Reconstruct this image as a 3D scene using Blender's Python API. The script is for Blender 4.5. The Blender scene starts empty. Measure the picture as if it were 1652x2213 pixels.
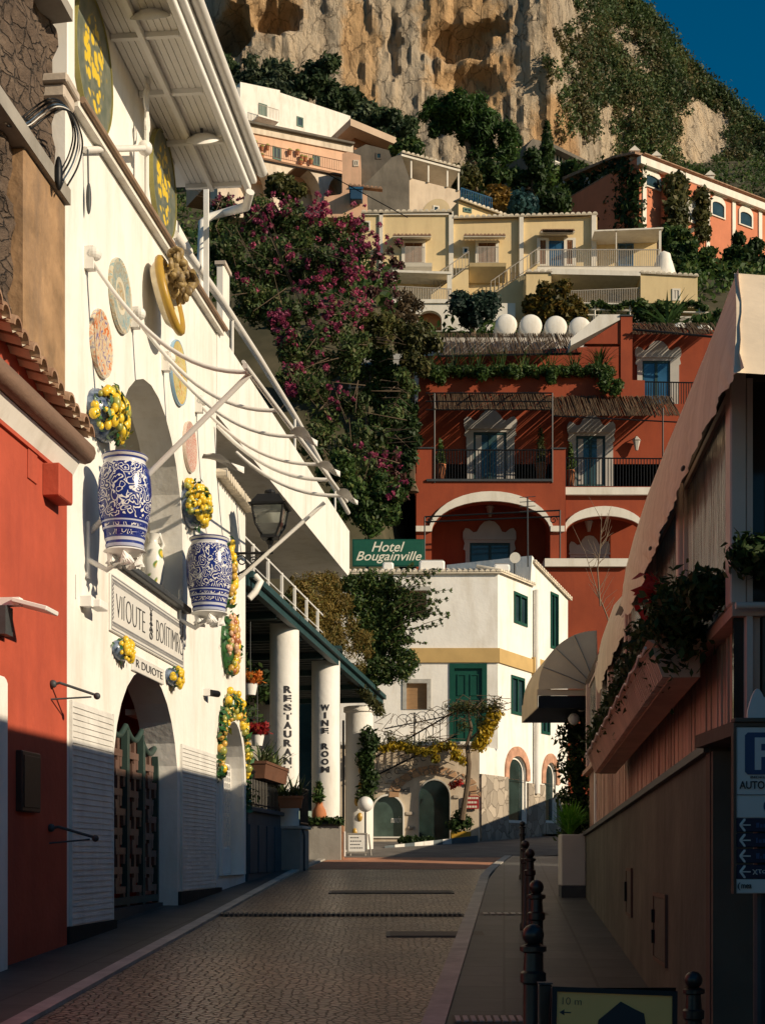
import bpy, math, random
import numpy as np
from mathutils import Vector, Matrix, noise
from mathutils.geometry import tessellate_polygon
C = bpy.context; SC = C.scene; COL = SC.collection
R = math.radians
random.seed(7)
# ------------------------------------------------------------------ camera, sky, sun, exposure
EYE, FO, CX, HY = 1.6, 3000.0, 826.0, 1850.0        # eye height; focal length, centre and horizon in photo pixels
cam = bpy.data.objects.new('camera', bpy.data.cameras.new('camera')); COL.objects.link(cam)
cam.location = (0, 0, EYE); cam.rotation_euler = (R(90), 0, 0)
cam.data.sensor_fit = 'VERTICAL'; cam.data.sensor_height = 36; cam.data.lens = FO/2213*36
cam.data.shift_y = (HY-1106.5)/2213; cam.data.clip_start = .1; cam.data.clip_end = 3000
SC.camera = cam
EL, AZ = 23.0, 118.0                                  # sun elevation, azimuth clockwise from the view direction
S = Vector((math.cos(R(EL))*math.sin(R(AZ)), math.cos(R(EL))*math.cos(R(AZ)), math.sin(R(EL))))
w = bpy.data.worlds.new('World'); SC.world = w; w.use_nodes = True
nt = w.node_tree; bg = nt.nodes['Background']
sky = nt.nodes.new('ShaderNodeTexSky'); sky.sky_type = 'NISHITA'; sky.sun_disc = False
sky.sun_elevation = R(EL); sky.sun_rotation = R(AZ); sky.altitude = 0; sky.air_density = 1.0; sky.dust_density = .3; sky.ozone_density = 2.5
hs = nt.nodes.new('ShaderNodeHueSaturation'); hs.inputs['Hue'].default_value = .488; hs.inputs['Saturation'].default_value = 1.5; hs.inputs['Value'].default_value = 1.1
nt.links.new(sky.outputs[0], hs.inputs['Color']); nt.links.new(hs.outputs[0], bg.inputs[0]); bg.inputs[1].default_value = .05
sun = bpy.data.objects.new('sun', bpy.data.lights.new('sun', 'SUN')); COL.objects.link(sun)
sun.data.energy = 4.6; sun.data.angle = R(.5); sun.data.color = (1, .83, .6)
sun.rotation_euler = (-S).to_track_quat('-Z', 'Y').to_euler()
SC.view_settings.view_transform = 'Standard'; SC.view_settings.look = 'None'; SC.view_settings.exposure = .2; SC.view_settings.gamma = 1
# ------------------------------------------------------------------ helpers
def P(px, py, Y): return ((px-CX)/FO*Y, Y, EYE+(HY-py)/FO*Y)
class Fr:                                             # a vertical facade plane: x along it, y into it, z up
    def __init__(s, ox, oy, ang):
        s.ox, s.oy, s.c, s.s = ox, oy, math.cos(ang), math.sin(ang)
        s.M = Matrix.Translation((ox, oy, 0)) @ Matrix.Rotation(ang, 4, 'Z')
    def at(s, px, py, v=0):                           # where a photo pixel meets the plane v metres into the wall
        rx, rz = (px-CX)/FO, (HY-py)/FO
        t = (v-s.ox*s.s+s.oy*s.c)/(s.c-rx*s.s)
        return ((rx*t-s.ox)*s.c+(t-s.oy)*s.s, EYE+rz*t)
    def w(s, u, v, z): return s.M @ Vector((u, v, z))
W0 = Fr(0, 0, 0)
def FY(Y): return Fr(0, Y, 0)
class MB:
    def __init__(s): s.v, s.f = [], []
    def add(s, vs, fs):
        n = len(s.v); s.v += [tuple(q) for q in vs]; s.f += [tuple(i+n for i in q) for q in fs]; return s
    def box(s, x0, x1, y0, y1, z0, z1):
        return s.add([(x0,y0,z0),(x1,y0,z0),(x1,y1,z0),(x0,y1,z0),(x0,y0,z1),(x1,y0,z1),(x1,y1,z1),(x0,y1,z1)],
                     [(0,3,2,1),(4,5,6,7),(0,1,5,4),(1,2,6,5),(2,3,7,6),(3,0,4,7)])
    def bbox(s, x0, x1, y0, y1, z0, z1, b=.02):       # box with bevelled upright and horizontal front edges
        o = [(x0+b,z0),(x1-b,z0),(x1,z0+b),(x1,z1-b),(x1-b,z1),(x0+b,z1),(x0,z1-b),(x0,z0+b)]
        i = [(x0+2*b,z0+b),(x1-2*b,z0+b),(x1-b,z0+2*b),(x1-b,z1-2*b),(x1-2*b,z1-b),(x0+2*b,z1-b),(x0+b,z1-2*b),(x0+b,z0+2*b)]
        vs = [(x,y0,z) for x,z in i]+[(x,y0+b,z) for x,z in o]+[(x,y1,z) for x,z in o]
        fs = [tuple(range(8)), tuple(range(23,15,-1))]
        for k in range(8):
            j = (k+1) % 8; fs += [(k,k+8,j+8,j),(k+8,k+16,j+16,j+8)]
        return s.add(vs, fs)
    def hexa(s, p): return s.add(p, [(0,3,2,1),(4,5,6,7),(0,1,5,4),(1,2,6,5),(2,3,7,6),(3,0,4,7)])
    def holed(s, out, holes, y0, y1):                 # upright slab from an (x, z) outline with openings
        loops = [out]+list(holes)
        tri = tessellate_polygon([[Vector((a,b,0)) for a,b in l] for l in loops])
        fl = [p for l in loops for p in l]; n = len(fl)
        vs = [(a,y0,b) for a,b in fl]+[(a,y1,b) for a,b in fl]; fs = []
        for t in tri:
            a, b, c = t
            cr = (fl[b][0]-fl[a][0])*(fl[c][1]-fl[a][1])-(fl[b][1]-fl[a][1])*(fl[c][0]-fl[a][0])
            if cr < 0: b, c = c, b
            fs += [(a,b,c),(c+n,b+n,a+n)]
        k = 0
        for l in loops:
            m = len(l); ar = sum(l[i][0]*l[(i+1)%m][1]-l[(i+1)%m][0]*l[i][1] for i in range(m))
            fwd = (ar > 0) == (l is out)
            for i in range(m):
                j = (i+1) % m
                fs.append((k+i,k+i+n,k+j+n,k+j) if fwd else (k+j,k+j+n,k+i+n,k+i))
            k += m
        return s.add(vs, fs)
    def prism(s, out, y0, y1): return s.holed(out, [], y0, y1)
    def prismx(s, prof, x0, x1):                      # (y, z) profile swept along x
        n = len(prof)
        vs = [(x0,a,b) for a,b in prof]+[(x1,a,b) for a,b in prof]
        return s.add(vs, [tuple(range(n)), tuple(range(2*n-1,n-1,-1))]+[(i,i+n,(i+1)%n+n,(i+1)%n) for i in range(n)])
    def prismz(s, out, z0, z1):                       # (x, y) outline raised from z0 to z1
        n = len(out)
        vs = [(a,b,z0) for a,b in out]+[(a,b,z1) for a,b in out]
        return s.add(vs, [tuple(range(n-1,-1,-1)), tuple(range(n,2*n))]+[(i,(i+1)%n,(i+1)%n+n,i+n) for i in range(n)])
    def tube(s, pts, r, n=8):
        pts = [Vector(p) for p in pts]; m = len(pts); vs, fs = [], []; up = None
        for i, p in enumerate(pts):
            t = (pts[min(i+1,m-1)]-pts[max(i-1,0)]); t = t.normalized() if t.length > 1e-9 else Vector((0,0,1))
            if up is None: up = Vector((0,0,1)) if abs(t.z) < .9 else Vector((1,0,0))
            a = t.cross(up).normalized(); b = a.cross(t).normalized(); up = b
            rr = r[i] if isinstance(r, (list,tuple)) else r
            vs += [p+a*(rr*math.cos(q*2*math.pi/n))+b*(rr*math.sin(q*2*math.pi/n)) for q in range(n)]
        for i in range(m-1):
            fs += [(i*n+q, i*n+(q+1)%n, (i+1)*n+(q+1)%n, (i+1)*n+q) for q in range(n)]
        fs += [tuple(range(n-1,-1,-1)), tuple(range((m-1)*n, m*n))]
        return s.add(vs, fs)
    def lathe(s, prof, c=(0,0,0), n=24, a0=0, a1=2*math.pi):
        full = abs(a1-a0-2*math.pi) < 1e-6; k = n if full else n+1; vs, fs = [], []
        for r, z in prof: vs += [(c[0]+r*math.cos(a0+(a1-a0)*q/n), c[1]+r*math.sin(a0+(a1-a0)*q/n), c[2]+z) for q in range(k)]
        for i in range(len(prof)-1):
            for q in range(n if full else k-1): fs.append((i*k+q, i*k+(q+1)%k, (i+1)*k+(q+1)%k, (i+1)*k+q))
        if full: fs += [tuple(range(k-1,-1,-1)), tuple(range((len(prof)-1)*k, len(prof)*k))]
        return s.add(vs, fs)
    def ball(s, c, r, n=12, m=8):
        rx, ry, rz = r if isinstance(r, tuple) else (r,r,r)
        vs = [(c[0]+rx*math.sin(math.pi*(i+.02)/(m+.04))*math.cos(2*math.pi*q/n), c[1]+ry*math.sin(math.pi*(i+.02)/(m+.04))*math.sin(2*math.pi*q/n), c[2]-rz*math.cos(math.pi*(i+.02)/(m+.04))) for i in range(m+1) for q in range(n)]
        fs = [(i*n+q, i*n+(q+1)%n, (i+1)*n+(q+1)%n, (i+1)*n+q) for i in range(m) for q in range(n)]
        return s.add(vs, fs+[tuple(range(n-1,-1,-1)), tuple(range(m*n,(m+1)*n))])
    def grid(s, rows):
        a, b = len(rows), len(rows[0])
        return s.add([p for r in rows for p in r], [(i*b+j, i*b+j+1, (i+1)*b+j+1, (i+1)*b+j) for i in range(a-1) for j in range(b-1)])
    def xf(s, m): s.v = [tuple(m @ Vector(p)) for p in s.v]; return s
def arch(u0, u1, zb, zs, zc, n=14):                   # opening outline: sill zb, spring zs, crown zc
    c, r = (u0+u1)/2, (u1-u0)/2
    return [(u0,zb),(u1,zb)]+[(c+r*math.cos(math.pi*i/n), zs+(zc-zs)*math.sin(math.pi*i/n)) for i in range(n+1)]
def rect(u0, u1, z0, z1): return [(u0,z0),(u1,z0),(u1,z1),(u0,z1)]
BASE = {}
def tag(o, label=None, cat=None, group=None, kind=None):
    for k, x in (('label',label),('category',cat),('group',group),('kind',kind)):
        if x: o[k] = x
    return o
def thing(name, label, cat, fr=W0, base=(0,0,0), group=None):
    o = bpy.data.objects.new(name, None); COL.objects.link(o); o.empty_display_size = .2
    o.matrix_world = fr.M @ Matrix.Translation(base); BASE[o] = Vector(base)
    return tag(o, label, cat, group)
def mkmesh(name, v, f, mat, smooth):
    me = bpy.data.meshes.new(name); me.from_pydata(v, [], f)
    if mat: me.materials.append(mat)
    if smooth: me.shade_smooth() if smooth is True else me.set_sharp_from_angle(angle=R(smooth))
    if smooth and smooth is not True:
        for p in me.polygons: p.use_smooth = True
        me.set_sharp_from_angle(angle=R(smooth))
    return me
def obj(name, mb, mat, parent, smooth=False, label=None):   # a part, given in its thing's facade coordinates
    b = BASE[parent]; me = mkmesh(name, [(x-b.x,y-b.y,z-b.z) for x,y,z in mb.v], mb.f, mat, smooth)
    o = bpy.data.objects.new(name, me); COL.objects.link(o); o.parent = parent; BASE[o] = b
    if label: o['label'] = label
    return o
def solo(name, mb, mat, label, cat, fr=W0, group=None, kind=None, smooth=False, base=None):
    a = np.array(mb.v)
    if base is None: base = ((a[:,0].min()+a[:,0].max())/2, (a[:,1].min()+a[:,1].max())/2, a[:,2].min())
    b = Vector(base); me = mkmesh(name, [(x-b.x,y-b.y,z-b.z) for x,y,z in mb.v], mb.f, mat, smooth)
    o = bpy.data.objects.new(name, me); COL.objects.link(o); o.matrix_world = fr.M @ Matrix.Translation(b); BASE[o] = b
    return tag(o, label, cat, group, kind)
def kids(o): return [c for c in bpy.data.objects if c.parent is o]
def dup(root, loc, label=None, rz=None, scale=None):
    r = root.copy(); COL.objects.link(r); r.location = loc; BASE[r] = BASE[root]
    if rz is not None: r.rotation_euler = (0,0,rz)
    if scale: r.scale = scale
    if label: r['label'] = label
    for ch in kids(root):
        c = ch.copy(); COL.objects.link(c); c.parent = r; BASE[c] = BASE[root]
        for g in kids(ch):
            d = g.copy(); COL.objects.link(d); d.parent = c
    return r
def mtext(s, h, shear=0, off=.0, ext=.004, space=1.0, line=1.0, align='CENTER', sx=1):
    cu = bpy.data.curves.new('lettering', 'FONT'); cu.body = s; cu.size = h*1.4; cu.shear = shear; cu.offset = off; cu.extrude = ext
    cu.space_character = space; cu.space_line = line; cu.align_x = align; cu.align_y = 'CENTER'; cu.resolution_u = 4
    o = bpy.data.objects.new('lettering', cu); COL.objects.link(o)
    me = bpy.data.meshes.new_from_object(o.evaluated_get(C.evaluated_depsgraph_get()))
    v = [(p.co.x*sx, p.co.y, p.co.z) for p in me.vertices]; f = [tuple(q.vertices) for q in me.polygons]
    bpy.data.objects.remove(o); bpy.data.curves.remove(cu); bpy.data.meshes.remove(me)
    return v, f
def letters(parent, s, u, v, z, h, mat, **k):         # upright lettering facing out of the wall
    vs, fs = mtext(s, h, **k); mb = MB(); mb.add([(u+a, v-c, z+b) for a,b,c in vs], fs)
    return obj('lettering', mb, mat, parent)
# ------------------------------------------------------------------ materials
def nodes(name):
    m = bpy.data.materials.new(name); m.use_nodes = True; t = m.node_tree
    return m, t, t.nodes['Principled BSDF'], (lambda k, **a: mk(t, k, **a)), t.links.new
def mk(t, k, **a):
    n = t.nodes.new('ShaderNode'+k)
    for x, y in a.items():
        if x in n.inputs: n.inputs[x].default_value = y
        else: setattr(n, x, y)
    return n
def rgb(c): return (c[0], c[1], c[2], 1)
def ramp(N, stops):
    r = N('ValToRGB'); e = r.color_ramp.elements
    while len(e) < len(stops): e.new(.5)
    for i, (p, c) in enumerate(stops): e[i].position = p; e[i].color = rgb(c)
    return r
def mat(name, col, rough=.8, var=.12, scale=2.0, bump=.15, bscale=30, metal=0, spec=.3, col2=None, stretch=None, stain=None, coat=0):
    m, t, b, N, L = nodes(name)
    tc = N('TexCoord'); src = tc.outputs['Object']
    if stretch:
        mp = N('Mapping'); mp.inputs['Scale'].default_value = stretch; L(src, mp.inputs[0]); src2 = mp.outputs[0]
    else: src2 = src
    nz = N('TexNoise', Scale=scale, Detail=6, Roughness=.6); L(src2, nz.inputs['Vector'])
    c0 = tuple(x*(1-var) for x in col); c1 = col2 or tuple(min(1, x*(1+var)) for x in col)
    rp = ramp(N, [(.3, c0), (.7, c1)]); L(nz.outputs[0], rp.inputs[0]); out = rp.outputs[0]
    if stain:                                          # weather streaks and blotches with a shape of their own
        mp = N('Mapping'); mp.inputs['Scale'].default_value = (1.6, 1.6, .35); L(src, mp.inputs[0])
        n2 = N('TexNoise', Scale=1.3, Detail=8, Roughness=.7); L(mp.outputs[0], n2.inputs['Vector'])
        r2 = ramp(N, [(.47, (0,0,0)), (.80, (1,1,1))]); L(n2.outputs[0], r2.inputs[0])
        mx = N('MixRGB'); L(r2.outputs[0], mx.inputs[0]); L(out, mx.inputs[1]); mx.inputs[2].default_value = rgb(stain); out = mx.outputs[0]
    L(out, b.inputs['Base Color'])
    b.inputs['Roughness'].default_value = rough; b.inputs['Metallic'].default_value = metal; b.inputs['Specular IOR Level'].default_value = spec; b.inputs['Coat Weight'].default_value = coat
    if bump:
        n3 = N('TexNoise', Scale=bscale, Detail=5); L(src, n3.inputs['Vector'])
        bp = N('Bump', Strength=bump, Distance=.02); L(n3.outputs[0], bp.inputs['Height']); L(bp.outputs[0], b.inputs['Normal'])
    return m
def leafmat(name, a, b_, c_=None, rough=.55, trans=.3, patch=.5):  # each leaf takes its own tint
    m, t, b, N, L = nodes(name)
    g = N('NewGeometry'); st = [(0, a), (.75, b_)]+([(1, c_)] if c_ else [])
    rp = ramp(N, st); L(g.outputs['Random Per Island'], rp.inputs[0])
    nz = N('TexNoise', Scale=patch, Detail=4); L(g.outputs['Position'], nz.inputs['Vector']); rv = ramp(N, [(.32,(.62,.66,.7)),(.68,(1.5,1.42,1.25))]); L(nz.outputs[0], rv.inputs[0])
    mu = N('MixRGB', blend_type='MULTIPLY'); mu.inputs[0].default_value = 1; L(rp.outputs[0], mu.inputs[1]); L(rv.outputs[0], mu.inputs[2]); rp = mu; L(rp.outputs[0], b.inputs['Base Color'])
    b.inputs['Roughness'].default_value = rough; b.inputs['Specular IOR Level'].default_value = .25
    tr = N('BsdfTranslucent'); L(rp.outputs[0], tr.inputs[0]); mx = N('MixShader'); mx.inputs[0].default_value = trans
    L(b.outputs[0], mx.inputs[1]); L(tr.outputs[0], mx.inputs[2]); L(mx.outputs[0], t.nodes['Material Output'].inputs[0])
    return m
def leaves(clumps, n, size, seed=1, asp=.5, out=.55, shell=.65, fold=0):
    rg = np.random.default_rng(seed); c = np.array([q[:3] for q in clumps], float); r = np.array([q[3:6] if len(q) > 5 else (q[3],)*3 for q in clumps], float)
    wt = (r.prod(1))**(2/3); k = rg.choice(len(c), n, p=wt/wt.sum())
    d = rg.normal(size=(n,3)); d /= np.linalg.norm(d, axis=1)[:,None]
    rad = shell+(1-shell)*rg.random(n)**.7; rad *= 1+.18*rg.normal(size=n)
    sub = rg.random(n) < .25; rad[sub] *= rg.random(sub.sum())
    p = c[k]+d*r[k]*rad[:,None]
    nm = d*out+rg.normal(size=(n,3))*(1-out); nm /= np.linalg.norm(nm, axis=1)[:,None]+1e-9
    a = np.cross(nm, rg.normal(size=(n,3))); a /= np.linalg.norm(a, axis=1)[:,None]+1e-9; b = np.cross(nm, a)
    s = size*(.6+.8*rg.random(n))[:,None]
    v = np.stack([p-a*s, p-b*s*asp+nm*s*.15, p+a*s, p+b*s*asp+nm*s*.15], 1).reshape(-1,3)
    return v
def lobj(name, v, mat_, parent=None, label=None, cat=None, group=None, kind=None, nv=4):
    """leaf faces (nv corners each) as one mesh; a part when parent is given, else a top-level thing"""
    if parent is not None: b = np.array(BASE[parent])
    else: b = np.array([(v[:,0].min()+v[:,0].max())/2, (v[:,1].min()+v[:,1].max())/2, v[:,2].min()])
    v = (v-b).astype(np.float32); nf = len(v)//nv
    me = bpy.data.meshes.new(name); me.vertices.add(len(v)); me.vertices.foreach_set('co', v.ravel())
    me.loops.add(len(v)); me.loops.foreach_set('vertex_index', np.arange(len(v), dtype=np.int32))
    me.polygons.add(nf); me.polygons.foreach_set('loop_start', np.arange(0, len(v), nv, dtype=np.int32)); me.polygons.foreach_set('loop_total', np.full(nf, nv, dtype=np.int32))
    me.update(); me.materials.append(mat_)
    o = bpy.data.objects.new(name, me); COL.objects.link(o)
    if parent is not None: o.parent = parent; BASE[o] = BASE[parent]
    else: o.location = b; BASE[o] = Vector(b)
    return tag(o, label, cat, group, kind)
def cl(px, py, Y, r, ry=None, rd=None):               # a leaf clump centred on a photo pixel at depth Y, radii in pixels
    x, y, z = P(px, py, Y); k = Y/FO
    return (x, y, z, r*k, (rd or r)*k, (ry or r)*k)
def blades(c, n, ln, wd, seed=1, droop=.5, up=.5, spread=1.0, seg=3):   # sword leaves from a point
    rg = random.Random(seed); V = []
    for _ in range(n):
        a = rg.uniform(0, 2*math.pi); e = up+rg.uniform(-.35,.45); l = ln*rg.uniform(.6,1.1); p = Vector(c)+Vector((math.cos(a),math.sin(a),0))*.02
        h = Vector((math.cos(a)*spread, math.sin(a)*spread, 0)); sd = Vector((-math.sin(a), math.cos(a), 0)); pts = []
        for i in range(seg+1):
            t = i/seg; pts.append((p.copy(), wd*(1-t)**.6*(.5+min(1,t*3))*.6+.001)); p = p+(h*math.cos(e)+Vector((0,0,math.sin(e))))*(l/seg); e -= droop*rg.uniform(.4,1.2)/seg
        for i in range(seg):
            (p0,w0),(p1,w1) = pts[i], pts[i+1]; V += [p0-sd*w0, p0+sd*w0, p1+sd*w1, p1-sd*w1]
    return np.array([tuple(q) for q in V])
# materials used in several places
WHITE = mat('white_plaster', (.80,.78,.74), .75, .06, 1.2, .32, 9, stain=(.60,.55,.47))
WHITE2 = mat('white_paint', (.78,.77,.74), .5, .04, 3, .05, 40)
FARW = mat('far_white', (.78,.75,.69), .8, .06, .6, .1, 6, stain=(.55,.5,.42))
RED = mat('red_plaster', (.42,.078,.042), .8, .16, 1.3, .25, 16, stain=(.30,.055,.035))
HRED = mat('hotel_red', (.285,.055,.021), .8, .14, .7, .15, 8, stain=(.22,.04,.018))
BLACK = mat('black_iron', (.012,.013,.015), .45, .2, 5, .05, 40, metal=.3)
DGREY = mat('dark_metal', (.05,.055,.06), .5, .2, 5, .05, 40)
PIPE = mat('white_pipe', (.72,.70,.66), .4, .05, 3, .03, 30)
BROWNP = mat('brown_pipe', (.28,.19,.13), .6, .2, 4, .1, 30)
GLASS = mat('dark_glass', (.02,.045,.055), .08, .3, 1.5, 0, spec=.6)
GREYP = mat('grey_plaster', (.30,.28,.25), .85, .2, 1.5, .2, 18, stain=(.2,.18,.15))
GREENP = mat('green_paint', (.006,.058,.040), .4, .15, 3, .05, 40)
TEALB = mat('teal_metal', (.02,.055,.06), .5, .2, 4, .08, 30)
TILE = mat('roof_tile', (.30,.15,.09), .85, .35, 4, .3, 18, col2=(.45,.30,.2))
PALET = mat('pale_tile', (.62,.55,.44), .85, .25, 3, .3, 12)
TERRA = mat('terracotta', (.42,.16,.07), .8, .15, 5, .1, 30)
LEMON = mat('lemon_glaze', (.72,.45,.02), .25, .15, 8, .1, 60, spec=.5, col2=(.8,.58,.05))
LEAFG = mat('leaf_glaze', (.03,.10,.03), .3, .4, 14, .1, 50, spec=.5)
BARK = mat('bark', (.12,.085,.055), .9, .3, 6, .4, 30, stretch=(1,1,.2))
INK = mat('dark_ink', (.03,.03,.035), .6, .1, 4, 0)
CREAM = mat('cream_letter', (.75,.72,.6), .6, .05, 4, 0)
L_DK = leafmat('leaf_dark', (.013,.030,.011), (.036,.072,.020), (.065,.10,.03))
L_MD = leafmat('leaf_mid', (.022,.050,.015), (.058,.11,.026), (.11,.13,.04))
L_OL = leafmat('leaf_olive', (.035,.045,.015), (.08,.085,.028), (.12,.10,.04))
L_GO = leafmat('leaf_gold', (.12,.07,.016), (.24,.14,.028), (.34,.23,.05))
L_YE = leafmat('leaf_yellow', (.24,.17,.015), (.50,.35,.025), (.16,.18,.035))
L_PK = leafmat('bract_pink', (.20,.025,.075), (.34,.06,.14), (.46,.15,.24), trans=.35)
L_RD = leafmat('petal_red', (.25,.012,.02), (.4,.03,.03), (.45,.1,.04))
# ------------------------------------------------------------------ ground, road and pavements (5 % uphill)
def gz(Y): return .05*Y
def sheet(name, outline, lift, m, nsub=40):            # a strip on the slope; outline = (left x, right x) at stations Y
    mb = MB(); mb.grid([[(a+(b-a)*i/8, Y, gz(Y)+lift) for i in range(9)] for Y, a, b in outline])
    return solo(name, mb, m, None, None, kind='structure', base=(0,0,0))
def lerp(a, b, t): return a+(b-a)*t
def lcurb(Y): return -2.42+.047*(Y-9.36)+(.02*(Y-26)**1.35 if Y > 26 else 0)
def rcurb(Y): return .262+.096*(Y-9.36)+(.03*(Y-25)**1.3 if Y > 25 else 0)
gm = mat('ground_stone', (.10,.095,.085), .9, .25, 1, .3, 10)
mb = MB(); mb.grid([[(x, y, gz(y)-.16) for x in (-70,-30,-10,0,10,30,70)] for y in (-40,-10,10,30,50,75)])
solo('ground', mb, gm, None, None, kind='structure', base=(0,0,0))
def cobble():
    m, t, b, N, L = nodes('cobbles'); tc = N('TexCoord')
    # rows of setts that bow across the road
    sx = N('SeparateXYZ'); L(tc.outputs['Object'], sx.inputs[0])
    mm = N('Math', operation='MULTIPLY'); L(sx.outputs[0], mm.inputs[0]); mm.inputs[1].default_value = 1.9
    si = N('Math', operation='SINE'); L(mm.outputs[0], si.inputs[0])
    m2 = N('Math', operation='MULTIPLY_ADD'); L(si.outputs[0], m2.inputs[0]); m2.inputs[1].default_value = .35; L(sx.outputs[1], m2.inputs[2])
    cb = N('CombineXYZ'); L(sx.outputs[0], cb.inputs[0]); L(m2.outputs[0], cb.inputs[1])
    mp = N('Mapping'); mp.inputs['Scale'].default_value = (13.5,12.0,0); L(cb.outputs[0], mp.inputs[0])
    nd = N('TexNoise', Scale=1.1, Detail=2); L(mp.outputs[0], nd.inputs['Vector'])
    ad = N('MixRGB', blend_type='ADD'); ad.inputs[0].default_value = .7; L(mp.outputs[0], ad.inputs[1]); L(nd.outputs[1], ad.inputs[2])
    vo = N('TexVoronoi', Scale=1, Randomness=.85, feature='DISTANCE_TO_EDGE', voronoi_dimensions='2D'); L(ad.outputs[0], vo.inputs['Vector'])
    vc = N('TexVoronoi', Scale=1, Randomness=.85, voronoi_dimensions='2D'); L(ad.outputs[0], vc.inputs['Vector'])
    s2 = N('SeparateXYZ'); L(vc.outputs['Color'], s2.inputs[0])
    rp = ramp(N, [(0, (.21,.15,.105)), (.5, (.29,.215,.155)), (1, (.38,.29,.21))]); L(s2.outputs[0], rp.inputs[0])
    nz = N('TexNoise', Scale=.55, Detail=6); L(tc.outputs['Object'], nz.inputs['Vector'])
    r3 = ramp(N, [(.35, (.62,.62,.64)), (.5,(.95,.93,.9)), (.68, (1.25,1.16,1.05))]); L(nz.outputs[0], r3.inputs[0])
    mu = N('MixRGB', blend_type='MULTIPLY'); mu.inputs[0].default_value = 1; L(rp.outputs[0], mu.inputs[1]); L(r3.outputs[0], mu.inputs[2])
    gp = ramp(N, [(.0, (0,0,0)), (.13, (1,1,1))]); L(vo.outputs['Distance'], gp.inputs[0])
    mx = N('MixRGB'); L(gp.outputs[0], mx.inputs[0]); mx.inputs[1].default_value = (.03,.022,.018,1); L(mu.outputs[0], mx.inputs[2]); L(mx.outputs[0], b.inputs['Base Color'])
    bp = N('Bump', Strength=.9, Distance=.03); L(gp.outputs[0], bp.inputs['Height']); L(bp.outputs[0], b.inputs['Normal'])
    b.inputs['Roughness'].default_value = .36; b.inputs['Specular IOR Level'].default_value = .6
    return m
COB = cobble()
ys = [-6,0,4,8,12,16,20,24,26,28,30,32,34,36,38,40,42,45,48,52]
sheet('road', [(y, lcurb(y)+.0, rcurb(y)) for y in ys], -.02, COB)
cw = mat('red_asphalt', (.42,.20,.12), .8, .2, 3, .3, 60)
sheet('crossing', [(y, lcurb(y)+.05, rcurb(y)-.03) for y in (27.2,28.5,30,31.6)], -.014, cw)
asph = mat('asphalt', (.15,.135,.12), .85, .3, 1.2, .4, 80)
sheet('road_upper', [(y, lcurb(y)-.4 if y > 34 else lcurb(y)+.05, rcurb(y)+(0 if y < 33 else 1.5)) for y in (31.6,33,34,36,38,40,42,45,48,52)], -.012, asph)
kst = mat('kerb_stone', (.47,.44,.39), .8, .2, 3, .3, 25, stain=(.28,.26,.23))
def kerb(name, f, w, y0, y1, m):
    mb = MB(); Y = y0; k = 0
    while Y < y1:
        L_ = 1.0; a = Y+.006; b = min(Y+L_, y1)
        mb.hexa([(f(a),a,gz(a)-.1),(f(a)+w,a,gz(a)-.1),(f(b)+w,b,gz(b)-.1),(f(b),b,gz(b)-.1),(f(a),a,gz(a)+.012),(f(a)+w,a,gz(a)+.012),(f(b)+w,b,gz(b)+.012),(f(b),b,gz(b)+.012)]); Y += L_
    return solo(name, mb, m, None, None, kind='structure', base=(0,0,0))
kerb('kerb', lambda y: lcurb(y)-.14, .14, -4, 35, kst); kerb('kerb', lambda y: rcurb(y), .16, -4, 32, kst)
def slabs():
    m, t, b, N, L = nodes('pavement_slabs'); tc = N('TexCoord'); mp = N('Mapping'); mp.inputs['Rotation'].default_value = (0,0,R(5)); L(tc.outputs['Object'], mp.inputs[0])
    br = N('TexBrick', Scale=1); br.offset = .0; br.inputs['Brick Width'].default_value = .75; br.inputs['Row Height'].default_value = .62; br.inputs['Mortar Size'].default_value = .012
    br.inputs['Color1'].default_value = (.055,.058,.06,1); br.inputs['Color2'].default_value = (.085,.086,.085,1); br.inputs['Mortar'].default_value = (.025,.025,.025,1); L(mp.outputs[0], br.inputs['Vector'])
    nz = N('TexNoise', Scale=2.5, Detail=8, Roughness=.7); L(tc.outputs['Object'], nz.inputs['Vector']); r = ramp(N, [(.3,(.6,.6,.6)),(.75,(1.3,1.25,1.2))]); L(nz.outputs[0], r.inputs[0])
    mu = N('MixRGB', blend_type='MULTIPLY'); mu.inputs[0].default_value = 1; L(br.outputs[0], mu.inputs[1]); L(r.outputs[0], mu.inputs[2]); L(mu.outputs[0], b.inputs['Base Color'])
    bp = N('Bump', Strength=.4, Distance=.01); L(nz.outputs[0], bp.inputs['Height']); L(bp.outputs[0], b.inputs['Normal']); b.inputs['Roughness'].default_value = .55
    return m
SLB = slabs()
sheet('pavement_left', [(y, -6 if y < 24 else -4, lcurb(y)-.14) for y in ys[:-6]], -.004, SLB)
sheet('pavement_right', [(y, rcurb(y)+.16, 5.5) for y in (-4,0,4,8,12,16,20,24,28,32)], -.002, SLB)
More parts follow.
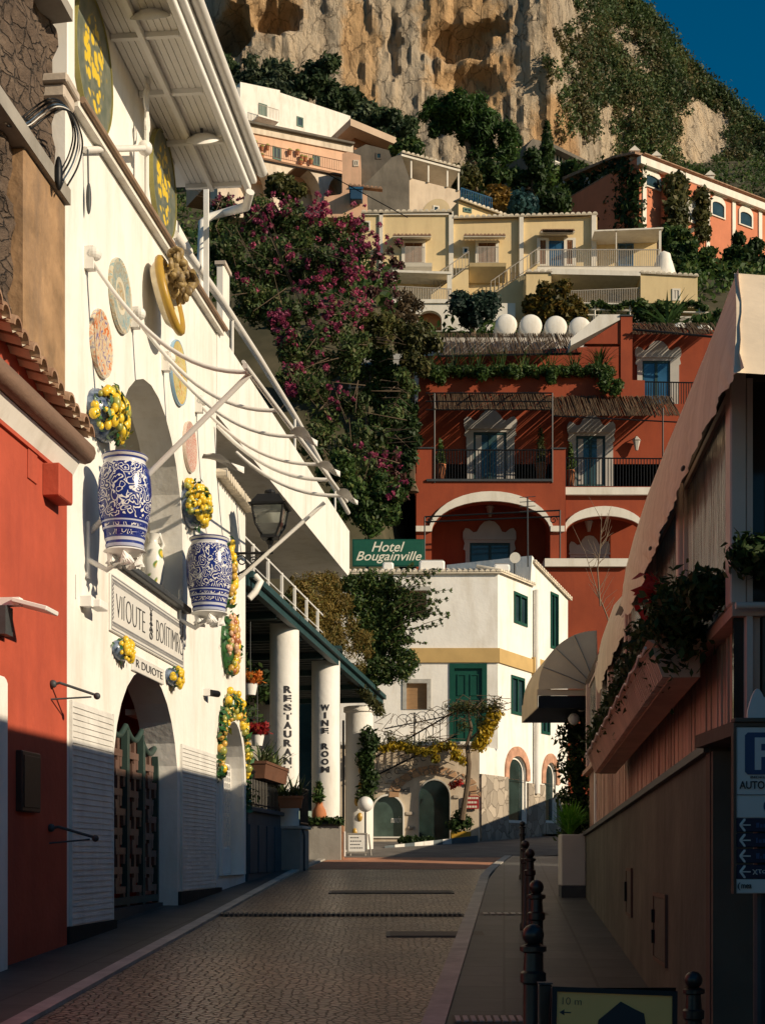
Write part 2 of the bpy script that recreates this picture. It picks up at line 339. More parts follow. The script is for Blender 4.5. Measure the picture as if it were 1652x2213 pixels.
# drain channel with iron grating across the road
grate_m = mat('iron_grate', (.075,.062,.052), .6, .3, 8, .2, 40)
def grate(y, a, b, n, w, nm='drain_grate', lab='long iron drain grating across the cobbled road', tall=.22):
    mb = MB()
    for i in range(n):
        x0 = lerp(a, b, i/n); x1 = lerp(a, b, (i+w)/n)
        mb.hexa([(x0,y,gz(y)-.03),(x1,y,gz(y)-.03),(x1,y+tall,gz(y+tall)-.03),(x0,y+tall,gz(y+tall)-.03),(x0,y,gz(y)-.008+.02),(x1,y,gz(y)-.008+.02),(x1,y+tall,gz(y+tall)+.012),(x0,y+tall,gz(y+tall)+.012)])
    return mb
YG = 1.6/((1977-HY)/FO+.05)
t = thing('drain_grate', 'long iron drain grating crossing the cobbled road', 'drain grate', W0, (-.4,YG,gz(YG)))
obj('frame', MB().add([(lcurb(YG),YG-.02,gz(YG)-.008),(rcurb(YG),YG-.02,gz(YG)-.008),(rcurb(YG),YG+.26,gz(YG+.26)-.008),(lcurb(YG),YG+.26,gz(YG+.26)-.008)], [(0,1,2,3)]), grate_m, t)
obj('bars', grate(YG, lcurb(YG)+.02, rcurb(YG)-.02, 50, .55), DGREY, t)
t = thing('drain_grate', 'short pale slotted drain grate in pavement between kerb and bollards', 'drain grate', W0, (rcurb(YG)+.5,YG,gz(YG)), 'slotted pavement drains')
obj('frame', MB().add([(rcurb(YG)+.2,YG-.02,gz(YG)+.003),(rcurb(YG)+1.05,YG-.02,gz(YG)+.003),(rcurb(YG)+1.05,YG+.3,gz(YG+.3)+.003),(rcurb(YG)+.2,YG+.3,gz(YG+.3)+.003)], [(0,1,2,3)]), grate_m, t)
obj('bars', grate(YG, rcurb(YG)+.24, rcurb(YG)+1.02, 9, .6), kst, t)
y = 9.42
t = thing('drain_grate', 'slotted drain grate in right pavement at bottom edge of photo', 'drain grate', W0, (.85,y,gz(y)), 'slotted pavement drains')
obj('frame', MB().add([(.48,y-.02,gz(y)+.003),(1.0,y-.02,gz(y)+.003),(1.0,y+.3,gz(y+.3)+.003),(.48,y+.3,gz(y+.3)+.003)], [(0,1,2,3)]), grate_m, t)
obj('bars', grate(y, .5, .98, 9, .6), kst, t)
for px, py, wd, lab in ((945,2022,.55,'flat rectangular manhole cover on the road below the long grating'),(845,1929,.95,'dark long manhole cover high up the road near the crossing')):
    y = 1.6/((py-HY)/FO+.05); x = (px-CX)/FO*y
    t = thing('manhole_cover', lab, 'manhole cover', W0, (x,y,gz(y)), 'road covers')
    obj('rim', MB().hexa([(x-wd,y,gz(y)-.05),(x+wd,y,gz(y)-.05),(x+wd,y+.5,gz(y+.5)-.05),(x-wd,y+.5,gz(y+.5)-.05),(x-wd,y,gz(y)-.006),(x+wd,y,gz(y)-.006),(x+wd,y+.5,gz(y+.5)-.006),(x-wd,y+.5,gz(y+.5)-.006)]), DGREY, t)
    obj('plate', MB().hexa([(x-wd+.04,y+.04,gz(y)-.03),(x+wd-.04,y+.04,gz(y)-.03),(x+wd-.04,y+.46,gz(y+.46)-.03),(x-wd+.04,y+.46,gz(y+.46)-.03),(x-wd+.04,y+.04,gz(y)-.0),(x+wd-.04,y+.04,gz(y)-.0),(x+wd-.04,y+.46,gz(y+.46)),(x-wd+.04,y+.46,gz(y+.46))]), grate_m, t)
# ------------------------------------------------------------------ left: white restaurant house
LW = Fr(-3.22, 14.1, math.atan2(.995, .0985))
def fit(parent, s, u0, u1, z0, z1, v, m, ext=.006, **k):   # lettering stretched to a panel area
    vs, fs = mtext(s, .3, ext=ext, **k)
    xa, xb = min(p[0] for p in vs), max(p[0] for p in vs); ya, yb = min(p[1] for p in vs), max(p[1] for p in vs)
    mb = MB(); mb.add([(u0+(x-xa)/(xb-xa)*(u1-u0), v-c, z0+(y-ya)/(yb-ya)*(z1-z0)) for x,y,c in vs], fs)
    return obj('lettering', mb, m, parent)
def recess(mb, u0, u1, z0, z1, v0, v1, t=.08):
    mb.box(u0-t, u1+t, v1, v1+t, z0-t, z1+t); mb.box(u0-t, u0, v0, v1, z0-t, z1+t); mb.box(u1, u1+t, v0, v1, z0-t, z1+t)
    mb.box(u0, u1, v0, v1, z0-t, z0); mb.box(u0, u1, v0, v1, z1, z1+t); return mb
ua, _ = LW.at(245, 1200); ub, _ = LW.at(395, 1310); SILL = 5.02
ga, _ = LW.at(245, 1700); gb, _ = LW.at(384, 1700); da, _ = LW.at(473, 1700); db, _ = LW.at(522, 1700)
niche = arch(ua, ub, SILL, 5.75, 7.5); gate_o = arch(ga, gb, .74, 2.5, 3.9); door_o = arch(da+.12, db, 1.3, 2.85, 3.75)
house = thing('white_house', 'tall white plastered restaurant house with lemon ceramics and blue jars on its wall', 'house', LW, (4,0,.9))
wall = MB().holed([(0,-.3),(9.3,-.3),(9.3,7.38),(7.04,7.38),(7.04,9.55),(0,9.27)], [niche, gate_o, door_o], 0, .45)
obj('wall', wall, WHITE, house)
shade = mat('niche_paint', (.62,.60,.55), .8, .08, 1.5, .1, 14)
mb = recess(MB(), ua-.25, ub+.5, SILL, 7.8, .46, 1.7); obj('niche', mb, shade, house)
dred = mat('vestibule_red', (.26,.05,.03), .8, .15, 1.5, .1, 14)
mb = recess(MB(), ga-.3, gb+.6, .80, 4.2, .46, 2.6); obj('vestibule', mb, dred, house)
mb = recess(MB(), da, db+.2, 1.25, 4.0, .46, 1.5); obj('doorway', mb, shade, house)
obj('sill', MB().bbox(ua-.12, ub+.12, -.10, .9, SILL-.09, SILL+.0, .015), DGREY, house)
# side returns and roof keep the house a solid block
mb = MB().box(-.0, .3, .46, 6, -.3, 9.5).box(6.74, 7.04, .46, 6, 7.4, 9.5).box(.3, 6.74, .46, 6, 9.2, 9.4).box(9.0, 9.3, .46, 6, -.3, 7.3); obj('side_wall', mb, WHITE, house)
stone_t = mat('weathered_trim', (.50,.43,.36), .8, .2, 3, .2, 25)
mb = MB().bbox(-.24, .18, -.10, .40, 9.34, 9.43, .015).bbox(-.2, .13, -.06, .40, 9.21, 9.338, .015); obj('corner_capital', mb, stone_t, house)
mb = MB().hexa([(.14,-.09,9.29),(7.2,-.09,9.57),(7.2,.11,9.57),(.14,.11,9.29),(.14,-.09,9.37),(7.2,-.09,9.65),(7.2,.11,9.65),(.14,.11,9.37)]); obj('coping', mb, FARW, house)
mb = MB().tube([(.2,-.12,9.385),(7.2,-.12,9.66)], .035).tube([(.2,-.05,9.41),(7.3,-.05,9.69)], .03); obj('coping_pipe', mb, BROWNP, house)
mb = MB()
for i in range(14):                                    # scalloped tile edge over the low end of the wall
    u = 7.1+i*.165; mb.lathe([(.075,-.16),(.075,.25)], (0,0,0), 8); k = len(mb.v)-16
    mb.v[k:] = [(u+a, c*1.0+.0, 7.44+b) for a,b,c in mb.v[k:]]
mb.box(7.06, 9.36, -.10, .46, 7.385, 7.44); obj('tile_edge', mb, PALET, house, smooth=40)
# lower wall cladding: overlapping painted boards
clad = mat('painted_board', (.68,.67,.64), .6, .1, 3, .25, 40, stain=(.5,.48,.45))
def boards(u0, u1, z0, z1, n, v=-.02):
    mb = MB(); h = (z1-z0)/n; rg = random.Random(3)
    for i in range(n):
        z = z0+i*h; k = 8
        for j in range(k):
            a = lerp(u0, u1, j/k); b = lerp(u0, u1, (j+1)/k); w1 = .014+rg.uniform(-.003,.003)
            mb.add([(a,v,z),(b,v,z),(b,v-w1,z),(a,v-w1,z),(a,v-.003,z+h),(b,v-.003,z+h)], [(0,3,2,1),(3,4,5,2)])
    mb.box(u0-.025,u0,v-.016,v+.019,z0,z1); mb.box(u1,u1+.025,v-.016,v+.019,z0,z1); return mb
for a, b, top, bot, lab in ((148,241,1512,2012,'wide panel of white lapped boards left of the gate'),(388,463,1607,1932,'narrower panel of white lapped boards between gate and small doorway')):
    u0, z1 = LW.at(a, top); u1, _ = LW.at(b, top); _, z0 = LW.at(a if a < 200 else b, bot)
    o = obj('board_panel', boards(u0+.04, u1-.04, z0, z1, 38), clad, house, label=lab)
    obj('plinth', MB().box(-.0, ga-.02, -.05, 0, -.3, .88), DGREY, house); obj('plinth', MB().box(gb+.02, da, -.05, 0, -.3, 1.12), DGREY, house)
# upper storey, set back, with the painted ovals
V2 = .13; uz, _ = LW.at(378, 420, V2)
mb = MB().box(0, uz, V2, V2+.3, 9.2, 14); obj('upper_wall', mb, WHITE, house); obj('corner_post', MB().bbox(0.0, .22, -.03, V2-.002, 9.43, 14, .01), WHITE2, house)
def oval_paint():
    m, t, b, N, L = nodes('lemon_painting'); tc = N('TexCoord'); g = N('Mapping'); g.inputs['Scale'].default_value = (3.4,0,3.4); L(tc.outputs['Object'], g.inputs[0])
    vo = N('TexVoronoi', Scale=2.6, Randomness=.8); L(g.outputs[0], vo.inputs['Vector'])
    ln = N('VectorMath', operation='LENGTH'); m3 = N('Mapping'); m3.inputs['Scale'].default_value = (2.0,0,1.45); L(tc.outputs['Object'], m3.inputs[0]); L(m3.outputs[0], ln.inputs[0])
    nz = N('TexNoise', Scale=3, Detail=4); L(tc.outputs['Object'], nz.inputs['Vector'])
    ad = N('Math', operation='MULTIPLY_ADD'); L(nz.outputs[0], ad.inputs[0]); ad.inputs[1].default_value = .5; L(ln.outputs['Value'], ad.inputs[2])
    ins = ramp(N, [(.95,(1,1,1)),(1.0,(0,0,0))]); L(ad.outputs[0], ins.inputs[0])
    lem = ramp(N, [(.50,(1,1,1)),(.58,(0,0,0))]); L(vo.outputs['Distance'], lem.inputs[0])
    mm = N('Math', operation='MULTIPLY'); L(ins.outputs[0], mm.inputs[0]); L(lem.outputs[0], mm.inputs[1])
    n2 = N('TexNoise', Scale=7, Detail=6); L(tc.outputs['Object'], n2.inputs['Vector']); bgc = ramp(N, [(.35,(.09,.11,.08)),(.6,(.16,.17,.13)),(.75,(.25,.2,.05))]); L(n2.outputs[0], bgc.inputs[0])
    mx = N('MixRGB'); L(mm.outputs[0], mx.inputs[0]); L(bgc.outputs[0], mx.inputs[1]); mx.inputs[2].default_value = (.72,.50,.03,1); L(mx.outputs[0], b.inputs['Base Color']); b.inputs['Roughness'].default_value = .4
    return m
OVP = oval_paint(); rimy = mat('yellow_rim', (.26,.24,.08), .4, .1, 5, 0)
for px, top, bot, lab in ((195, 0, 283, 'large oval panel of painted lemons on grey, nearest under the white canopy'), (347, 290, 512, 'oval panel of painted lemons further along under the canopy end')):
    u, z1 = LW.at(px, top, V2); _, z0 = LW.at(px, bot, V2); z = (z0+z1)/2; h = (z1-z0)/2; r = h*.92
    t = thing('wall_plaque', lab, 'plaque', LW, (u, V2-.03, z), 'painted lemon ovals')
    E_ = [(u+r*math.cos(a*math.pi/24), z+h*math.sin(a*math.pi/24)) for a in range(48)]; E2 = [(u+.975*r*math.cos(a*math.pi/24), z+.975*h*math.sin(a*math.pi/24)) for a in range(48)]
    obj('painting', MB().prism(E2, V2-.05, V2-.005), OVP, t); obj('rim', MB().holed(E_, [E2], V2-.065, V2-.005), rimy, t)
# canopy roof over the upper storey
cano = thing('canopy', 'long white canopy roof with boarded underside and gutter over upper terrace', 'canopy', LW, (3,0,11.1))
CZ, CO = 11.12, -.78; cu1, _ = LW.at(523, 418, CO+.1); cu0 = -2.5
mb = MB()
for i in range(10):                                    # boarded soffit
    a = lerp(CO+.1, V2-.01, i/10); b = lerp(CO+.1, V2-.01, (i+1)/10); mb.box(cu0, cu1, a+.004, b-.004, CZ, CZ+.04)
obj('soffit', mb, mat('canopy_board', (.74,.72,.68), .55, .06, 2, .06, 30), cano)
obj('roof', MB().box(cu0, cu1+.1, CO+.08, V2+.6, CZ+.045, CZ+.12), WHITE2, cano)
mb = MB().bbox(cu0, cu1+.06, CO-.02, CO+.06, CZ-.09, CZ+.16, .012).bbox(cu0, cu1+.06, CO-.10, CO-.022, CZ+.02, CZ+.24, .012); obj('fascia', mb, WHITE2, cano)
obj('gutter', MB().tube([(cu0,CO-.17,CZ+.2),(cu1+.1,CO-.17,CZ+.2)], .075, 10), PIPE, cano, smooth=60)
mb = MB()
for k in range(5):
    u = lerp(.8, cu1-.05, k/4); mb.box(u-.03, u+.03, CO+.1, V2-.01, CZ-.06, CZ-.002)
mb.box(cu0, cu1, -.28, -.22, CZ-.09, CZ-.003); obj('beam', mb, WHITE2, cano)
sp = [LW.at(533, 415, CO-.1), LW.at(527, 447, CO-.02), LW.at(490, 458, .05), LW.at(455, 468, .3), LW.at(437, 480, .42), LW.at(434, 560, .42), LW.at(433, 650, .42)]
vv = [CO-.15, CO-.05, .05, .3, .42, .42, .42]
obj('downpipe', MB().tube([(u, v, z) for (u,z),v in zip(sp, vv)], .06, 10), PIPE, cano, smooth=60)
for px, py, lab in ((324,30,'white dish lamp under the canopy at top edge of photo'),(437,298,'white dish lamp under the canopy nearer its far end')):
    u, z = LW.at(px, py, -.45); t = thing('dish_lamp', lab, 'lamp', LW, (u,-.45,z), 'canopy dish lamps')
    q = MB().lathe([(.0,.06),(.09,.05),(.20,.0),(.23,-.03)], (0,0,0), 20); q.xf(Matrix.Translation((u,-.45,z)) @ Matrix.Rotation(R(-38),4,'Y')); obj('shade', q, WHITE2, t, smooth=50)
    obj('arm', MB().tube([(u-.02,-.45,z+.05),(u-.05,-.45,CZ)], .02), DGREY, t)
# rods, brackets and posts on the terrace edge
t = thing('lamp_post', 'slim white upright rod with scrolled bracket standing on wall coping under canopy', 'post', LW, LW.at(317,430)[:1]+(-.05, 9.6))
u, _ = LW.at(317, 330, -.05); zt = LW.at(317, 160, -.05)[1]; zb = 9.5
obj('rod', MB().tube([(u,-.05,zb),(u,-.05,zt)], .03), PIPE, t); 
mb = MB()
for k, (a, s) in enumerate(((zt-.1,1),(zt-.35,-1),(zt-.6,1))): mb.tube([(u+s*.14*math.sin(q*.5)*(1-q/16), -.05, a+.16*math.cos(q*.5)*(1-q/16)) for q in range(14)], .016, 6)
obj('scroll', mb, PIPE, t)
u1_, z1_ = LW.at(312, 320, -.05); ua_, za_ = LW.at(182, 324, -.02)
obj('cross_arm', MB().tube([(ua_,-.03,za_),(u1_,-.06,z1_)], .035).ball((u1_,-.06,z1_), .09), PIPE, t, smooth=50)
obj('hanging_drop', MB().tube([(ua_,-.06,za_),(ua_+.02,-.06,za_-.35)], .01).ball((ua_+.03,-.06,za_-.5), (.03,.03,.17)), DGREY, t, smooth=50)
t = thing('terrace_post', 'thin white steel post rising from the coping to the canopy far end', 'post', LW, LW.at(445,660,-.02)[:1]+(-.02, 9.6))
u, z = LW.at(445, 660, -.02); obj('post', MB().box(u-.03,u+.03,-.06,.01,9.68,LW.at(445,395,-.02)[1]), WHITE2, t); obj('foot', MB().box(u-.09,u+.09,-.07,.05,9.62,9.68), GREYP, t)
# terrace storey behind: stone column and railing
cpost = thing('terrace_pier', 'beige stuccoed pier standing on the terrace edge beside dark railing', 'pier', LW, (9.2,.3,9.6))
ca, zt = LW.at(484, 572, .3); cb_, _ = LW.at(512, 572, .3); obj('shaft', MB().bbox(ca, ca+.45, .3, .42, 9.5, zt, .02), FARW, cpost); obj('cap', MB().box(ca-.03,ca+.48,.27,.45,zt+.002,zt+.06), stone_t, cpost)
ca2, zt2 = LW.at(383, 395, .42); solo('terrace_pier', MB().bbox(ca2, ca2+1.1, .44, .9, 9.4, 11.0, .02), FARW, 'pale weathered pier under far end of white canopy', 'pier', LW)
# handrail pipe of the terrace, then the long terrace parapet down the street
trail = thing('handrail', 'thick white pipe handrail running along the terrace edge down the street', 'handrail', LW, (10,.1,9.7))
pp = [LW.at(x, y, .12) for x, y in ((376,505),(480,652),(560,775),(640,905),(752,1108))]
obj('rail', MB().tube([(u,.12,z) for u,z in pp], .06, 10), PIPE, trail, smooth=60)
for i in range(3):
    t_ = .2+i*.33; u = lerp(pp[0][0], pp[-1][0], t_); z = float(np.interp(u, [q[0] for q in pp], [q[1] for q in pp])); obj('stanchion', MB().tube([(u,.12,z),(u,.12,z-.7)], .025, 6), PIPE, trail)
irail = thing('iron_railing', 'dark iron railing on the terrace behind the white downpipe', 'railing', LW, (8,.6,9.6))
q0, q1 = LW.at(455,520,.6), LW.at(492,600,.6); mb = MB()
for i in range(16):
    u = lerp(7.2, 12.5, i/15); mb.tube([(u,.6,9.6),(u,.6,10.75)], .014, 5)
obj('bars', mb, BLACK, irail); obj('rail', MB().tube([(7.1,.6,10.75),(12.6,.6,10.75)], .03,6).tube([(7.1,.6,9.75),(12.6,.6,9.75)], .02,6), BLACK, irail)
terr = thing('terrace', 'long cantilevered white terrace with plain parapet above the restaurant', 'terrace', LW, (15,0,8.5))
a0, z0t = LW.at(470, 705); z0b = LW.at(458, 885)[1]; a1, z1t = LW.at(753, 1148); z1b = LW.at(755, 1251)[1]
obj('parapet', MB().prism([(7.05,z0b),(a1,z1b),(a1,z1t),(7.05,9.62)], -.02, .16), WHITE, terr)
sof = MB().hexa([(7.05,.16,z0b-.003),(a1,.16,z1b),(a1,3.6,z1b),(7.05,3.6,z0b),(7.05,.16,z0b+.25),(a1,.16,z1b+.25),(a1,3.6,z1b+.25),(7.05,3.6,z0b+.25)]); obj('slab', sof, FARW, terr)
obj('back_wall', MB().box(9.3, a1+2, 2.0, 2.3, 1, z0b), GREYP, terr)
obj('end_wall', MB().box(a1-.2, a1, .17, 3.6, z1b+.26, z1t), WHITE, terr)
# awning frame of bent tubes without its cloth
aw = thing('awning', 'bare white tubular awning skeleton with bent ribs over the restaurant wall', 'awning frame', LW, (4,-.9,5))
def fz(u): return 6.7+.088*u
hz_ = [(195,555),(293,684),(359,779),(430,871)]; ORI = 1.72
FU = []
for k, (px, py) in enumerate(hz_):
    u, z = LW.at(px, py, -.05); FU.append(u); zf = fz(u-.8); pts = []
    for i in range(15):
        o = i/14; pts.append((u, -.05-o*ORI, zf+(z-zf)*(1-o)**2.2))
    rb = obj('rib', MB().tube(pts, .024, 8), PIPE, aw, smooth=60)
    obj('hinge', MB().box(u-.05,u+.05,-.1,0,z-.14,z+.1).ball((u,-.1,z+.03), .075), PIPE, rb)
uF = FU[0]; uE, _ = LW.at(742, 1095, -ORI)
obj('front_bar', MB().tube([(uF-.25,-ORI-.05,fz(uF-1.05)),(uE,-ORI-.05,fz(uE-.8))], .03, 8), PIPE, aw, smooth=60)
obj('front_bar', MB().tube([(uF+.4,-ORI+.1,fz(uF-.4)+.22),(uE+.2,-ORI+.1,fz(uE-.6)+.2)], .02, 8), PIPE, aw, smooth=60)
for (px, py), (qx, qy) in (((195,1150),(545,815)),((500,1265),(700,1085))):
    u, z = LW.at(px, py, -.02)
    if px < 300: e = (u-.05, -ORI-.05, fz(u-.85))
    else: e = (u+.1, -1.5, LW.at(qx,qy,-1.5)[1])
    obj('strut', MB().tube([(u,-.02,z), e], .032, 8), PIPE, aw, smooth=60)
for px, py in ((545,1000),(640,1090)):                 # lower ribs of the far bay
    u, z = LW.at(px-95, py-190, -.05)
    u = FU[3]+(1.2 if px < 600 else 2.6); z = 8.1; zf = fz(u-.8)
    rb = obj('rib', MB().tube([(u, -.05-i/14*ORI, zf+(z-zf)*(1-i/14)**2.2) for i in range(15)], .03, 8), PIPE, aw, smooth=60)
def petal(u, v, z, ln, ang):
    mb = MB(); rows = []
    for i in range(7):
        t_ = i/6; w_ = .10*math.sin(math.pi*(.12+.88*t_))**.8*(1.15-t_*.9); rows.append([(ln*t_, -w_, .05*math.sin(t_*5)), (ln*t_, 0, .03), (ln*t_, w_, .05*math.sin(t_*5))])
    mb.grid(rows); n = len(mb.v); mb.v += [(a,b,c-.015) for a,b,c in mb.v]; mb.f += [tuple(reversed([i+n for i in q])) for q in mb.f[:]]
    return mb.xf(Matrix.Translation((u,v,z)) @ Matrix.Rotation(R(ang),4,'Y') @ Matrix.Rotation(R(-50),4,'Z'))
for k in (1,3,5):
    u = lerp(uF+1.6, uE, k/6); obj('leaf_finial', petal(u, -ORI-.05, fz(u-.8)-.02, .38, 18+7*(k%3)), PIPE, aw, smooth=50)
u, z = LW.at(440, 985, -.5); obj('leaf_finial', petal(u, -.5, z, .6, 12), PIPE, aw)
# painted plates
def plate_mat(name, cols, rings, seed, scale=9):
    m, t, b, N, L = nodes(name); tc = N('TexCoord'); mp = N('Mapping'); mp.inputs['Scale'].default_value = (1,0,1); L(tc.outputs['Object'], mp.inputs[0])
    ln = N('VectorMath', operation='LENGTH'); L(mp.outputs[0], ln.inputs[0])
    nz = N('TexNoise', Scale=scale, Detail=3, Distortion=1.5); o = N('Mapping'); o.inputs['Location'].default_value = (seed,seed,0); L(tc.outputs['Object'], o.inputs[0]); L(o.outputs[0], nz.inputs['Vector'])
    rp = ramp(N, [(p, c) for p, c in cols]); rp.color_ramp.interpolation = 'LINEAR'; L(nz.outputs[0], rp.inputs[0])
    r2 = ramp(N, [(p, c) for p, c, k in rings]); r2.color_ramp.interpolation = 'CONSTANT'; r3 = ramp(N, [(p, (k,k,k)) for p, c, k in rings]); r3.color_ramp.interpolation = 'CONSTANT'
    sc = N('Math', operation='MULTIPLY'); sc.inputs[1].default_value = 1.0; L(ln.outputs['Value'], sc.inputs[0]); L(sc.outputs[0], r2.inputs[0]); L(sc.outputs[0], r3.inputs[0])
    mx = N('MixRGB'); L(r3.outputs[0], mx.inputs[0]); L(rp.outputs[0], mx.inputs[1]); L(r2.outputs[0], mx.inputs[2]); L(mx.outputs[0], b.inputs['Base Color']); b.inputs['Roughness'].default_value = .25
    return m
crm = (.70,.64,.50); blu = (.10,.25,.42); red_ = (.55,.12,.05)
PL = [ (261,640,155,'round ceramic plate with teal and ochre rings, uppermost on the white wall', plate_mat('plate_teal', [(.35,(.20,.33,.36)),(.5,(.55,.52,.40)),(.6,(.42,.30,.16)),(.7,(.62,.60,.5))], [(0,(.3,.2,.1),.2),(.15,crm,.75),(.20,(.16,.30,.36),.4),(.36,crm,.1),(.43,(.2,.34,.38),.8)], 1)),
       (220,743,143,'round ceramic plate with orange and violet flower on cream, left of the niche', plate_mat('plate_orange', [(.36,(.16,.15,.33)),(.46,(.66,.55,.38)),(.54,(.66,.55,.38)),(.62,(.62,.16,.04))], [(0,(.6,.2,.05),.1),(.12,(.6,.15,.04),.05),(.33,crm,.35),(.42,(.35,.12,.06),.6)], 4, 10)),
       (386,806,138,'round ceramic plate with yellow centre and pale blue rim above the niche', plate_mat('plate_yellow', [(.38,(.55,.28,.06)),(.48,(.66,.58,.35)),(.58,(.62,.52,.2)),(.68,(.3,.36,.16))], [(0,crm,.0),(.30,(.66,.5,.15),.45),(.40,(.22,.42,.62),.9)], 8)),
       (411,966,108,'round ceramic plate covered in fine pink pattern, right of the niche', plate_mat('plate_pink', [(.42,(.62,.5,.42)),(.52,(.55,.18,.14)),(.6,(.68,.55,.48))], [(0,crm,.0),(.33,(.66,.6,.5),.6),(.38,(.5,.14,.11),.5)], 12, 22)) ]
for px, py, h, lab, m in PL:
    u, z = LW.at(px, py, -.03); Y = LW.w(u,0,z).y; r = h/2/FO*Y
    prof = [(r*.97, 0), (r, -.03), (r*.98, -.05), (r*.7, -.035), (r*.3, -.03), (.001, -.03)]
    q = MB().lathe(prof, (0,0,0), 36); q.v = [(u+a, c, z+b) for a,b,c in q.v]; q.f = [tuple(reversed(f)) for f in q.f]
    solo('wall_plate', q, m, lab, 'plate', LW, 'painted plates on the white wall', smooth=50, base=(u,0,z))
# big yellow plate with a ram like relief
u, z = LW.at(344, 640, -.12); Y = LW.w(u,0,z).y; r = .40; h = 148/2/FO*Y
t = thing('relief_plate', 'big tilted yellow-rimmed oval plate with sculpted brown figures on top', 'relief plate', LW, (u, 0, z))
q = MB().lathe([(.01,-.05),(.75,-.05),(.85,-.09),(1,-.10),(1,-.06),(.8,0)], (0,0,0), 36); q.v = [(u+a*r, c*1.6+(b*.10)-.12, z+b*h) for a,b,c in q.v]; obj('plate', q, mat('relief_cream', (.66,.58,.42), .35, .25, 6, .2, 20), t, smooth=50)
obj('rim', MB().tube([(u+r*math.cos(a*.2618), -.26+.10*math.sin(a*.2618), z+h*math.sin(a*.2618)) for a in range(25)], .055, 8), mat('relief_yellow', (.62,.40,.05), .35, .3, 5, .1, 30, col2=(.35,.2,.05)), t, smooth=60)
fg = mat('relief_brown', (.16,.11,.07), .5, .4, 9, .4, 25, col2=(.42,.30,.12)); rg = random.Random(5)
q = MB()
for k in range(60): q.ball((u+rg.uniform(-.24,.26), -.26-rg.uniform(0,.2), z+h*.52+rg.uniform(-.2,.26)), (rg.uniform(.025,.07),rg.uniform(.03,.06),rg.uniform(.025,.09)), 8, 6)
q.tube([(u-.2,-.3,z+h*.3),(u-.15,-.35,z+h*.65),(u+.05,-.4,z+h*.75)], [.07,.06,.04]); q.tube([(u+.2,-.45,z+h*.35),(u+.3,-.5,z+h*.7),(u+.1,-.52,z+h*.8)], [.06,.07,.03])
obj('figures', q, fg, t, smooth=60)
# lemon ceramics
lem_me = None
def fruit(px, py, ru, dep, rz, n, rl, lab, back=LEAFG, cols=None, shape='half', cat='ceramic fruit', bowl=None, seed=1):
    u, z = LW.at(px, py, -dep*.5); t = thing('fruit_relief', lab, cat, LW, (u,0,z), 'ceramic fruit on the white wall'); rg = random.Random(seed)
    q = MB().ball((u,-.02,z), (ru*.98, dep*.8, rz*.98), 18, 10); obj('backing', q, bowl or back, t, smooth=60)
    for k in range(n):
        a = rg.uniform(-1,1); e = rg.uniform(-1,1)
        if shape == 'bowl': e = lerp(-.75,.85,(k+.5)/n); a = rg.uniform(-1,1)*math.sqrt(max(.1, 1-(e*.8 if e < 0 else e*.45)**2))
        else:
            e = lerp(-.92,.92,(k+.5)/n); a = rg.uniform(-1,1)*math.sqrt(1-e*e)*.9
        dd = math.sqrt(max(.05, 1-a*a-e*e*.6)); f = rl*rg.uniform(.6,1.25)
        mm = LEMON if not cols else rg.choice(cols)
        obj('fruit', MB().ball((u+a*ru, -dd*dep-.01, z+e*rz), (f*.9, f*.9, f*rg.uniform(1,1.35)), 10, 7), mm, t, smooth=True)
    v = leaves([(u, -dep*.45, z, ru, dep*.55, rz)], int(n*2.2), rl*1.0, seed, .45, .6, .9); v[:,1] = np.minimum(v[:,1], -.01); lobj('leaf_relief', v, LEAFG, t)
    return t
BLUEG = mat('blue_glaze', (.03,.07,.20), .25, .5, 9, .1, 40, spec=.5, col2=(.25,.32,.42))
OCH = mat('ochre_glaze', (.5,.3,.06), .3, .3, 6, .1, 40, spec=.5); PEACHG = mat('peach_glaze', (.55,.33,.2), .3, .3, 6, .1, 40, spec=.5); RUST = mat('rust_glaze', (.35,.12,.05), .3, .3, 6, .1, 40, spec=.5); OLIVE = mat('olive_glaze', (.28,.28,.06), .3, .3, 6, .1, 40, spec=.5)
fruit(241, 898, .42, .30, .28, 78, .048, 'blue hanging basket heaped with lemons, left of the niche', cols=[LEMON,LEMON,LEMON,OLIVE], shape='bowl', bowl=BLUEG, seed=2)
fruit(428, 1094, .42, .28, .30, 78, .048, 'blue hanging basket heaped with lemons, right of the niche above the smaller jar', cols=[LEMON,LEMON,OLIVE,LEMON], shape='bowl', bowl=BLUEG, seed=3)
fruit(270, 1406, .27, .16, .12, 34, .036, 'small lemon cluster on blue dish under left end of tile sign', bowl=BLUEG, seed=4)
fruit(380, 1463, .27, .16, .12, 34, .036, 'small lemon cluster on blue dish under right end of tile sign', bowl=BLUEG, seed=5)
fruit(500, 1394, .42, .17, .47, 84, .05, 'long oval garland of mixed fruit below the smaller jar', cols=[OCH,PEACHG,PEACHG,OLIVE,LEMON,RUST,OCH], seed=6)
fruit(497, 1240, .16, .14, .55, 26, .06, 'tall string of lemons half hidden behind the smaller jar', cols=[LEMON,OCH,LEMON], seed=7)
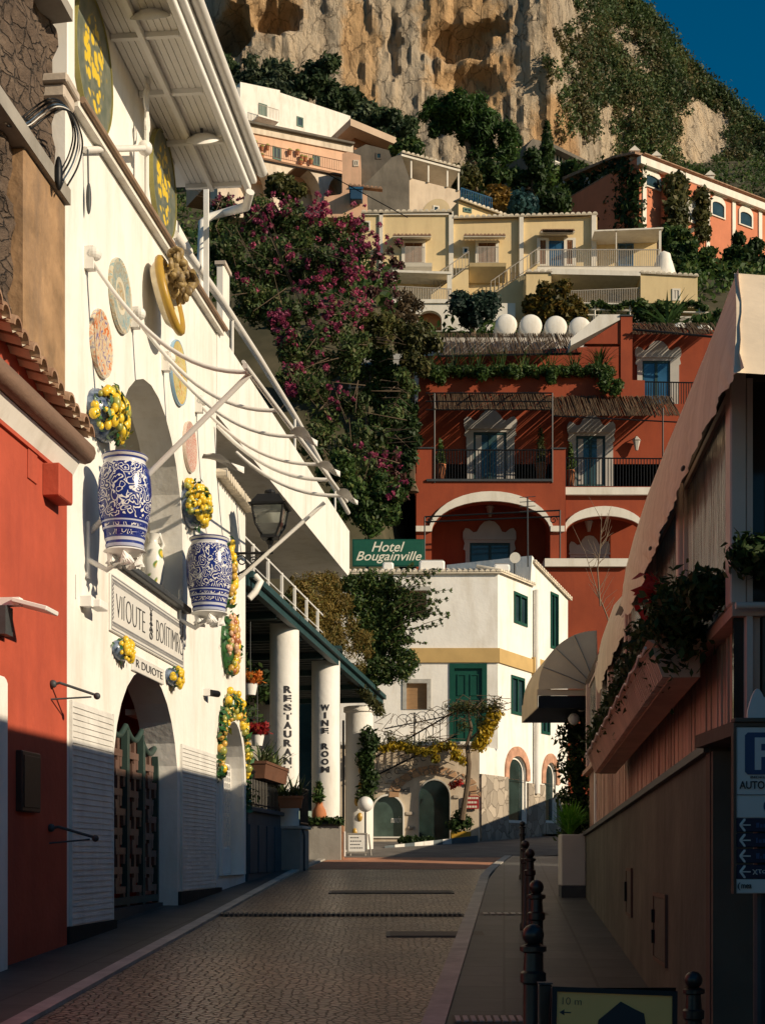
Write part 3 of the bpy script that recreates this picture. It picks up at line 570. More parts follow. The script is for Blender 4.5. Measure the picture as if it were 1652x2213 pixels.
# garland round the small doorway
cu = (da+.12+db)/2; t = thing('fruit_garland', 'arched garland of lemons and leaves round the small doorway', 'garland', LW, (cu,0,3)); rg = random.Random(9); rr = (db-da-.12)/2+.12
for k in range(96):
    a = math.pi*(k+.5)/96; q = rg.uniform(0,.34); f = rg.uniform(.032,.062)
    zz = 2.9+(.92+q*1.3)*math.sin(a)**.85; obj('fruit', MB().ball((cu+(rr+q*.55)*math.cos(a), -.04-rg.uniform(0,.06), zz), (f,f,f*1.15), 8, 6), rg.choice([LEMON,OCH,LEMON,OLIVE]), t, smooth=True)
cl_ = [(cu+(rr+.12)*math.cos(math.pi*k/18), -.05, 2.9+1.14*math.sin(math.pi*k/18)**.85, .16,.08,.16) for k in range(19)]+[(cu+rr+.1,-.05,2.7-.12*k,.1,.06,.12) for k in range(4)]
lobj('leaf_relief', leaves(cl_, 420, .07, 3, .45), LEAFG, t)
obj('door_frame', MB().holed(arch(da+.0, db+.12, 1.3, 2.85, 3.9), [arch(da+.121, db-.001, 1.301, 2.85, 3.75)], -.05, -.003), WHITE2, house)
# lattice gate in the small doorway
t = thing('lattice_gate', 'white lattice gate closing the small arched doorway', 'gate', LW, (cu,.2,1.3)); mb = MB(); a, b = da+.14, db-.02
for i in range(11): x = lerp(a,b,i/10); mb.box(x-.014,x+.014,.18,.2,1.75,3.1)
for i in range(15): z = lerp(1.75,3.1,i/14); mb.box(a,b,.2,.22,z-.014,z+.014)
obj('lattice', mb, WHITE2, t); obj('kick_panel', MB().bbox(a,b,.17,.23,1.3,1.74), WHITE2, t)
# scrolled iron gate in the big arch
gate = thing('iron_gate', 'dark double gate of interlocking meander ironwork with wavy top in big arch', 'gate', LW, ((ga+gb)/2,.28,1.0))
gm_ = mat('gate_bronze', (.19,.11,.085), .32, .4, 3, .15, 30, metal=.4, spec=.6); GT = mat('gate_green', (.035,.06,.052), .4, .2, 4, .05, 30)
npan = 4; pw = (gb-ga-.06)/npan
for k in range(npan):
    x0 = ga+.03+k*pw; x1 = x0+pw; zt = 3.05+(.12 if k in (1,2) else 0)
    f = obj('leaf_frame', MB().box(x0,x0+.055,.25,.33,.98,zt).box(x1-.055,x1,.25,.33,.98,zt).box(x0+.055,x1-.055,.25,.33,1.0,1.09), GT, gate)
    pts = [(lerp(x0,x1,i/14), .29, zt+.05-.15*math.sin(math.pi*i/14)) for i in range(15)]
    obj('top_rail', MB().tube(pts, .04, 8), GT, f, smooth=60)
    mb = MB(); n = 8; hh = (zt-1.25)/n; xa, xb = x0+.075, x1-.075; xm = (xa+xb)/2; tk = .085
    for i in range(n):                                 # meander: interlocking hooked bars
        z = 1.14+i*hh
        s = i % 2; wq = (xb-xa)
        a0_, a1_ = (xa, xa+.74*wq) if s else (xb-.74*wq, xb)
        mb.box(a0_, a1_, .262, .318, z, z+tk); mb.box(a0_, a0_+tk, .266, .314, z+tk, z+hh*.78); mb.box(a1_-tk, a1_, .268, .312, z-hh*.5, z-.001)
        mb.box(xm-tk*.55, xm+tk*.55, .27, .31, z+tk+.001, z+hh-.001)
    obj('meander', mb, gm_, gate)
obj('bottom_rail', MB().box(ga+.01,gb-.01,.20,.45,.70,.975), DGREY, gate)
# lamp inside the arch, camera, floodlight
u, z = LW.at(302, 1545, .5); t = thing('flood_lamp', 'flat floodlight hanging inside the gate arch', 'lamp', LW, (u,.5,z)); obj('head', MB().bbox(u-.28,u+.28,.3,.62,z-.03,z+.05,.01), WHITE2, t); obj('stem', MB().box(u-.03,u+.03,.5,.56,z+.05,z+.4), DGREY, t)
u, z = LW.at(458, 1498, -.1); t = thing('security_camera', 'small black security camera beside the lemon garland doorway', 'camera', LW, (u,-.02,z)); obj('body', MB().tube([(u-.12,-.1,z-.01),(u+.12,-.16,z)], .05, 10), BLACK, t, smooth=60); obj('bracket', MB().box(u-.14,u-.06,-.1,0,z-.05,z+.05), WHITE2, t)
u, z = LW.at(195, 1303, -.08); t = thing('flood_lamp', 'small white spotlight on bracket left of tile sign', 'lamp', LW, (u,-.02,z)); obj('head', MB().bbox(u-.02,u+.26,-.2,-.08,z-.05,z+.04,.01), WHITE2, t); obj('bracket', MB().box(u-.1,u+.02,-.12,0,z-.05,z+.06).tube([(u-.25,-.01,z+.25),(u-.25,-.01,z)], .008), WHITE2, t)
# tile signs
tile_w = mat('glazed_tile', (.70,.69,.66), .35, .05, 2, .05, 20, spec=.5)
u0, z1 = LW.at(240, 1237, -.03); u1, _ = LW.at(397, 1345, -.03); _, z0 = LW.at(240, 1362, -.03)
t = thing('tile_sign', 'long glazed tile sign with ornamental border and thin lettering under the niche', 'sign', LW, ((u0+u1)/2,-.03,z0)); obj('panel', MB().bbox(u0,u1,-.03,0,z0,z1,.006), tile_w, t)
bt = mat('border_grey', (.22,.22,.23), .5, .2, 5, 0); mb = MB(); rg = random.Random(4)
for i in range(70):
    for zz in (z0+.06, z1-.11):
        x = lerp(u0+.05,u1-.05,(i+.5)/70); mb.box(x-.016,x+.004,-.036,-.0305,zz,zz+.022); mb.box(x-.002,x+.016,-.0355,-.0305,zz+.026,zz+.05); mb.box(x-.02,x-.006,-.035,-.0305,zz+.035,zz+.055)
for i in range(9):
    for x in (u0+.05, u1-.09): zz = lerp(z0+.13,z1-.15,i/8); mb.box(x,x+.02,-.036,-.0305,zz,zz+.024); mb.box(x+.022,x+.045,-.0355,-.0305,zz+.02,zz+.045)
obj('border', mb, bt, t); obj('outline', MB().holed(rect(u0+.02,u1-.02,z0+.02,z1-.02), [rect(u0+.032,u1-.032,z0+.032,z1-.032)], -.034, -.0305), bt, t)
ts = lambda x: LW.at(x, 1300, -.03)[0]
fit(t, 'VI\u017fOUTE', ts(251), ts(313), z0+.19, z1-.17, -.031, INK, off=-.012); fit(t, 'BO\u017fITIMRC', ts(338), ts(394), z0+.19, z1-.17, -.031, INK, off=-.012)
xm = ts(326); mb = MB()
for s in (-1,1):
    for k in range(4): mb.tube([(xm+s*(.02+.05*math.sin(q*.7+k)), -.034, z0+.16+.09*k+q*.018) for q in range(8)], .006, 5)
mb.tube([(xm,-.034,z0+.16),(xm+.01,-.034,z1-.15)], .006, 5); obj('ornament', mb, INK, t)
u0, z1 = LW.at(288, 1412, -.03); u1, _ = LW.at(355, 1445, -.03); _, z0 = LW.at(288, 1448, -.03)
t = thing('tile_sign', 'short glazed tile sign lettered R DUIOTE above the gate arch', 'sign', LW, ((u0+u1)/2,-.03,z0)); obj('panel', MB().bbox(u0,u1,-.03,0,z0,z1,.006), tile_w, t)
fit(t, 'R DUIOTE', u0+.12, u1-.1, z0+.055, z1-.05, -.031, INK, off=-.004)
# blue and white jars in wall brackets
def jarmat(name, rx, h, seed, bands):
    m, t, b, N, L = nodes(name); tc = N('TexCoord'); mp = N('Mapping'); mp.inputs['Location'].default_value = (seed,seed,seed); L(tc.outputs['Object'], mp.inputs[0])
    vo = N('TexVoronoi', Scale=11, Randomness=1); nd = N('TexNoise', Scale=5, Detail=2); L(mp.outputs[0], nd.inputs['Vector'])
    ad = N('MixRGB', blend_type='ADD'); ad.inputs[0].default_value = .22; L(mp.outputs[0], ad.inputs[1]); L(nd.outputs[1], ad.inputs[2]); L(ad.outputs[0], vo.inputs['Vector'])
    wv = N('Math', operation='SINE'); k = N('Math', operation='MULTIPLY'); k.inputs[1].default_value = 21; L(vo.outputs['Distance'], k.inputs[0]); L(k.outputs[0], wv.inputs[0])
    fl = ramp(N, [(.52,(0,0,0)),(.74,(1,1,1))]); L(wv.outputs[0], fl.inputs[0])
    n2 = N('TexNoise', Scale=6, Detail=3, Distortion=2.2); L(mp.outputs[0], n2.inputs['Vector']); f2 = ramp(N, [(.36,(0,0,0)),(.40,(1,1,1))]); L(n2.outputs[0], f2.inputs[0])
    mn = N('Math', operation='MINIMUM'); L(fl.outputs[0], mn.inputs[0]); 
    inv = N('Invert'); L(f2.outputs[0], inv.inputs['Color']); mxm = N('Math', operation='MAXIMUM'); L(fl.outputs[0], mxm.inputs[0]); L(inv.outputs[0], mxm.inputs[1])
    n4 = N('TexNoise', Scale=2.2, Detail=1); L(mp.outputs[0], n4.inputs['Vector']); f4 = ramp(N, [(.54,(1,1,1)),(.60,(.10,.10,.10))]); L(n4.outputs[0], f4.inputs[0])
    mu = N('Math', operation='MULTIPLY'); L(mxm.outputs[0], mu.inputs[0]); L(f4.outputs[0], mu.inputs[1])
    sx = N('SeparateXYZ'); L(tc.outputs['Object'], sx.inputs[0]); dv = N('Math', operation='DIVIDE'); dv.inputs[1].default_value = h; L(sx.outputs[2], dv.inputs[0])
    bd = ramp(N, bands); bd.color_ramp.interpolation = 'CONSTANT'; L(dv.outputs[0], bd.inputs[0])       # r = 1: pattern, g = value of plain band
    s2 = N('SeparateXYZ'); L(bd.outputs[0], s2.inputs[0])
    m1 = N('MixRGB'); L(s2.outputs[0], m1.inputs[0]); L(s2.outputs[1], m1.inputs[1]); L(mu.outputs[0], m1.inputs[2])
    col = ramp(N, [(0,(.012,.022,.16)),(.35,(.05,.08,.30)),(.75,(.45,.48,.6)),(1,(.72,.71,.68))]); L(m1.outputs[0], col.inputs[0]); L(col.outputs[0], b.inputs['Base Color'])
    b.inputs['Roughness'].default_value = .18; b.inputs['Specular IOR Level'].default_value = .5
    return m
BND = [(0,(0,.7,0)),(.03,(0,.1,0)),(.06,(0,.8,0)),(.09,(0,.15,0)),(.115,(1,.6,0)),(.165,(0,.05,0)),(.185,(0,.75,0)),(.205,(1,.6,0)),(.235,(0,.1,0)),(.26,(0,.75,0)),(.275,(0,0,0)),(.295,(1,.9,0)),(.885,(0,.9,0)),(.93,(0,.2,0)),(.95,(0,.95,0)),(.975,(0,.05,0))]
PRO = [(.60,0),(.70,.0),(.73,.03),(.70,.06),(.76,.10),(.78,.17),(.83,.20),(.86,.27),(.92,.33),(.99,.48),(1,.6),(.97,.74),(.90,.84),(.80,.895),(.76,.925),(.80,.95),(.86,.965),(.87,.985),(.80,1.0),(.70,.985),(.66,.90)]
for px, y0, y1, wpx, lab, sd in ((270,985,1187,115,'bigger blue and white ceramic jar hanging left of the niche',.3),(452,1163,1322,100,'smaller blue and white ceramic jar hanging right of the niche under the street lamp',2.7)):
    v = -.42; u, zt = LW.at(px, y0, v); _, zb = LW.at(px, y1, v); Y = LW.w(u,v,0).y; r = wpx/2/FO*Y; h = zt-zb
    t = thing('ceramic_jar', lab, 'jar', LW, (u,v,zb), 'blue and white jars'); q = MB().lathe([(a*r,b*h) for a,b in PRO], (u,v,zb), 40); obj('body', q, jarmat('jar_glaze', r, h, sd, BND), t, smooth=60)
    br = MB().lathe([(r*.7,-.01),(r*.8,-.03),(r*.5,-.07),(.04,-.10)], (u,v,zb), 20); br.tube([(u,v,zb-.08),(u-.02,v*.55,zb-.22),(u,-.02,zb-.1)], .03).tube([(u,-.02,zb-.3),(u,-.02,zb+.3)], .025); obj('bracket', br, WHITE2, t, smooth=60)
    q = MB()
    for k in range(5): a = k*1.26; q.add(petal(0,0,0,.12,20).xf(Matrix.Translation((u+r*.5*math.cos(a), v+r*.5*math.sin(a), zb-.10)) @ Matrix.Rotation(a,4,'Z') @ Matrix.Rotation(R(55),4,'Y')).v, petal(0,0,0,.12,20).f)
    obj('leaf_bracket', q, WHITE2, t)
# lemon painted jugs in the niche
def jugmat():
    m, t, b, N, L = nodes('lemon_jug'); tc = N('TexCoord'); vo = N('TexVoronoi', Scale=5.5); L(tc.outputs['Object'], vo.inputs['Vector']); nz = N('TexNoise', Scale=3); L(tc.outputs['Object'], nz.inputs['Vector'])
    rp = ramp(N, [(0,(.6,.42,.03)),(.26,(.6,.42,.03)),(.30,(.12,.2,.04)),(.40,(.2,.3,.1)),(.44,(.72,.71,.66))]); L(vo.outputs['Distance'], rp.inputs[0]); r2 = ramp(N, [(.47,(0,0,0)),(.52,(1,1,1))]); L(nz.outputs[0], r2.inputs[0])
    mx = N('MixRGB'); L(r2.outputs[0], mx.inputs[0]); mx.inputs[1].default_value = (.74,.72,.67,1); L(rp.outputs[0], mx.inputs[2]); L(mx.outputs[0], b.inputs['Base Color']); b.inputs['Roughness'].default_value = .2
    return m
JM = jugmat()
for px, y0, y1, wpx, lab, vj in ((331,1155,1249,50,'white amphora painted with lemons standing in the niche behind the bigger jar',.35),(347,1075,1185,32,'slim white jug with big looped handle at back of the niche',.8),(290,1178,1237,38,'small white lemon pitcher on niche sill below the bigger jar',.12)):
    u, zt = LW.at(px, y0, vj); Y = LW.w(u,vj,0).y; r = wpx/2/FO*Y; zb = SILL+.0; h = zt-zb
    t = thing('jug', lab, 'jug', LW, (u,vj,zb), 'lemon jugs in the niche')
    obj('body', MB().lathe([(.45*r,0),(.6*r,.02*h),(.5*r,.1*h),(.85*r,.35*h),(1*r,.6*h),(.8*r,.78*h),(.42*r,.87*h),(.4*r,.93*h),(.62*r,1*h),(.5*r,.99*h)], (u,vj,zb), 24), JM, t, smooth=60)
    obj('handle', MB().tube([(u+r*.35,vj,zb+.92*h),(u+r*.9,vj-.05,zb+1.05*h),(u+r*1.35,vj-.08,zb+.9*h),(u+r*.8,vj,zb+.66*h)], .025), WHITE2, t, smooth=60)
# street lantern
v = -.63; u, zt = LW.at(583, 1058, v); _, zb = LW.at(583, 1162, v)
lan = thing('street_lantern', 'black four-sided street lantern on scrolled wall bracket', 'street lamp', LW, (u,v,zb-.2)); Hh = zt-zb
sq = lambda r, z: [(u-r,v-r,z),(u+r,v-r,z),(u+r,v+r,z),(u-r,v+r,z)]
def frust(rz): 
    mb = MB()
    for (r0,z0),(r1,z1) in zip(rz, rz[1:]): mb.hexa(sq(r0,z0)+sq(r1,z1))
    return mb
obj('roof', frust([(.29,zb+Hh*.62),(.30,zb+Hh*.66)]).add(frust([(.27,zb+Hh*.661),(.17,zb+Hh*.86),(.15,zb+Hh*.87)]).v, frust([(.27,zb+Hh*.661),(.17,zb+Hh*.86),(.15,zb+Hh*.87)]).f).ball((u,v,zb+Hh*.93), (.09,.09,.06)), BLACK, lan)
mb = MB()
for sx_, sy_ in ((-1,-1),(1,-1),(1,1),(-1,1)): mb.tube([(u+sx_*.25,v+sy_*.25,zb+Hh*.62),(u+sx_*.2,v+sy_*.2,zb+Hh*.25),(u+sx_*.11,v+sy_*.11,zb+.02)], .017, 6)
mb.hexa(sq(.13,zb-.02)+sq(.13,zb+.025)).tube([(u,v,zb-.26),(u,v,zb)], .03).lathe([(.03,-.12),(.07,-.06),(.03,-.02)], (u,v,zb), 10); obj('frame', mb, BLACK, lan)
lg = mat('lantern_glass', (.34,.36,.33), .12, .15, 3, 0, spec=.5); lg.node_tree.nodes['Principled BSDF'].inputs['Transmission Weight'].default_value = .75
obj('glass', frust([(.105,zb+.03),(.19,zb+Hh*.25),(.235,zb+Hh*.61)]), lg, lan)
mb = MB().tube([(u-.0,0,zb-.24),(u,v-.05,zb-.24)], .022); mb.tube([(u,-.02,zb-.62),(u,-.25,zb-.50),(u,v+.1,zb-.25)], .018)
for c0, rr, sg in ((-.17,.10,1),(-.36,.07,-1)): mb.tube([(u, c0+rr*(1-q/18)*math.cos(q*.62)*sg, zb-.36+rr*(1-q/18)*math.sin(q*.62)) for q in range(16)], .011, 6)
mb.box(u-.04,u+.04,-.02,0,zb-.7,zb-.15); obj('bracket', mb, BLACK, lan)
# ------------------------------------------------------------------ left edge: red house, rough wall behind it
redh = thing('red_house', 'red plastered house with tiled eave at left edge of photo', 'house', LW, (-3,0,.6))
obj('wall', MB().box(-7,-.03,-.03,.4,-.4,5.56), RED, redh)
obj('soffit', MB().prismx([(-.03,5.44),(-.06,5.44),(-.15,5.60),(-.03,5.60)], -7, .02), FARW, redh)
obj('eave_beam', MB().tube([(-7,-.17,5.72),(.12,-.17,5.72)], .115, 12), mat('eave_timber', (.19,.12,.085), .75, .3, 3, .3, 20, stretch=(.3,3,3)), redh, smooth=60)
rg = random.Random(2); mb = MB(); mb2 = MB()
for i in range(29):
    uu = -6.6+i*.235; a = rg.uniform(-.02,.02)
    for q, (w1, off, M_) in enumerate(((.105,0,mb),)):
        pr = [(w1*math.cos(k*math.pi/8), w1*math.sin(k*math.pi/8)) for k in range(9)]+[((w1-.025)*math.cos(k*math.pi/8), (w1-.025)*math.sin(k*math.pi/8)) for k in range(8,-1,-1)]
        n = len(pr); ze = 5.86-.13*uu; vs = [(uu+a+x,-.29-.02*(i%2),ze+z) for x,z in pr]+[(uu+a+x,.5,ze+.22+z) for x,z in pr]
        M_.add(vs, [tuple(range(n))]+[(k,(k+1)%n,(k+1)%n+n,k+n) for k in range(n)])
    mb2.add([(uu-.118,-.26,ze+.03),(uu-.02,-.26,ze-.04),(uu+.118,-.26,ze+.03),(uu-.118,.5,ze+.25),(uu-.02,.5,ze+.19),(uu+.118,.5,ze+.25)], [(0,1,4,3),(1,2,5,4)])
rf = obj('roof', mb2, PALET, redh); obj('roof_tile', mb, TILE, rf, smooth=50)
za, zb2 = LW.at(0, 688, -.06)[1], LW.at(138, 866, -.06)[1]
obj('parapet', MB().prism([(-7,5.4),(-.02,5.4),(-.02,zb2-.1),(LW.at(0,688,-.06)[0],za),(-7,za+.7)], -.06, .2), RED, redh)
u, z = LW.at(131, 1047, -.14); t = thing('meter_box', 'red painted electric box on the red wall at its right corner', 'box', LW, (u,-.03,z)); obj('body', MB().bbox(u-.2,u+.2,-.2,-.035,z-.16,z+.16,.012), RED, t); obj('cover', MB().bbox(u-.62,u-.38,-.045,-.032,z-.1,z+.28,.004), RED, t)
u, z = LW.at(42, 1305, -.2); t = thing('flood_lamp', 'flat white floodlight tilted out from the red wall', 'lamp', LW, (u,-.03,z)); q = MB().bbox(-.16,.16,-.16,.16,-.02,.02,.006); q.xf(Matrix.Translation((u+.05,-.33,z-.02)) @ Matrix.Rotation(R(15),4,'X')); obj('head', q, WHITE2, t); obj('bracket', MB().box(u-.06,u+.04,-.22,-.03,z-.02,z+.05), WHITE2, t); obj('ballast', MB().box(u-.12,u+.06,-.12,-.03,z-.28,z-.03), DGREY, t)
for (x0,y0),(x1,y1),lab in (((92,1472),(158,1480),'thin dark lamp arm on the red wall above the shadow line'),((88,1790),(160,1790),'thin dark lamp arm low on the shaded red wall')):
    (u0,zz0),(u1,zz1) = LW.at(x0,y0,-.05), LW.at(x1,y1,-.35); t = thing('wall_lamp', lab, 'lamp', LW, (u0,-.03,zz0), 'lamp arms on red wall')
    obj('arm', MB().tube([(u0+.3,-.03,zz0),(u0+.3,-.12,zz0+.02),(u0+.5,-.42,zz0-.08)], .014), DGREY, t); obj('head', MB().ball((u0+.5,-.43,zz0-.09), .035).ball((u0+.3,-.05,zz0+.01), .04), DGREY, t, smooth=True); obj('stay', MB().tube([(u0+.3,-.03,zz0-.14),(u0+.48,-.38,zz0-.1)], .009), DGREY, t)
u, z = LW.at(60, 1690, -.05); solo('notice_case', MB().bbox(u-.25,u+.25,-.09,-.03,z-.28,z+.28,.01).bbox(u-.21,u+.21,-.10,-.091,z-.24,z+.24,.004), mat('case_brown',(.05,.03,.025),.4,.2,4,.05,20), 'dark shallow notice case on the shaded red wall', 'notice case', LW)
u, _ = LW.at(15, 1700, -.1); solo('white_pilaster', MB().bbox(u-1.5,u,-.12,-.032,-.3,LW.at(10,1462,-.1)[1],.03), WHITE, 'edge of white plastered pilaster at far left of photo', 'pilaster', LW)
# rough stone house wall rising behind
def rough():
    m, t, b, N, L = nodes('rubble'); tc = N('TexCoord'); mp = N('Mapping'); mp.inputs['Scale'].default_value = (4.2,4.2,7.5); L(tc.outputs['Object'], mp.inputs[0])
    nd = N('TexNoise', Scale=2, Detail=4); L(mp.outputs[0], nd.inputs['Vector']); ad = N('MixRGB', blend_type='ADD'); ad.inputs[0].default_value = .5; L(mp.outputs[0], ad.inputs[1]); L(nd.outputs[1], ad.inputs[2])
    vo = N('TexVoronoi', Scale=1, feature='DISTANCE_TO_EDGE'); L(ad.outputs[0], vo.inputs['Vector']); nz = N('TexNoise', Scale=4, Detail=8, Roughness=.7); L(tc.outputs['Object'], nz.inputs['Vector'])
    rp = ramp(N, [(.3,(.075,.05,.035)),(.55,(.15,.105,.075)),(.75,(.23,.17,.125))]); L(nz.outputs[0], rp.inputs[0]); gp = ramp(N, [(.0,(.35,.35,.35)),(.06,(1,1,1))]); L(vo.outputs['Distance'], gp.inputs[0])
    mu = N('MixRGB', blend_type='MULTIPLY'); mu.inputs[0].default_value = .55; L(rp.outputs[0], mu.inputs[1]); L(gp.outputs[0], mu.inputs[2]); L(mu.outputs[0], b.inputs['Base Color']); b.inputs['Roughness'].default_value = .95
    ad2 = N('Math', operation='ADD'); L(gp.outputs[0], ad2.inputs[0]); L(nz.outputs[0], ad2.inputs[1]); bp = N('Bump', Strength=1.0, Distance=.12); L(ad2.outputs[0], bp.inputs['Height']); L(bp.outputs[0], b.inputs['Normal'])
    return m
RUB = rough(); sh = thing('stone_house', 'old rough stone house end with peeling plaster pier at upper left', 'house', LW, (-3,.5,5.5)); rows = []
for i in range(70):
    z = 5+9*i/69; rows.append([(u, .11+.09*noise.noise((u*2.2,z*3.5,1))+.07*noise.noise((u*6,z*9,4)), z) for u in [-7+7.0*j/80 for j in range(81)]])
obj('rubble_wall', MB().grid(rows), RUB, sh, smooth=True)
ua_, zt_ = LW.at(52, 318, -.01); stuc = mat('peeling_stucco', (.32,.20,.11), .9, .35, 2.2, .7, 10, stain=(.13,.10,.08))
obj('pier', MB().bbox(ua_, -.03, -.015, .2, 5.2, zt_, .015), stuc, sh); obj('lintel', MB().box(-4, -.03, -.07, .3, zt_+.003, zt_+.16), GREYP, sh)
obj('eave', MB().prismx([(.4,.05),(-.12,.08),(-.12,.2),(.4,.3)], -7, -.12).xf(Matrix.Translation((0,0,LW.at(138,14,-.1)[1]-.1))), GREYP, sh)
cb = thing('cable_bundle', 'bundle of black and blue cables looping over house corner and taped end', 'cables', LW, (-.5,-.1,8)); CABM = mat('cable_blue', (.04,.07,.11), .4, .2, 6, 0)
def cab(off, m, r=.018):
    pts = [(0,255,.05),(45,262,.05),(80,238,-.05),(112,219,-.2),(140,228,-.25),(157,262,-.22),(163,300,-.2),(152,345,-.15),(128,388,-.1)]
    q = []
    for i in range(len(pts)-1):
        for k in range(6):
            t_ = k/6; p0, a, b, p3 = [pts[min(max(j,0),len(pts)-1)] for j in (i-1,i,i+1,i+2)]
            c3 = [.5*(2*a[n]+(b[n]-p0[n])*t_+(2*p0[n]-5*a[n]+4*b[n]-p3[n])*t_**2+(3*a[n]-p0[n]-3*b[n]+p3[n])*t_**3) for n in range(3)]
            uu, zz = LW.at(c3[0], c3[1]+off, c3[2]); q.append((uu, c3[2]-off*.004, zz))
    obj('cable', MB().tube(q, r, 6), m, cb, smooth=True)
for k, o_ in enumerate((0,7,-6,12,18)): cab(o_, (BLACK, CABM, BLACK, PIPE, BLACK)[k], (.011,.009,.008,.006,.010)[k])
uu, zz = LW.at(127, 375, -.1); obj('taped_end', MB().ball((uu,-.1,zz), (.05,.04,.17)), BLACK, cb, smooth=True)
# ------------------------------------------------------------------ restaurant pergola and terrace past the white house
a = LW.at(535, 1240); p0 = LW.w(a[0], 0, 0); p1 = Vector(P(826, 1507, 36.5)); ang = math.atan2(p1.y-p0.y, p1.x-p0.x)
PG = Fr(p0.x, p0.y, ang); PL_ = math.hypot(p1.y-p0.y, p1.x-p0.x); ZA, ZB = a[1], p1.z
def pz(u): return lerp(ZA, ZB, u/PL_)
perg = thing('pergola', 'long dark green metal pergola roof over restaurant pillars', 'pergola', PG, (PL_/2,0,5.5))
def slant(mb, u0, u1, v0, v1, dz0, dz1):
    return mb.hexa([(u0,v0,pz(u0)+dz0),(u1,v0,pz(u1)+dz0),(u1,v1,pz(u1)+dz0),(u0,v1,pz(u0)+dz0),(u0,v0,pz(u0)+dz1),(u1,v0,pz(u1)+dz1),(u1,v1,pz(u1)+dz1),(u0,v1,pz(u0)+dz1)])
obj('edge_beam', slant(slant(MB(), 0, PL_, -.02, .10, -.20, 0), 0, PL_, -.10, -.021, -.06, .05), TEALB, perg)
obj('end_beam', slant(MB(), -.02, .12, .101, 3.0, -.2, -.01), TEALB, perg)
mb = MB()
for i in range(46): u = .2+i*(PL_-.3)/46; slant(mb, u, u+.05, .101, 3.2, -.13, -.09)
obj('slats', mb, mat('slat_grey', (.13,.15,.15), .5, .2, 4, .05, 30), perg)
obj('deck', slant(MB(), 0, PL_, .101, 3.2, -.06, -.02), mat('deck_dark', (.02,.025,.028), .8, .3, 3, .1, 20), perg)
mb = MB()
for k in range(7): u = .3+k*2.0; slant(mb, u, u+.08, .102, 3.2, -.26, -.131)
obj('joist', mb, TEALB, perg)
q0 = PG.at(546, 1255, -.12); obj('spout', MB().tube([(.1,-.10,pz(0)-.02),(.1,-.2,pz(0)-.12),(.05,-.12,pz(0)-.3),(0,-.02,pz(0)-.42)], .06, 8), PIPE, perg, smooth=60)
wr = thing('balcony_railing', 'light white railing with slim posts along pergola roof edge', 'railing', PG, (3,.25,6.3)); 
for k in range(7): u = .2+k*1.05; obj('post', MB().box(u-.025,u+.025,.225,.275,pz(u),pz(u)+.85), WHITE2, wr)
obj('rail', MB().tube([(0,.25,pz(0)+.83),(7,.25,pz(7)+.83)], .02,6).tube([(0,.25,pz(0)+.45),(7,.25,pz(7)+.45)], .012,5), WHITE2, wr)
# pillars
def wrap(s, c, r, th0, z0, z1, h, parent, wd):
    n = len(s); mb = MB()
    for k, ch in enumerate(s):
        if ch == ' ': continue
        vs, fs = mtext(ch, .3, off=.022, ext=.0)
        ya, yb = min(p[1] for p in vs), max(p[1] for p in vs); xa, xb = min(p[0] for p in vs), max(p[0] for p in vs)
        zc = lerp(z1, z0, (k+.5)/n); ww = wd*(.3 if ch == 'I' else 1.25 if ch in 'WM' else 1)
        V = []
        for x, y, e in vs:
            th = th0+((x-xa)/(xb-xa)-.5)*ww/r; V.append((c[0]+(r+.006)*math.sin(th), c[1]-(r+.006)*math.cos(th), zc+((y-ya)/(yb-ya)-.5)*h))
        mb.add(V, fs)
    return obj('lettering', mb, INK, parent)
for px, Y, rp_, ty, by, s, ly0, ly1, th, lab in ((614.5,27.2,31.5,1389,1790,'RESTAURANT',1484,1675,.30,'round white pillar lettered RESTAURANT downwards'),(703.6,31.0,30.5,1471,1778,'WINE ROOM',1524,1673,.0,'round white pillar lettered WINE ROOM downwards on grey plinth')):
    x, _, zt = P(px, ty, Y); zb = EYE+(HY-by)/FO*Y; r = rp_/FO*Y; zt = pz(2)-.1
    t = thing('pillar', lab, 'pillar', W0, (x,Y,zb), 'lettered restaurant pillars')
    obj('shaft', MB().lathe([(r,zb),(r,lerp(zb,zt,.3)),(r,lerp(zb,zt,.6)),(r,zt)], (x,Y,0), 40), WHITE, t, smooth=60); obj('capital', MB().box(x-r-.05,x+r+.05,Y-r-.05,Y+r+.05,zt-.02,zt+.05), TEALB, t)
    zz0, zz1 = EYE+(HY-ly1)/FO*Y, EYE+(HY-ly0)/FO*Y; wrap(s, (x,Y), r, th+math.atan2(x,Y)*0, zz0, zz1, (zz1-zz0)/len(s)*.8, t, .155)
    if 'WINE' in s:
        g = gz(Y)-.1; obj('plinth', MB().bbox(x-.40,x+.36,Y-.42,Y+.6,g,zb-.06,.02), GREYP, t); obj('plinth_cap', MB().bbox(x-.45,x+.40,Y-.47,Y+.65,zb-.059,zb,.012), DGREY, t)
        obj('brick_side', MB().box(x+.361,x+.40,Y-.40,Y+.6,g,zb-.07), mat('side_brick',(.32,.17,.10),.85,.3,5,.3,20), t); WP = (x,Y,zb)
        sg = solo('menu_sheet', MB().box(x+.42,x+.44,Y-.35,Y+.1,zb-.75,zb-.2).box(x+.40,x+.42,Y-.3,Y+.05,zb-.7,zb-.25), WHITE2, 'white menu sheet fixed on side of the wine room plinth', 'notice')
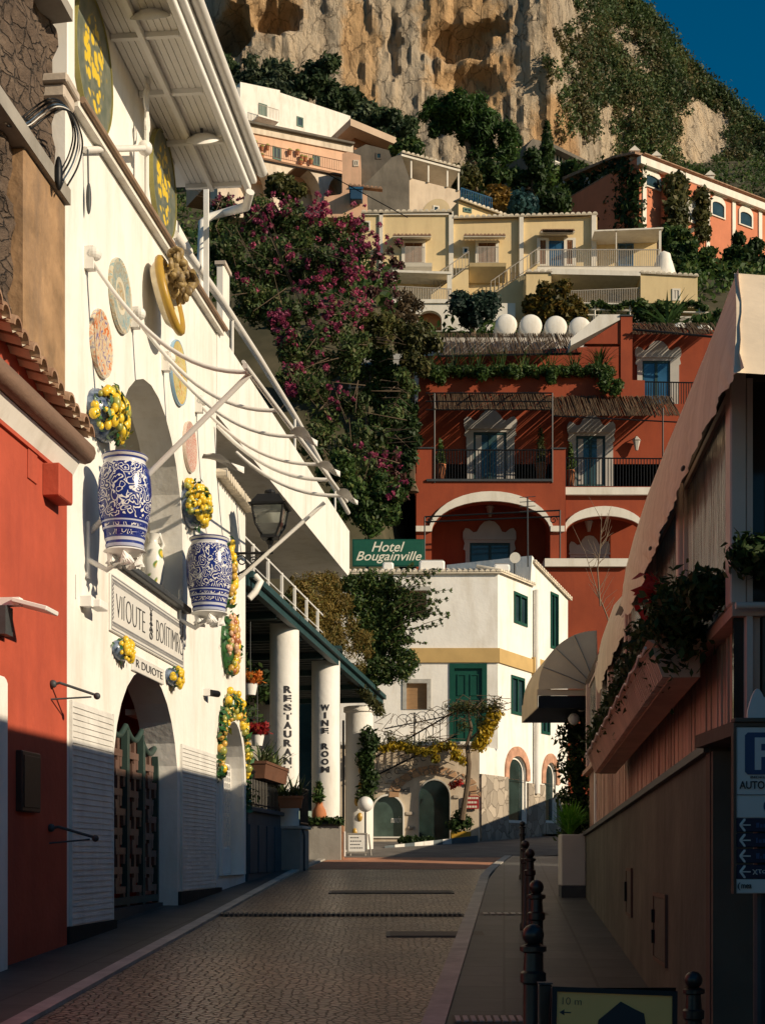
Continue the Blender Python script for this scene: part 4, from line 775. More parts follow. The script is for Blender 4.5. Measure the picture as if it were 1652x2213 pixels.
# terrace base walls
tb = thing('terrace_wall', 'dark blue-grey panelled base wall of restaurant terrace, in shade', 'wall', LW, (11,0,1))
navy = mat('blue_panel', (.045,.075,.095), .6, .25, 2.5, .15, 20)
u0 = 9.36; u1 = 12.6; zt = 2.36
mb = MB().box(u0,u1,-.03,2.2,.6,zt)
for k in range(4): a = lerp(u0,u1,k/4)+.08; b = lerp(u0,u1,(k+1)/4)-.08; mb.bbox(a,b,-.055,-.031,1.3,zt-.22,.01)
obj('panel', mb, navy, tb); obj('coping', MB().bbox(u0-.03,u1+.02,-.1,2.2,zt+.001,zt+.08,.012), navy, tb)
tb2 = thing('terrace_wall', 'grey rendered base wall of restaurant terrace, catching sun at its corner', 'wall', LW, (14.6,-.2,1.3)); zt2 = 2.12
obj('wall', MB().bbox(12.62,13.63,-.42,2.5,.7,zt2,.02), GREYP, tb2); obj('coping', MB().bbox(12.60,13.66,-.46,2.5,zt2+.001,zt2+.06,.01), kst, tb2); obj('drain_pipe', MB().tube([(12.75,-.46,1.3),(12.75,-.46,2.0),(12.70,-.44,2.1)], .02), DGREY, tb2)
fl = MB().box(9.36,17.2,2.21,5.0,.6,2.0); solo('restaurant_floor', fl, GREYP, None, None, LW, kind='structure')
def railing(fr, pts, h, n, m, label, rb=.012, rr=.022, group=None, name='railing', cat='railing'):
    (u0,v0,z0),(u1,v1,z1) = pts; t = thing(name, label, cat, fr, ((u0+u1)/2,(v0+v1)/2,min(z0,z1)), group); mb = MB()
    for i in range(n+1):
        f = i/n; u, v, z = lerp(u0,u1,f), lerp(v0,v1,f), lerp(z0,z1,f); mb.tube([(u,v,z),(u,v,z+h)], rb, 5)
    obj('bars', mb, m, t); obj('rail', MB().tube([(u0,v0,z0+h),(u1,v1,z1+h)], rr, 6).tube([(u0,v0,z0+.06),(u1,v1,z1+.06)], rr*.7, 6), m, t); return t
railing(LW, ((9.4,-.02,zt+.08),(12.55,-.02,zt+.08)), .62, 22, BLACK, 'black iron railing on the blue-grey terrace wall')
railing(LW, ((12.66,-.4,zt2+.06),(13.6,-.4,zt2+.06)), .72, 8, BLACK, 'brown-black iron railing on the grey terrace wall in front of the pillars')
def planter_box(fr, u0, u1, v0, v1, z0, z1, m, label, plant, plab, seed):
    t = thing('planter_box', label, 'planter', fr, ((u0+u1)/2,(v0+v1)/2,z0), 'terrace window boxes'); c = [(u0+.03,v0+.03),(u1-.03,v0+.03),(u1-.03,v1-.03),(u0+.03,v1-.03)]; d = [(u0,v0),(u1,v0),(u1,v1),(u0,v1)]
    obj('box', MB().hexa([(x,y,z0) for x,y in c]+[(x,y,z1-.05) for x,y in d]), m, t); obj('rim', MB().box(u0-.015,u1+.015,v0-.015,v1+.015,z1-.049,z1), m, t)
    vs = np.concatenate([blades((lerp(u0,u1,(k+.5)/4),(v0+v1)/2,z1-.03), 14, .52, .03, seed+k, .7, .9) for k in range(4)]); w_ = np.array([tuple(fr.M @ Vector(q)) for q in vs])
    lobj('agave', w_, plant, label=plab, cat='plant')
AGV = leafmat('agave_leaf', (.05,.085,.03), (.11,.15,.06), (.2,.2,.09))
planter_box(LW, 10.0,12.3,-.22,.10,2.95,3.25, mat('box_brown',(.13,.06,.035),.7,.2,4,.1,20), 'brown planter box on the black terrace railing', AGV, 'spiky striped agaves in the brown planter box', 3)
planter_box(FY(26.4), (600-CX)/FO*26.4,(653-CX)/FO*26.4,-.02,.24,P(0,1746,26.4)[2],P(0,1720,26.4)[2], TERRA, 'terracotta planter box on the railing before the RESTAURANT pillar', AGV, 'spiky green agaves in the terracotta planter box', 13)
# gourd jar with plant on the wine room plinth
x, y, z = WP; t = thing('plant_jar', 'orange gourd-shaped terracotta jar on the wine room plinth', 'jar', W0, (x-.12,y-.33,z)); obj('body', MB().lathe([(.10,0),(.15,.06),(.165,.16),(.14,.27),(.08,.37),(.07,.42),(.085,.44)], (x-.13,y-.62+.3,z), 24), TERRA, t, smooth=60)
lobj('jar_plant', leaves([(x-.13,y-.32,z+.55,.14),(x-.12,y-.32,z+.72,.1),(x-.13,y-.32,z+.85,.05)], 260, .07, 2, .35), L_MD, label='small bushy plant growing from the orange gourd jar', cat='plant')
lobj('trailing_plant', leaves([(x-.3+.15*k,y-.45,z+.03,.13,.1,.08) for k in range(5)], 240, .06, 5, .5), L_DK, label='low trailing green plant spilling over the wine room plinth', cat='plant')
# interior of the restaurant: dark wall, trellis, plants, hanging pots
solo('trellis', (lambda mb: [mb.tube([(9.8+.45*k,1.6,2.2),(9.8+.45*k,1.6,5.4)], .014, 4) for k in range(16)] and [mb.tube([(9.8,1.6,2.3+.4*k),(16.6,1.6,2.3+.4*k)], .012, 4) for k in range(8)] and mb)(MB()), DGREY, 'dark iron trellis at the back of the restaurant terrace', 'trellis', LW)
def lw(u, v, z): return tuple(LW.w(u, v, z))
cs = [lw(9.8+k*.55, 1.5+.4*random.random(), 2.4+2.8*random.random())+(.5,) for k in range(14)]+[lw(9.6+k*.8, .9, 5.2)+(.45,.45,.3) for k in range(9)]
lobj('climber', leaves(cs, 5200, .075, 8, .45), L_DK, label='dark leafy climber filling the shaded restaurant behind the pillars', cat='plant')
for px, py, lab, lm in ((556,1600,'white hanging pot with dark red flowers left of the RESTAURANT pillar',L_RD),(541,1490,'white hanging pot with orange flowers high under the pergola corner',leafmat('petal_orange',(.4,.1,.02),(.5,.18,.03),(.08,.12,.03)))):
    v = .15; u, z = LW.at(px, py, v); t = thing('hanging_pot', lab, 'hanging pot', LW, (u,v,z-.1), 'hanging flower pots'); obj('pot', MB().lathe([(.09,-.1),(.13,.1),(.14,.1),(.12,.08)], (u,v,z), 20), WHITE2, t, smooth=50)
    lobj('flowers', np.array([(a,b,c) for a,b,c in leaves([(u,v,z+.2,.2,.2,.13)], 260, .05, 3, .6)]), lm, t); obj('wire', MB().tube([(u,v,z+.1),(u,v,z+1.2)], .006, 4), DGREY, t)
# menu stand at the pergola end
x0, Y, zb = P(752, 1852, 32.5); x1 = P(798, 1852, 32.5)[0]; zt = P(0, 1803, 32.5)[2]
t = thing('menu_board', 'white framed menu board on small stand past the wine room pillar', 'menu board', W0, ((x0+x1)/2,Y,zb)); obj('panel', MB().bbox(x0,x1-.08,Y-.02,Y+.02,zb+.12,zt,.008), WHITE2, t); obj('frame', MB().holed(rect(x0-.03,x1-.05,zb+.09,zt+.03),[rect(x0,x1-.08,zb+.12,zt)],Y-.035,Y+.03), GREYP, t)
obj('legs', MB().tube([(x0+.05,Y,zb+.1),(x0+.05,Y-.1,zb-.1)],.02).tube([(x1-.1,Y,zb+.1),(x1-.1,Y-.1,zb-.1)],.02).tube([(x1-.02,Y+.2,zt),(x1+.05,Y,zb-.1)],.02), GREYP, t)
rg = random.Random(1); mb = MB()
for k in range(4):
    zz = zt-.09-k*.08; xx = x0+.05
    while xx < x0+.12+.22*rg.random()+.1: l = rg.uniform(.02,.05); mb.box(xx,xx+l,Y-.0235,Y-.0205,zz,zz+.022); xx += l+.015
obj('writing', mb, INK, t)
# ------------------------------------------------------------------ right: terrace restaurant with drooping awning
RW = Fr(2.96, 20.4, math.atan2(-1, -.09)); UC = RW.at(1532, 1640)[0]; UU = RW.at(1590, 1200)[0]
rb = thing('terrace_building', 'right-hand restaurant building with glazed veranda, slatted front and grey base wall', 'building', RW, (6,0,.8))
BASEM = mat('base_render', (.10,.098,.078), .85, .3, 1.2, .3, 10, stain=(.055,.052,.04)); BASE2 = mat('corner_render', (.11,.08,.06), .85, .25, 1.2, .2, 12)
zc0 = RW.at(1272, 1806)[1]; zc1 = RW.at(1530, 1628)[1]
obj('base_wall', MB().prism([(-.1,-.5),(UC,-.5),(UC,zc1),(-.1,zc0)], 0, .35), BASEM, rb)
obj('coping', MB().hexa([(-.12,-.04,zc0+.001),(UC+.05,-.04,zc1+.001),(UC+.05,.2,zc1+.001),(-.12,.2,zc0+.001),(-.12,-.04,zc0+.05),(UC+.05,-.04,zc1+.05),(UC+.05,.2,zc1+.05),(-.12,.2,zc0+.05)]), DGREY, rb)
obj('corner_wall', MB().box(UC+.003,UC+.12,0,6,-.5,zc1), BASE2, rb)
slm = mat('slat_rose', (.56,.35,.26), .7, .2, 2.5, .15, 20, stain=(.4,.26,.19)); mb = MB(); rg = random.Random(8); u = .2; k = 0
while u < UU-.1:
    wd = rg.choice((.07,.10,.12)); mb.box(u, u+wd-.012, .06+rg.uniform(0,.015), .12, lerp(zc0,zc1,u/UC)+.05, 2.78); u += wd
obj('slats', mb, slm, rb); obj('slat_backing', MB().box(-.1,UU-.02,.13,.2,2.2,2.78), BASE2, rb)
obj('sill', MB().box(-.1,UU,-.02,.24,2.781,2.84), slm, rb)
frm = mat('rose_frame', (.60,.45,.38), .5, .12, 2, .08, 30); posts = [RW.at(x, 1300)[0] for x in (1577,1472,1408,1355,1318,1292,1270)]; posts[0] = UU-.06
for i, u in enumerate(posts):
    wd = .075 if i else .1; o = obj('window_post', MB().bbox(u-wd,u+wd*.6,-.03,.045,2.841,4.0,.008), frm, rb)
def curtain():
    m, t, b, N, L = nodes('clear_curtain'); tc = N('TexCoord'); mp = N('Mapping'); mp.inputs['Scale'].default_value = (3.2,3.2,.28); L(tc.outputs['Object'], mp.inputs[0]); nz = N('TexNoise', Scale=2.2, Detail=6, Distortion=1.2); L(mp.outputs[0], nz.inputs['Vector'])
    rp = ramp(N, [(.34,(.14,.15,.135)),(.5,(.32,.33,.28)),(.6,(.40,.41,.35)),(.66,(.75,.74,.62))]); L(nz.outputs[0], rp.inputs[0]); L(rp.outputs[0], b.inputs['Base Color']); b.inputs['Roughness'].default_value = .18; b.inputs['Specular IOR Level'].default_value = .6
    bp = N('Bump', Strength=.5, Distance=.05); L(nz.outputs[0], bp.inputs['Height']); L(bp.outputs[0], b.inputs['Normal']); return m
CUR = curtain()
for i in range(len(posts)-1):
    a, b = posts[i+1]+.06, posts[i]-.09; pn = obj('window', MB().holed(rect(a,b,2.842,3.98),[rect(a+.05,b-.05,2.88,3.94)],0,.05), frm, rb); obj('pane', MB().box(a+.051,b-.051,0.02,.03,2.86,3.96), CUR, pn)
obj('head_beam', MB().box(-.1,UU-.02,.0,.3,4.0,4.12), BASE2, rb)
# front end of the veranda
FRX = Fr(RW.w(UU,0,0).x, RW.w(UU,0,0).y, 0); e = thing('veranda_end', 'dark glazed end of the veranda facing the camera, with cross pipe', 'veranda', FRX, (.3,.0,2.2))
obj('mullion', MB().box(.17,.22,-.01,.08,2.28,3.95), frm, e); obj('mullion', MB().box(.36,.40,-.0,.06,2.28,3.95), frm, e); obj('mullion', MB().box(.05,.08,-.0,.06,2.28,3.95), frm, e); obj('glass', MB().box(.0,2.5,.055,.08,2.28,3.95), mat('veranda_glass',(.035,.03,.026),.1,.3,1.5,0,spec=.25), e); obj('cross_pipe', MB().tube([(-.02,-.06,2.82),(2.5,-.06,2.84)], .018), frm, e, smooth=60); obj('rear_wall', MB().box(.07,2.6,.85,.95,-.5,2.25), BASE2, e); obj('floor', MB().box(.0,2.6,.085,.9,2.2,2.27), BASE2, e)
# body, roof, and unseen wing and storey added to shade street and corner house
obj('roof', MB().box(-6,UC-.3,.31,2.2,3.86,3.95), GREYP, rb); obj('body', MB().box(-6,-.12,.45,2.2,.2,3.85), BASEM, rb); obj('shade_wing', MB().box(-25,-7.2,3.0,6.5,0,4.75), GREYP, rb); obj('shade_storey', MB().box(-4.6,UC-.1,2.21,7,-.5,6.35).box(UC-.09,UC+9,1.6,6,-.5,3.75), GREYP, rb)
# awning: a strip of cloth hanging between its upper and lower edges
AWM = mat('awning_cloth', (.76,.63,.46), .75, .14, 1.6, .25, 10, stretch=(5,5,.5), col2=(.86,.74,.57))
awn = thing('awning', 'long drooping beige cloth awning along the veranda with a peaked near corner', 'awning', RW, (9,0,3.9))
A_ = [(1594,580),(1575,628),(1549,699),(1511,793),(1474,883),(1436,973),(1399,1067),(1369,1160),(1352,1225),(1348,1290)]; B_ = [(1606,795),(1590,812),(1554,859),(1530,913),(1496,984),(1464,1070),(1433,1138),(1410,1198),(1384,1265),(1356,1330)]
def cloth(A_, B_, vA, vB, name, par, n=90, m=8, amp=.03):
    sA = [RW.at(x,y,vA) for x,y in A_]; sB = [RW.at(x,y,vB) for x,y in B_]; rows = []
    for j in range(m+1):
        f = j/m; row = []
        for i in range(n+1):
            g = i/n*(len(A_)-1); k = min(int(g),len(A_)-2); h = g-k
            ua, zaa = [lerp(sA[k][q],sA[k+1][q],h) for q in (0,1)]; ub_, zbb = [lerp(sB[k][q],sB[k+1][q],h) for q in (0,1)]
            uu, zz = lerp(ua,ub_,f), lerp(zaa,zbb,f)
            row.append((uu, lerp(vA,vB,f)-.05*math.sin(math.pi*f)*min(1,i/n*6)+amp*f*noise.noise((uu*3.2,zz*.6,3))+amp*.6*f*noise.noise((uu*9,zz,7)), zz+.02*f*noise.noise((uu*5,0,1))))
        rows.append(row)
    return obj(name, MB().grid(rows), AWM, par, smooth=True)
cloth(A_, B_, .12, -.10, 'cloth', awn)
cloth([(1346,1284),(1325,1308),(1302,1372),(1292,1420)], [(1350,1362),(1330,1405),(1305,1460),(1293,1500)], .10, -.04, 'cloth', awn, 30)
# near hip of the awning, facing the camera
uu, zz = RW.at(1594, 580, .12); pk = RW.w(uu,.12,zz); bl = RW.w(*(lambda q: (q[0],-.10,q[1]))(RW.at(1606,795,-.10))); rows = []
for j in range(9):
    f = j/8; row = []
    for i in range(25):
        g = i/24; X = pk.x-.008+g*1.6; zt_ = pk.z-.12*g; zb_ = bl.z+.03*noise.noise((X*4,0,2))*g-.02*g; row.append((lerp(X,bl.x-.03+g*1.65,f), lerp(pk.y+.06,bl.y+.07,f)-.05*math.sin(math.pi*f)+.03*f*noise.noise((X*5,1,f)), lerp(zt_,zb_,f)))
    rows.append(row)
inv = RW.M.inverted(); obj('hip_cloth', MB().grid([[tuple(inv @ Vector(p)) for p in r] for r in rows]), mat('awning_front', (.68,.56,.42), .75, .1, 2, .2, 12), awn, smooth=True)
for x, y in ((1482,1012),(1410,1185)): uu, zz = RW.at(x, y, -.1); obj('clip', MB().ball((uu,-.12,zz), (.05,.012,.012)), DGREY, awn)
# planter trough along the veranda and its plants
pt = thing('planter_trough', 'long ribbed terracotta planter trough hung along veranda front', 'planter', RW, (9.5,-.2,2.5))
f0, f1 = RW.at(1296,1665,-.2)[0], UC-.02
def tz(u): return lerp(2.42, 2.60, (u-f0)/(f1-f0))
TRM = mat('trough_clay', (.58,.41,.31), .75, .2, 3, .2, 20); 
def trough(mb, a, b, va, vb, z0, z1): return mb.hexa([(a,va+.06,tz(a)+z0),(b,va+.06,tz(b)+z0),(b,vb,tz(b)+z0),(a,vb,tz(a)+z0),(a,va,tz(a)+z1),(b,va,tz(b)+z1),(b,vb,tz(b)+z1),(a,vb,tz(a)+z1)])
obj('trough', trough(MB(), f0, f1, -.27, -.05, 0, .2), TRM, pt); mb = MB(); rg = random.Random(5); u = f0
while u < f1-.05: wd = rg.uniform(.05,.09); trough(mb, u, u+wd*.55, -.315, -.2, .005, .17); u += wd
obj('ribs', mb, TRM, pt); mb = MB(); trough(mb, f0-.02, f1+.012, -.34, -.28, .172, .21); trough(mb, f1-.012+.013, f1+.03, -.3, -.04, .15, .21); obj('rim', mb, TRM, pt)
obj('cable', MB().tube([(lerp(f0,f1,k/30), -.35, tz(lerp(f0,f1,k/30))+.17+.02*math.sin(k*2.3)) for k in range(31)], .009, 5), PIPE, pt)
def rwp(u, v, z): return tuple(RW.w(u, v, z))
cs = [rwp(lerp(f0-.1,f1+.1,k/26), -.17, tz(lerp(f0,f1,k/26))+.27+.10*random.random()+.0*k)+(.17,.13,.17+.004*k) for k in range(27)]
lobj('trough_plants', leaves(cs, 12000, .032, 11, .45), L_DK, label='dark green bushy plants filling the long terracotta trough', cat='plant')
cs = [rwp(UC-.5+k*.14, -.16+.06*math.sin(k), 2.80+.022*k)+(.13,.11,.10) for k in range(9)]+[tuple(FRX.w(.05+.12*k,-.1,3.06))+(.12,.1,.10) for k in range(8)]
lobj('garland_shrub', leaves(cs, 9000, .028, 17, .45), L_DK, label='dense dark shrub at the near veranda corner rising above trough', cat='plant')
v = leaves([rwp(UC-.7+.35*random.random(),-.28,3.05+.15*random.random())+(.07,) for _ in range(3)], 60, .05, 3, .45); lobj('red_flowers', v, L_RD, label='few dark red leaves and flowers in the trough plants', cat='flowers')
# utility doors in the base wall
for a, b, y0, y1, lab in ((1356,1366,1882,1975,'small dark narrow utility door in the grey base wall, farther one'),(1416,1441,1936,2082,'taller narrow utility door in the grey base wall, nearer one')):
    u0, z1 = RW.at(a, y0); u1, _ = RW.at(b, y1); z0 = RW.at(b, y1)[1]; t = thing('utility_door', lab, 'door', RW, ((u0+u1)/2,0,z0), 'utility doors in base wall'); obj('panel', MB().bbox(u0,u1,-.015,-.002,z0,z1,.004), BASEM, t); obj('frame', MB().holed(rect(u0-.03,u1+.03,z0-.03,z1+.03),[rect(u0,u1,z0,z1)],-.022,-.002), BASE2, t); obj('hinge', MB().box(u0+.02,u0+.06,-.04,-.016,z0+.1,z0+.2).box(u0+.02,u0+.06,-.04,-.016,z1-.2,z1-.1), BLACK, t)
# quarter round hood at the far end
hx, hy, hz = P(1287, 1490, 20.0); hr = .83; hood = thing('hood_awning', 'beige quarter-round hood awning with seams above the far doorway', 'awning', W0, (hx-.4,hy,hz))
HC = mat('hood_cloth', (.68,.55,.37), .75, .12, 2, .2, 12); n = 24; prof = [(hx-hr*math.cos(k*math.pi/2/n), hz+hr*1.02*math.sin(k*math.pi/2/n)) for k in range(n+1)]; rows = [[(x,y,z) for x,z in prof] for y in (hy,hy+.7,hy+1.4,hy+2.2)]
obj('hood', MB().grid(rows), HC, hood, smooth=True)
mb = MB(); rings = []
for j in range(6):
    f = j/5; rings.append([(hx+(x-hx)*(1-f), hy-.07*math.sin(math.pi*f), hz+(z-hz)*(1-f)) for x,z in prof])
mb.grid(rings); obj('end_gore', mb, HC, hood, smooth=True); mb = MB()
for k in (6,12,18,24): x, z = prof[k]; mb.tube([(lerp(hx,x,f/6), hy-.012-.07*math.sin(math.pi*(1-f/6)), lerp(hz,z,f/6)) for f in range(7)], .007, 5)
obj('seam', mb, GREYP, hood); obj('valance', MB().box(hx-hr-.01,hx,hy-.02,hy-.005,hz-.09,hz).box(hx-hr-.02,hx-hr-.005,hy,hy+2.2,hz-.27,hz), HC, hood); obj('lining', MB().box(hx-hr,hx,hy+.02,hy+2.2,hz-.27,hz-.25).box(hx-hr,hx-.02,hy+.0,hy+.015,hz-.27,hz-.091), BLACK, hood)  # black band under the valance paints in the hood's shaded inside
# white lettered post, climber and globes at the doorway
x, y, z = P(1291, 1800, 18.6); t = thing('white_post', 'narrow white post with dark vertical marks at far end of veranda', 'post', W0, (x,y,1.5)); obj('shaft', MB().bbox(x-.05,x+.05,y-.03,y+.03,1.3,P(0,1495,18.6)[2],.008), WHITE2, t); mb = MB(); rg = random.Random(6)
for k in range(22): zz = 1.9+k*.083; mb.box(x-.03+rg.uniform(0,.02),x+.01+rg.uniform(0,.02),y-.034,y-.0305,zz,zz+rg.uniform(.02,.05))
obj('marks', mb, INK, t)
cs = [cl(1248+18*math.sin(k*1.7), 1535+k*19, 21.3, 26+8*random.random()) for k in range(15)]
lobj('climbing_plant', leaves(cs, 3600, .05, 21, .4), L_DK, label='dark climbing plant beside the far doorway under the hood', cat='plant')
for px, py, lab in ((1254,1526,'upper pale globe among dark leaves under the hood'),(1239,1554,'lower pale globe among dark leaves under the hood')):
    x, y, z = P(px, py, 20.3); t = thing('globe_lamp', lab, 'lamp', W0, (x,y,z), 'pale globes under hood'); obj('globe', MB().ball((x,y,z),.085,16,10), FARW, t, smooth=True); obj('cap', MB().lathe([(.02,.08),(.04,.09),(.015,.12)], (x,y,z), 10), DGREY, t)
# tall planter with palm-like plant
x0, Y, z1 = P(1212, 1803, 20.0); x1 = P(1265, 0, 20.0)[0]; g = gz(20)
t = thing('tall_planter', 'tall square white planter standing by the base wall end', 'planter', W0, ((x0+x1)/2,Y,g)); obj('body', MB().bbox(x0,x1,Y,Y+.36,g+.17,z1,.012), mat('planter_grey',(.50,.48,.44),.6,.06,2,.05,30), t); obj('base', MB().box(x0+.003,x1-.003,Y+.003,Y+.355,g-.02,g+.169), DGREY, t)
lobj('spiky_palm', np.concatenate([blades((lerp(x0,x1,.4),Y+.18,z1+.0), 120, .5, .018, 4, .35, 1.0, .8), blades((lerp(x0,x1,.45),Y+.18,z1+.1), 90, .42, .016, 5, .5, .7, 1)]), leafmat('palm_green',(.06,.20,.02),(.12,.34,.035),(.18,.40,.05)), label='bright green spiky bush in the tall white planter', cat='plant')
# bollards
BOL = mat('bollard_iron', (.022,.016,.014), .35, .3, 5, .1, 40, spec=.5)
def bollard(x, y, label, h=1.0, r=.047):
    g = gz(y); t = thing('bollard', label, 'bollard', W0, (x,y,g), 'iron bollards along the right pavement')
    obj('shaft', MB().lathe([(r*1.35,-.05),(r*1.35,.06),(r,.09),(r*.92,h-.26),(r*1.2,h-.25),(r*1.2,h-.21),(r*.92,h-.2),(r*.8,h-.11)], (x,y,g), 18), BOL, t, smooth=40); obj('collar', MB().lathe([(r*.75,h-.125),(r*1.25,h-.115),(r*1.25,h-.095),(r*.7,h-.085)], (x,y,g), 18), BOL, t, smooth=40); obj('ball', MB().ball((x,y,g+h-.045), r*1.02, 16, 10), BOL, t, smooth=True); return t
b0 = bollard((1151-CX)/FO*6.04, 6.04, 'iron bollard second nearest in the pavement row, behind the sandwich board')
for px, Y, lab in ((1158,8.9,'iron bollard with round ball, third in the pavement row'),(1144,13.4,'iron bollard fourth in the pavement row, level with long grating'),(1134,15.5,'iron bollard fifth in the pavement row, just behind the fourth'),(1128,24.0,'small far iron bollard nearest the white house corner')):
    dup(b0, ((px-CX)/FO*Y, Y, gz(Y)), lab)
dup(b0, ((1497-CX)/FO*6, 6, gz(6)), 'short iron bollard right of the sandwich board at photo bottom', scale=(.82,.82,.80))
x = (1178-CX)/FO*5.2; t = thing('post', 'plain dark square post at left edge of the sandwich board', 'post', W0, (x,5.2,gz(5.2))); obj('shaft', MB().bbox(x-.024,x+.024,5.2,5.25,gz(5.2),P(0,2128,5.2)[2],.004), BOL, t); obj('cap', MB().box(x-.027,x+.027,5.197,5.253,P(0,2128,5.2)[2]+.001,P(0,2124,5.2)[2]), DGREY, t)
# sandwich board
Y = 5.06; x0, x1 = (1192-CX)/FO*Y, (1462-CX)/FO*Y; g = gz(Y); z1 = P(0,2118,Y)[2]; t = thing('sandwich_board', 'cream sandwich board reading 10 m with arrow and black emblem', 'sandwich board', W0, ((x0+x1)/2,Y,g))
SB = Matrix.Translation((0,Y,z1)) @ Matrix.Rotation(R(2.2),4,'Y') @ Matrix.Rotation(R(-8),4,'X')
def sb(mb): return mb.xf(SB)
H = z1-g; obj('frame', sb(MB().holed(rect(x0,x1,-H,0),[rect(x0+.018,x1-.018,-H+.03,-.018)],-.012,.012)), BLACK, t); obj('panel', sb(MB().box(x0+.018,x1-.018,-.004,.004,-H+.03,-.018)), mat('board_cream',(.92,.48,.15),.5,.08,2,.03,30), t); obj('rear_leaf', MB().hexa([(x0,Y+.45,g),(x1,Y+.45,g),(x1,Y+.47,g),(x0,Y+.47,g),(x0,Y+.02,z1-.03),(x1,Y+.02,z1-.03),(x1,Y+.04,z1-.03),(x0,Y+.04,z1-.03)]), BLACK, t)
vs, fs = mtext('10 m', .028, off=-.0006, ext=.0004, align='LEFT'); mb = MB().add([(x0+.03+a,-.0065-c,-.052+b) for a,b,c in vs], fs); mb.box(x0+.034,x0+.07,-.0065,-.0045,-.094,-.090).add([(x0+.028,-.0062,-.092),(x0+.046,-.0062,-.103),(x0+.046,-.0062,-.081)],[(0,1,2)]); obj('lettering', sb(mb), INK, t)
cxm = x0+.27; obj('emblem', sb(MB().prism([(cxm-.11,-.2),(cxm-.10,-.115),(cxm-.02,-.045),(cxm+.03,-.07),(cxm+.065,-.085),(cxm+.085,-.2),(cxm+.02,-.29),(cxm-.06,-.28)], -.0068, -.0045)), INK, t)
# parking and direction sign on the right
Y = 6.5; X = lambda p: (p-CX)/FO*Y; Z = lambda p: EYE+(HY-p)/FO*Y; xr = X(1735)
t = thing('direction_sign', 'tall panel sign with blue P, AUTO and dark arrow rows at right edge', 'sign', W0, (X(1660),Y,gz(Y))); sgw = mat('sign_white',(.62,.60,.58),.45,.05,3,.03,30); sgb = mat('sign_blue',(.035,.07,.16),.4,.15,4,.03,30); navy2 = mat('sign_navy',(.012,.018,.045),.4,.2,4,.03,30)
obj('panel', MB().bbox(X(1590),xr,Y,Y+.03,Z(1768),Z(1571),.004), sgw, t); obj('frame', MB().box(X(1583),X(1589),Y-.006,Y+.04,Z(1932),Z(1562)).box(X(1589),xr,Y-.006,Y+.04,Z(1570),Z(1562)).bbox(X(1584),xr,Y-.02,Y+.05,Z(1561),Z(1552),.003), BASE2, t)
obj('parking_symbol', MB().prism([(X(1608),Z(1668)),(X(1614),Z(1674)),(X(1688),Z(1674)),(X(1694),Z(1668)),(X(1694),Z(1589)),(X(1688),Z(1583)),(X(1614),Z(1583)),(X(1608),Z(1589))], Y-.004, Y-.001), sgb, t)
def sl(s, x0, x1, y0, y1, m, **k): return fit(t, s, X(x0), X(x1), Z(y1), Z(y0), Y-.0045, m, ext=.0015, **k)
sl('P', 1629, 1672, 1594, 1664, sgw, off=.012); sl('BIDELLEI PA', 1620, 1690, 1677, 1682, INK); sl('AUTO', 1596, 1650, 1688, 1705, INK, off=.006); sl('PARKING', 1658, 1728, 1688, 1705, INK, off=.006)
obj('rule', MB().box(X(1591),xr-.004,Y-.003,Y-.0005,Z(1718.5),Z(1717)), INK, t); obj('roundel', MB().prism([(X(1664)+.035*math.cos(k*.3927),Z(1742)+.035*math.sin(k*.3927)) for k in range(16)], Y-.004, Y-.001), sgb, t)
for k, yy in enumerate((1782,1815,1849,1883)):
    r_ = obj('direction_row', MB().bbox(X(1590),xr,Y-.002,Y+.03,Z(yy+16),Z(yy-14),.003), navy2, t)
    mb = MB(); z = Z(yy+1); a, b = X(1597), X(1620); mb.box(a,b,Y-.0055,Y-.003,z-.003,z+.003)
    for s in (-1,1): mb.hexa([(a-.002,Y-.0056,z-.004),(a+.006,Y-.0056,z-.004),(a+.026,Y-.0056,z+s*.026-.004),(a+.018,Y-.0056,z+s*.026-.004)]+[(a-.002,Y-.0032,z+.004),(a+.006,Y-.0032,z+.004),(a+.026,Y-.0032,z+s*.026+.004),(a+.018,Y-.0032,z+s*.026+.004)])
    obj('arrow', mb, sgw, t)
    rg = random.Random(k); mb = MB(); xx = X(1632)
    while xx < xr-.03: wd = rg.uniform(.006,.016); mb.box(xx,xx+wd,Y-.0042,Y-.0025,z-.012,z+rg.uniform(.0,.014)); xx += wd+.005
    obj('small_print', mb, sgb, t)
sl('\u03c7\u03c4o\u03af', 1624, 1660, 1876, 1890, sgw)
obj('lower_panel', MB().bbox(X(1589),xr,Y,Y+.03,Z(1931),Z(1900),.004), sgw, t); sl('(', 1592, 1598, 1907, 1924, INK); sl('mea', 1600, 1622, 1911, 1920, INK, off=.006)
obj('crest', MB().prism([(X(1615),Z(1551))]+[(X(1615)+(xr-X(1615))*k/24, Z(1536)+.075*abs(math.sin(k*.42))+.06*math.sin(math.pi*k/24)) for k in range(25)]+[(xr,Z(1551))], Y+.005, Y+.025), sgw, t); obj('post', MB().tube([(X(1650),Y+.08,gz(Y)-.1),(X(1650),Y+.08,Z(1560))], .03, 10), DGREY, t)
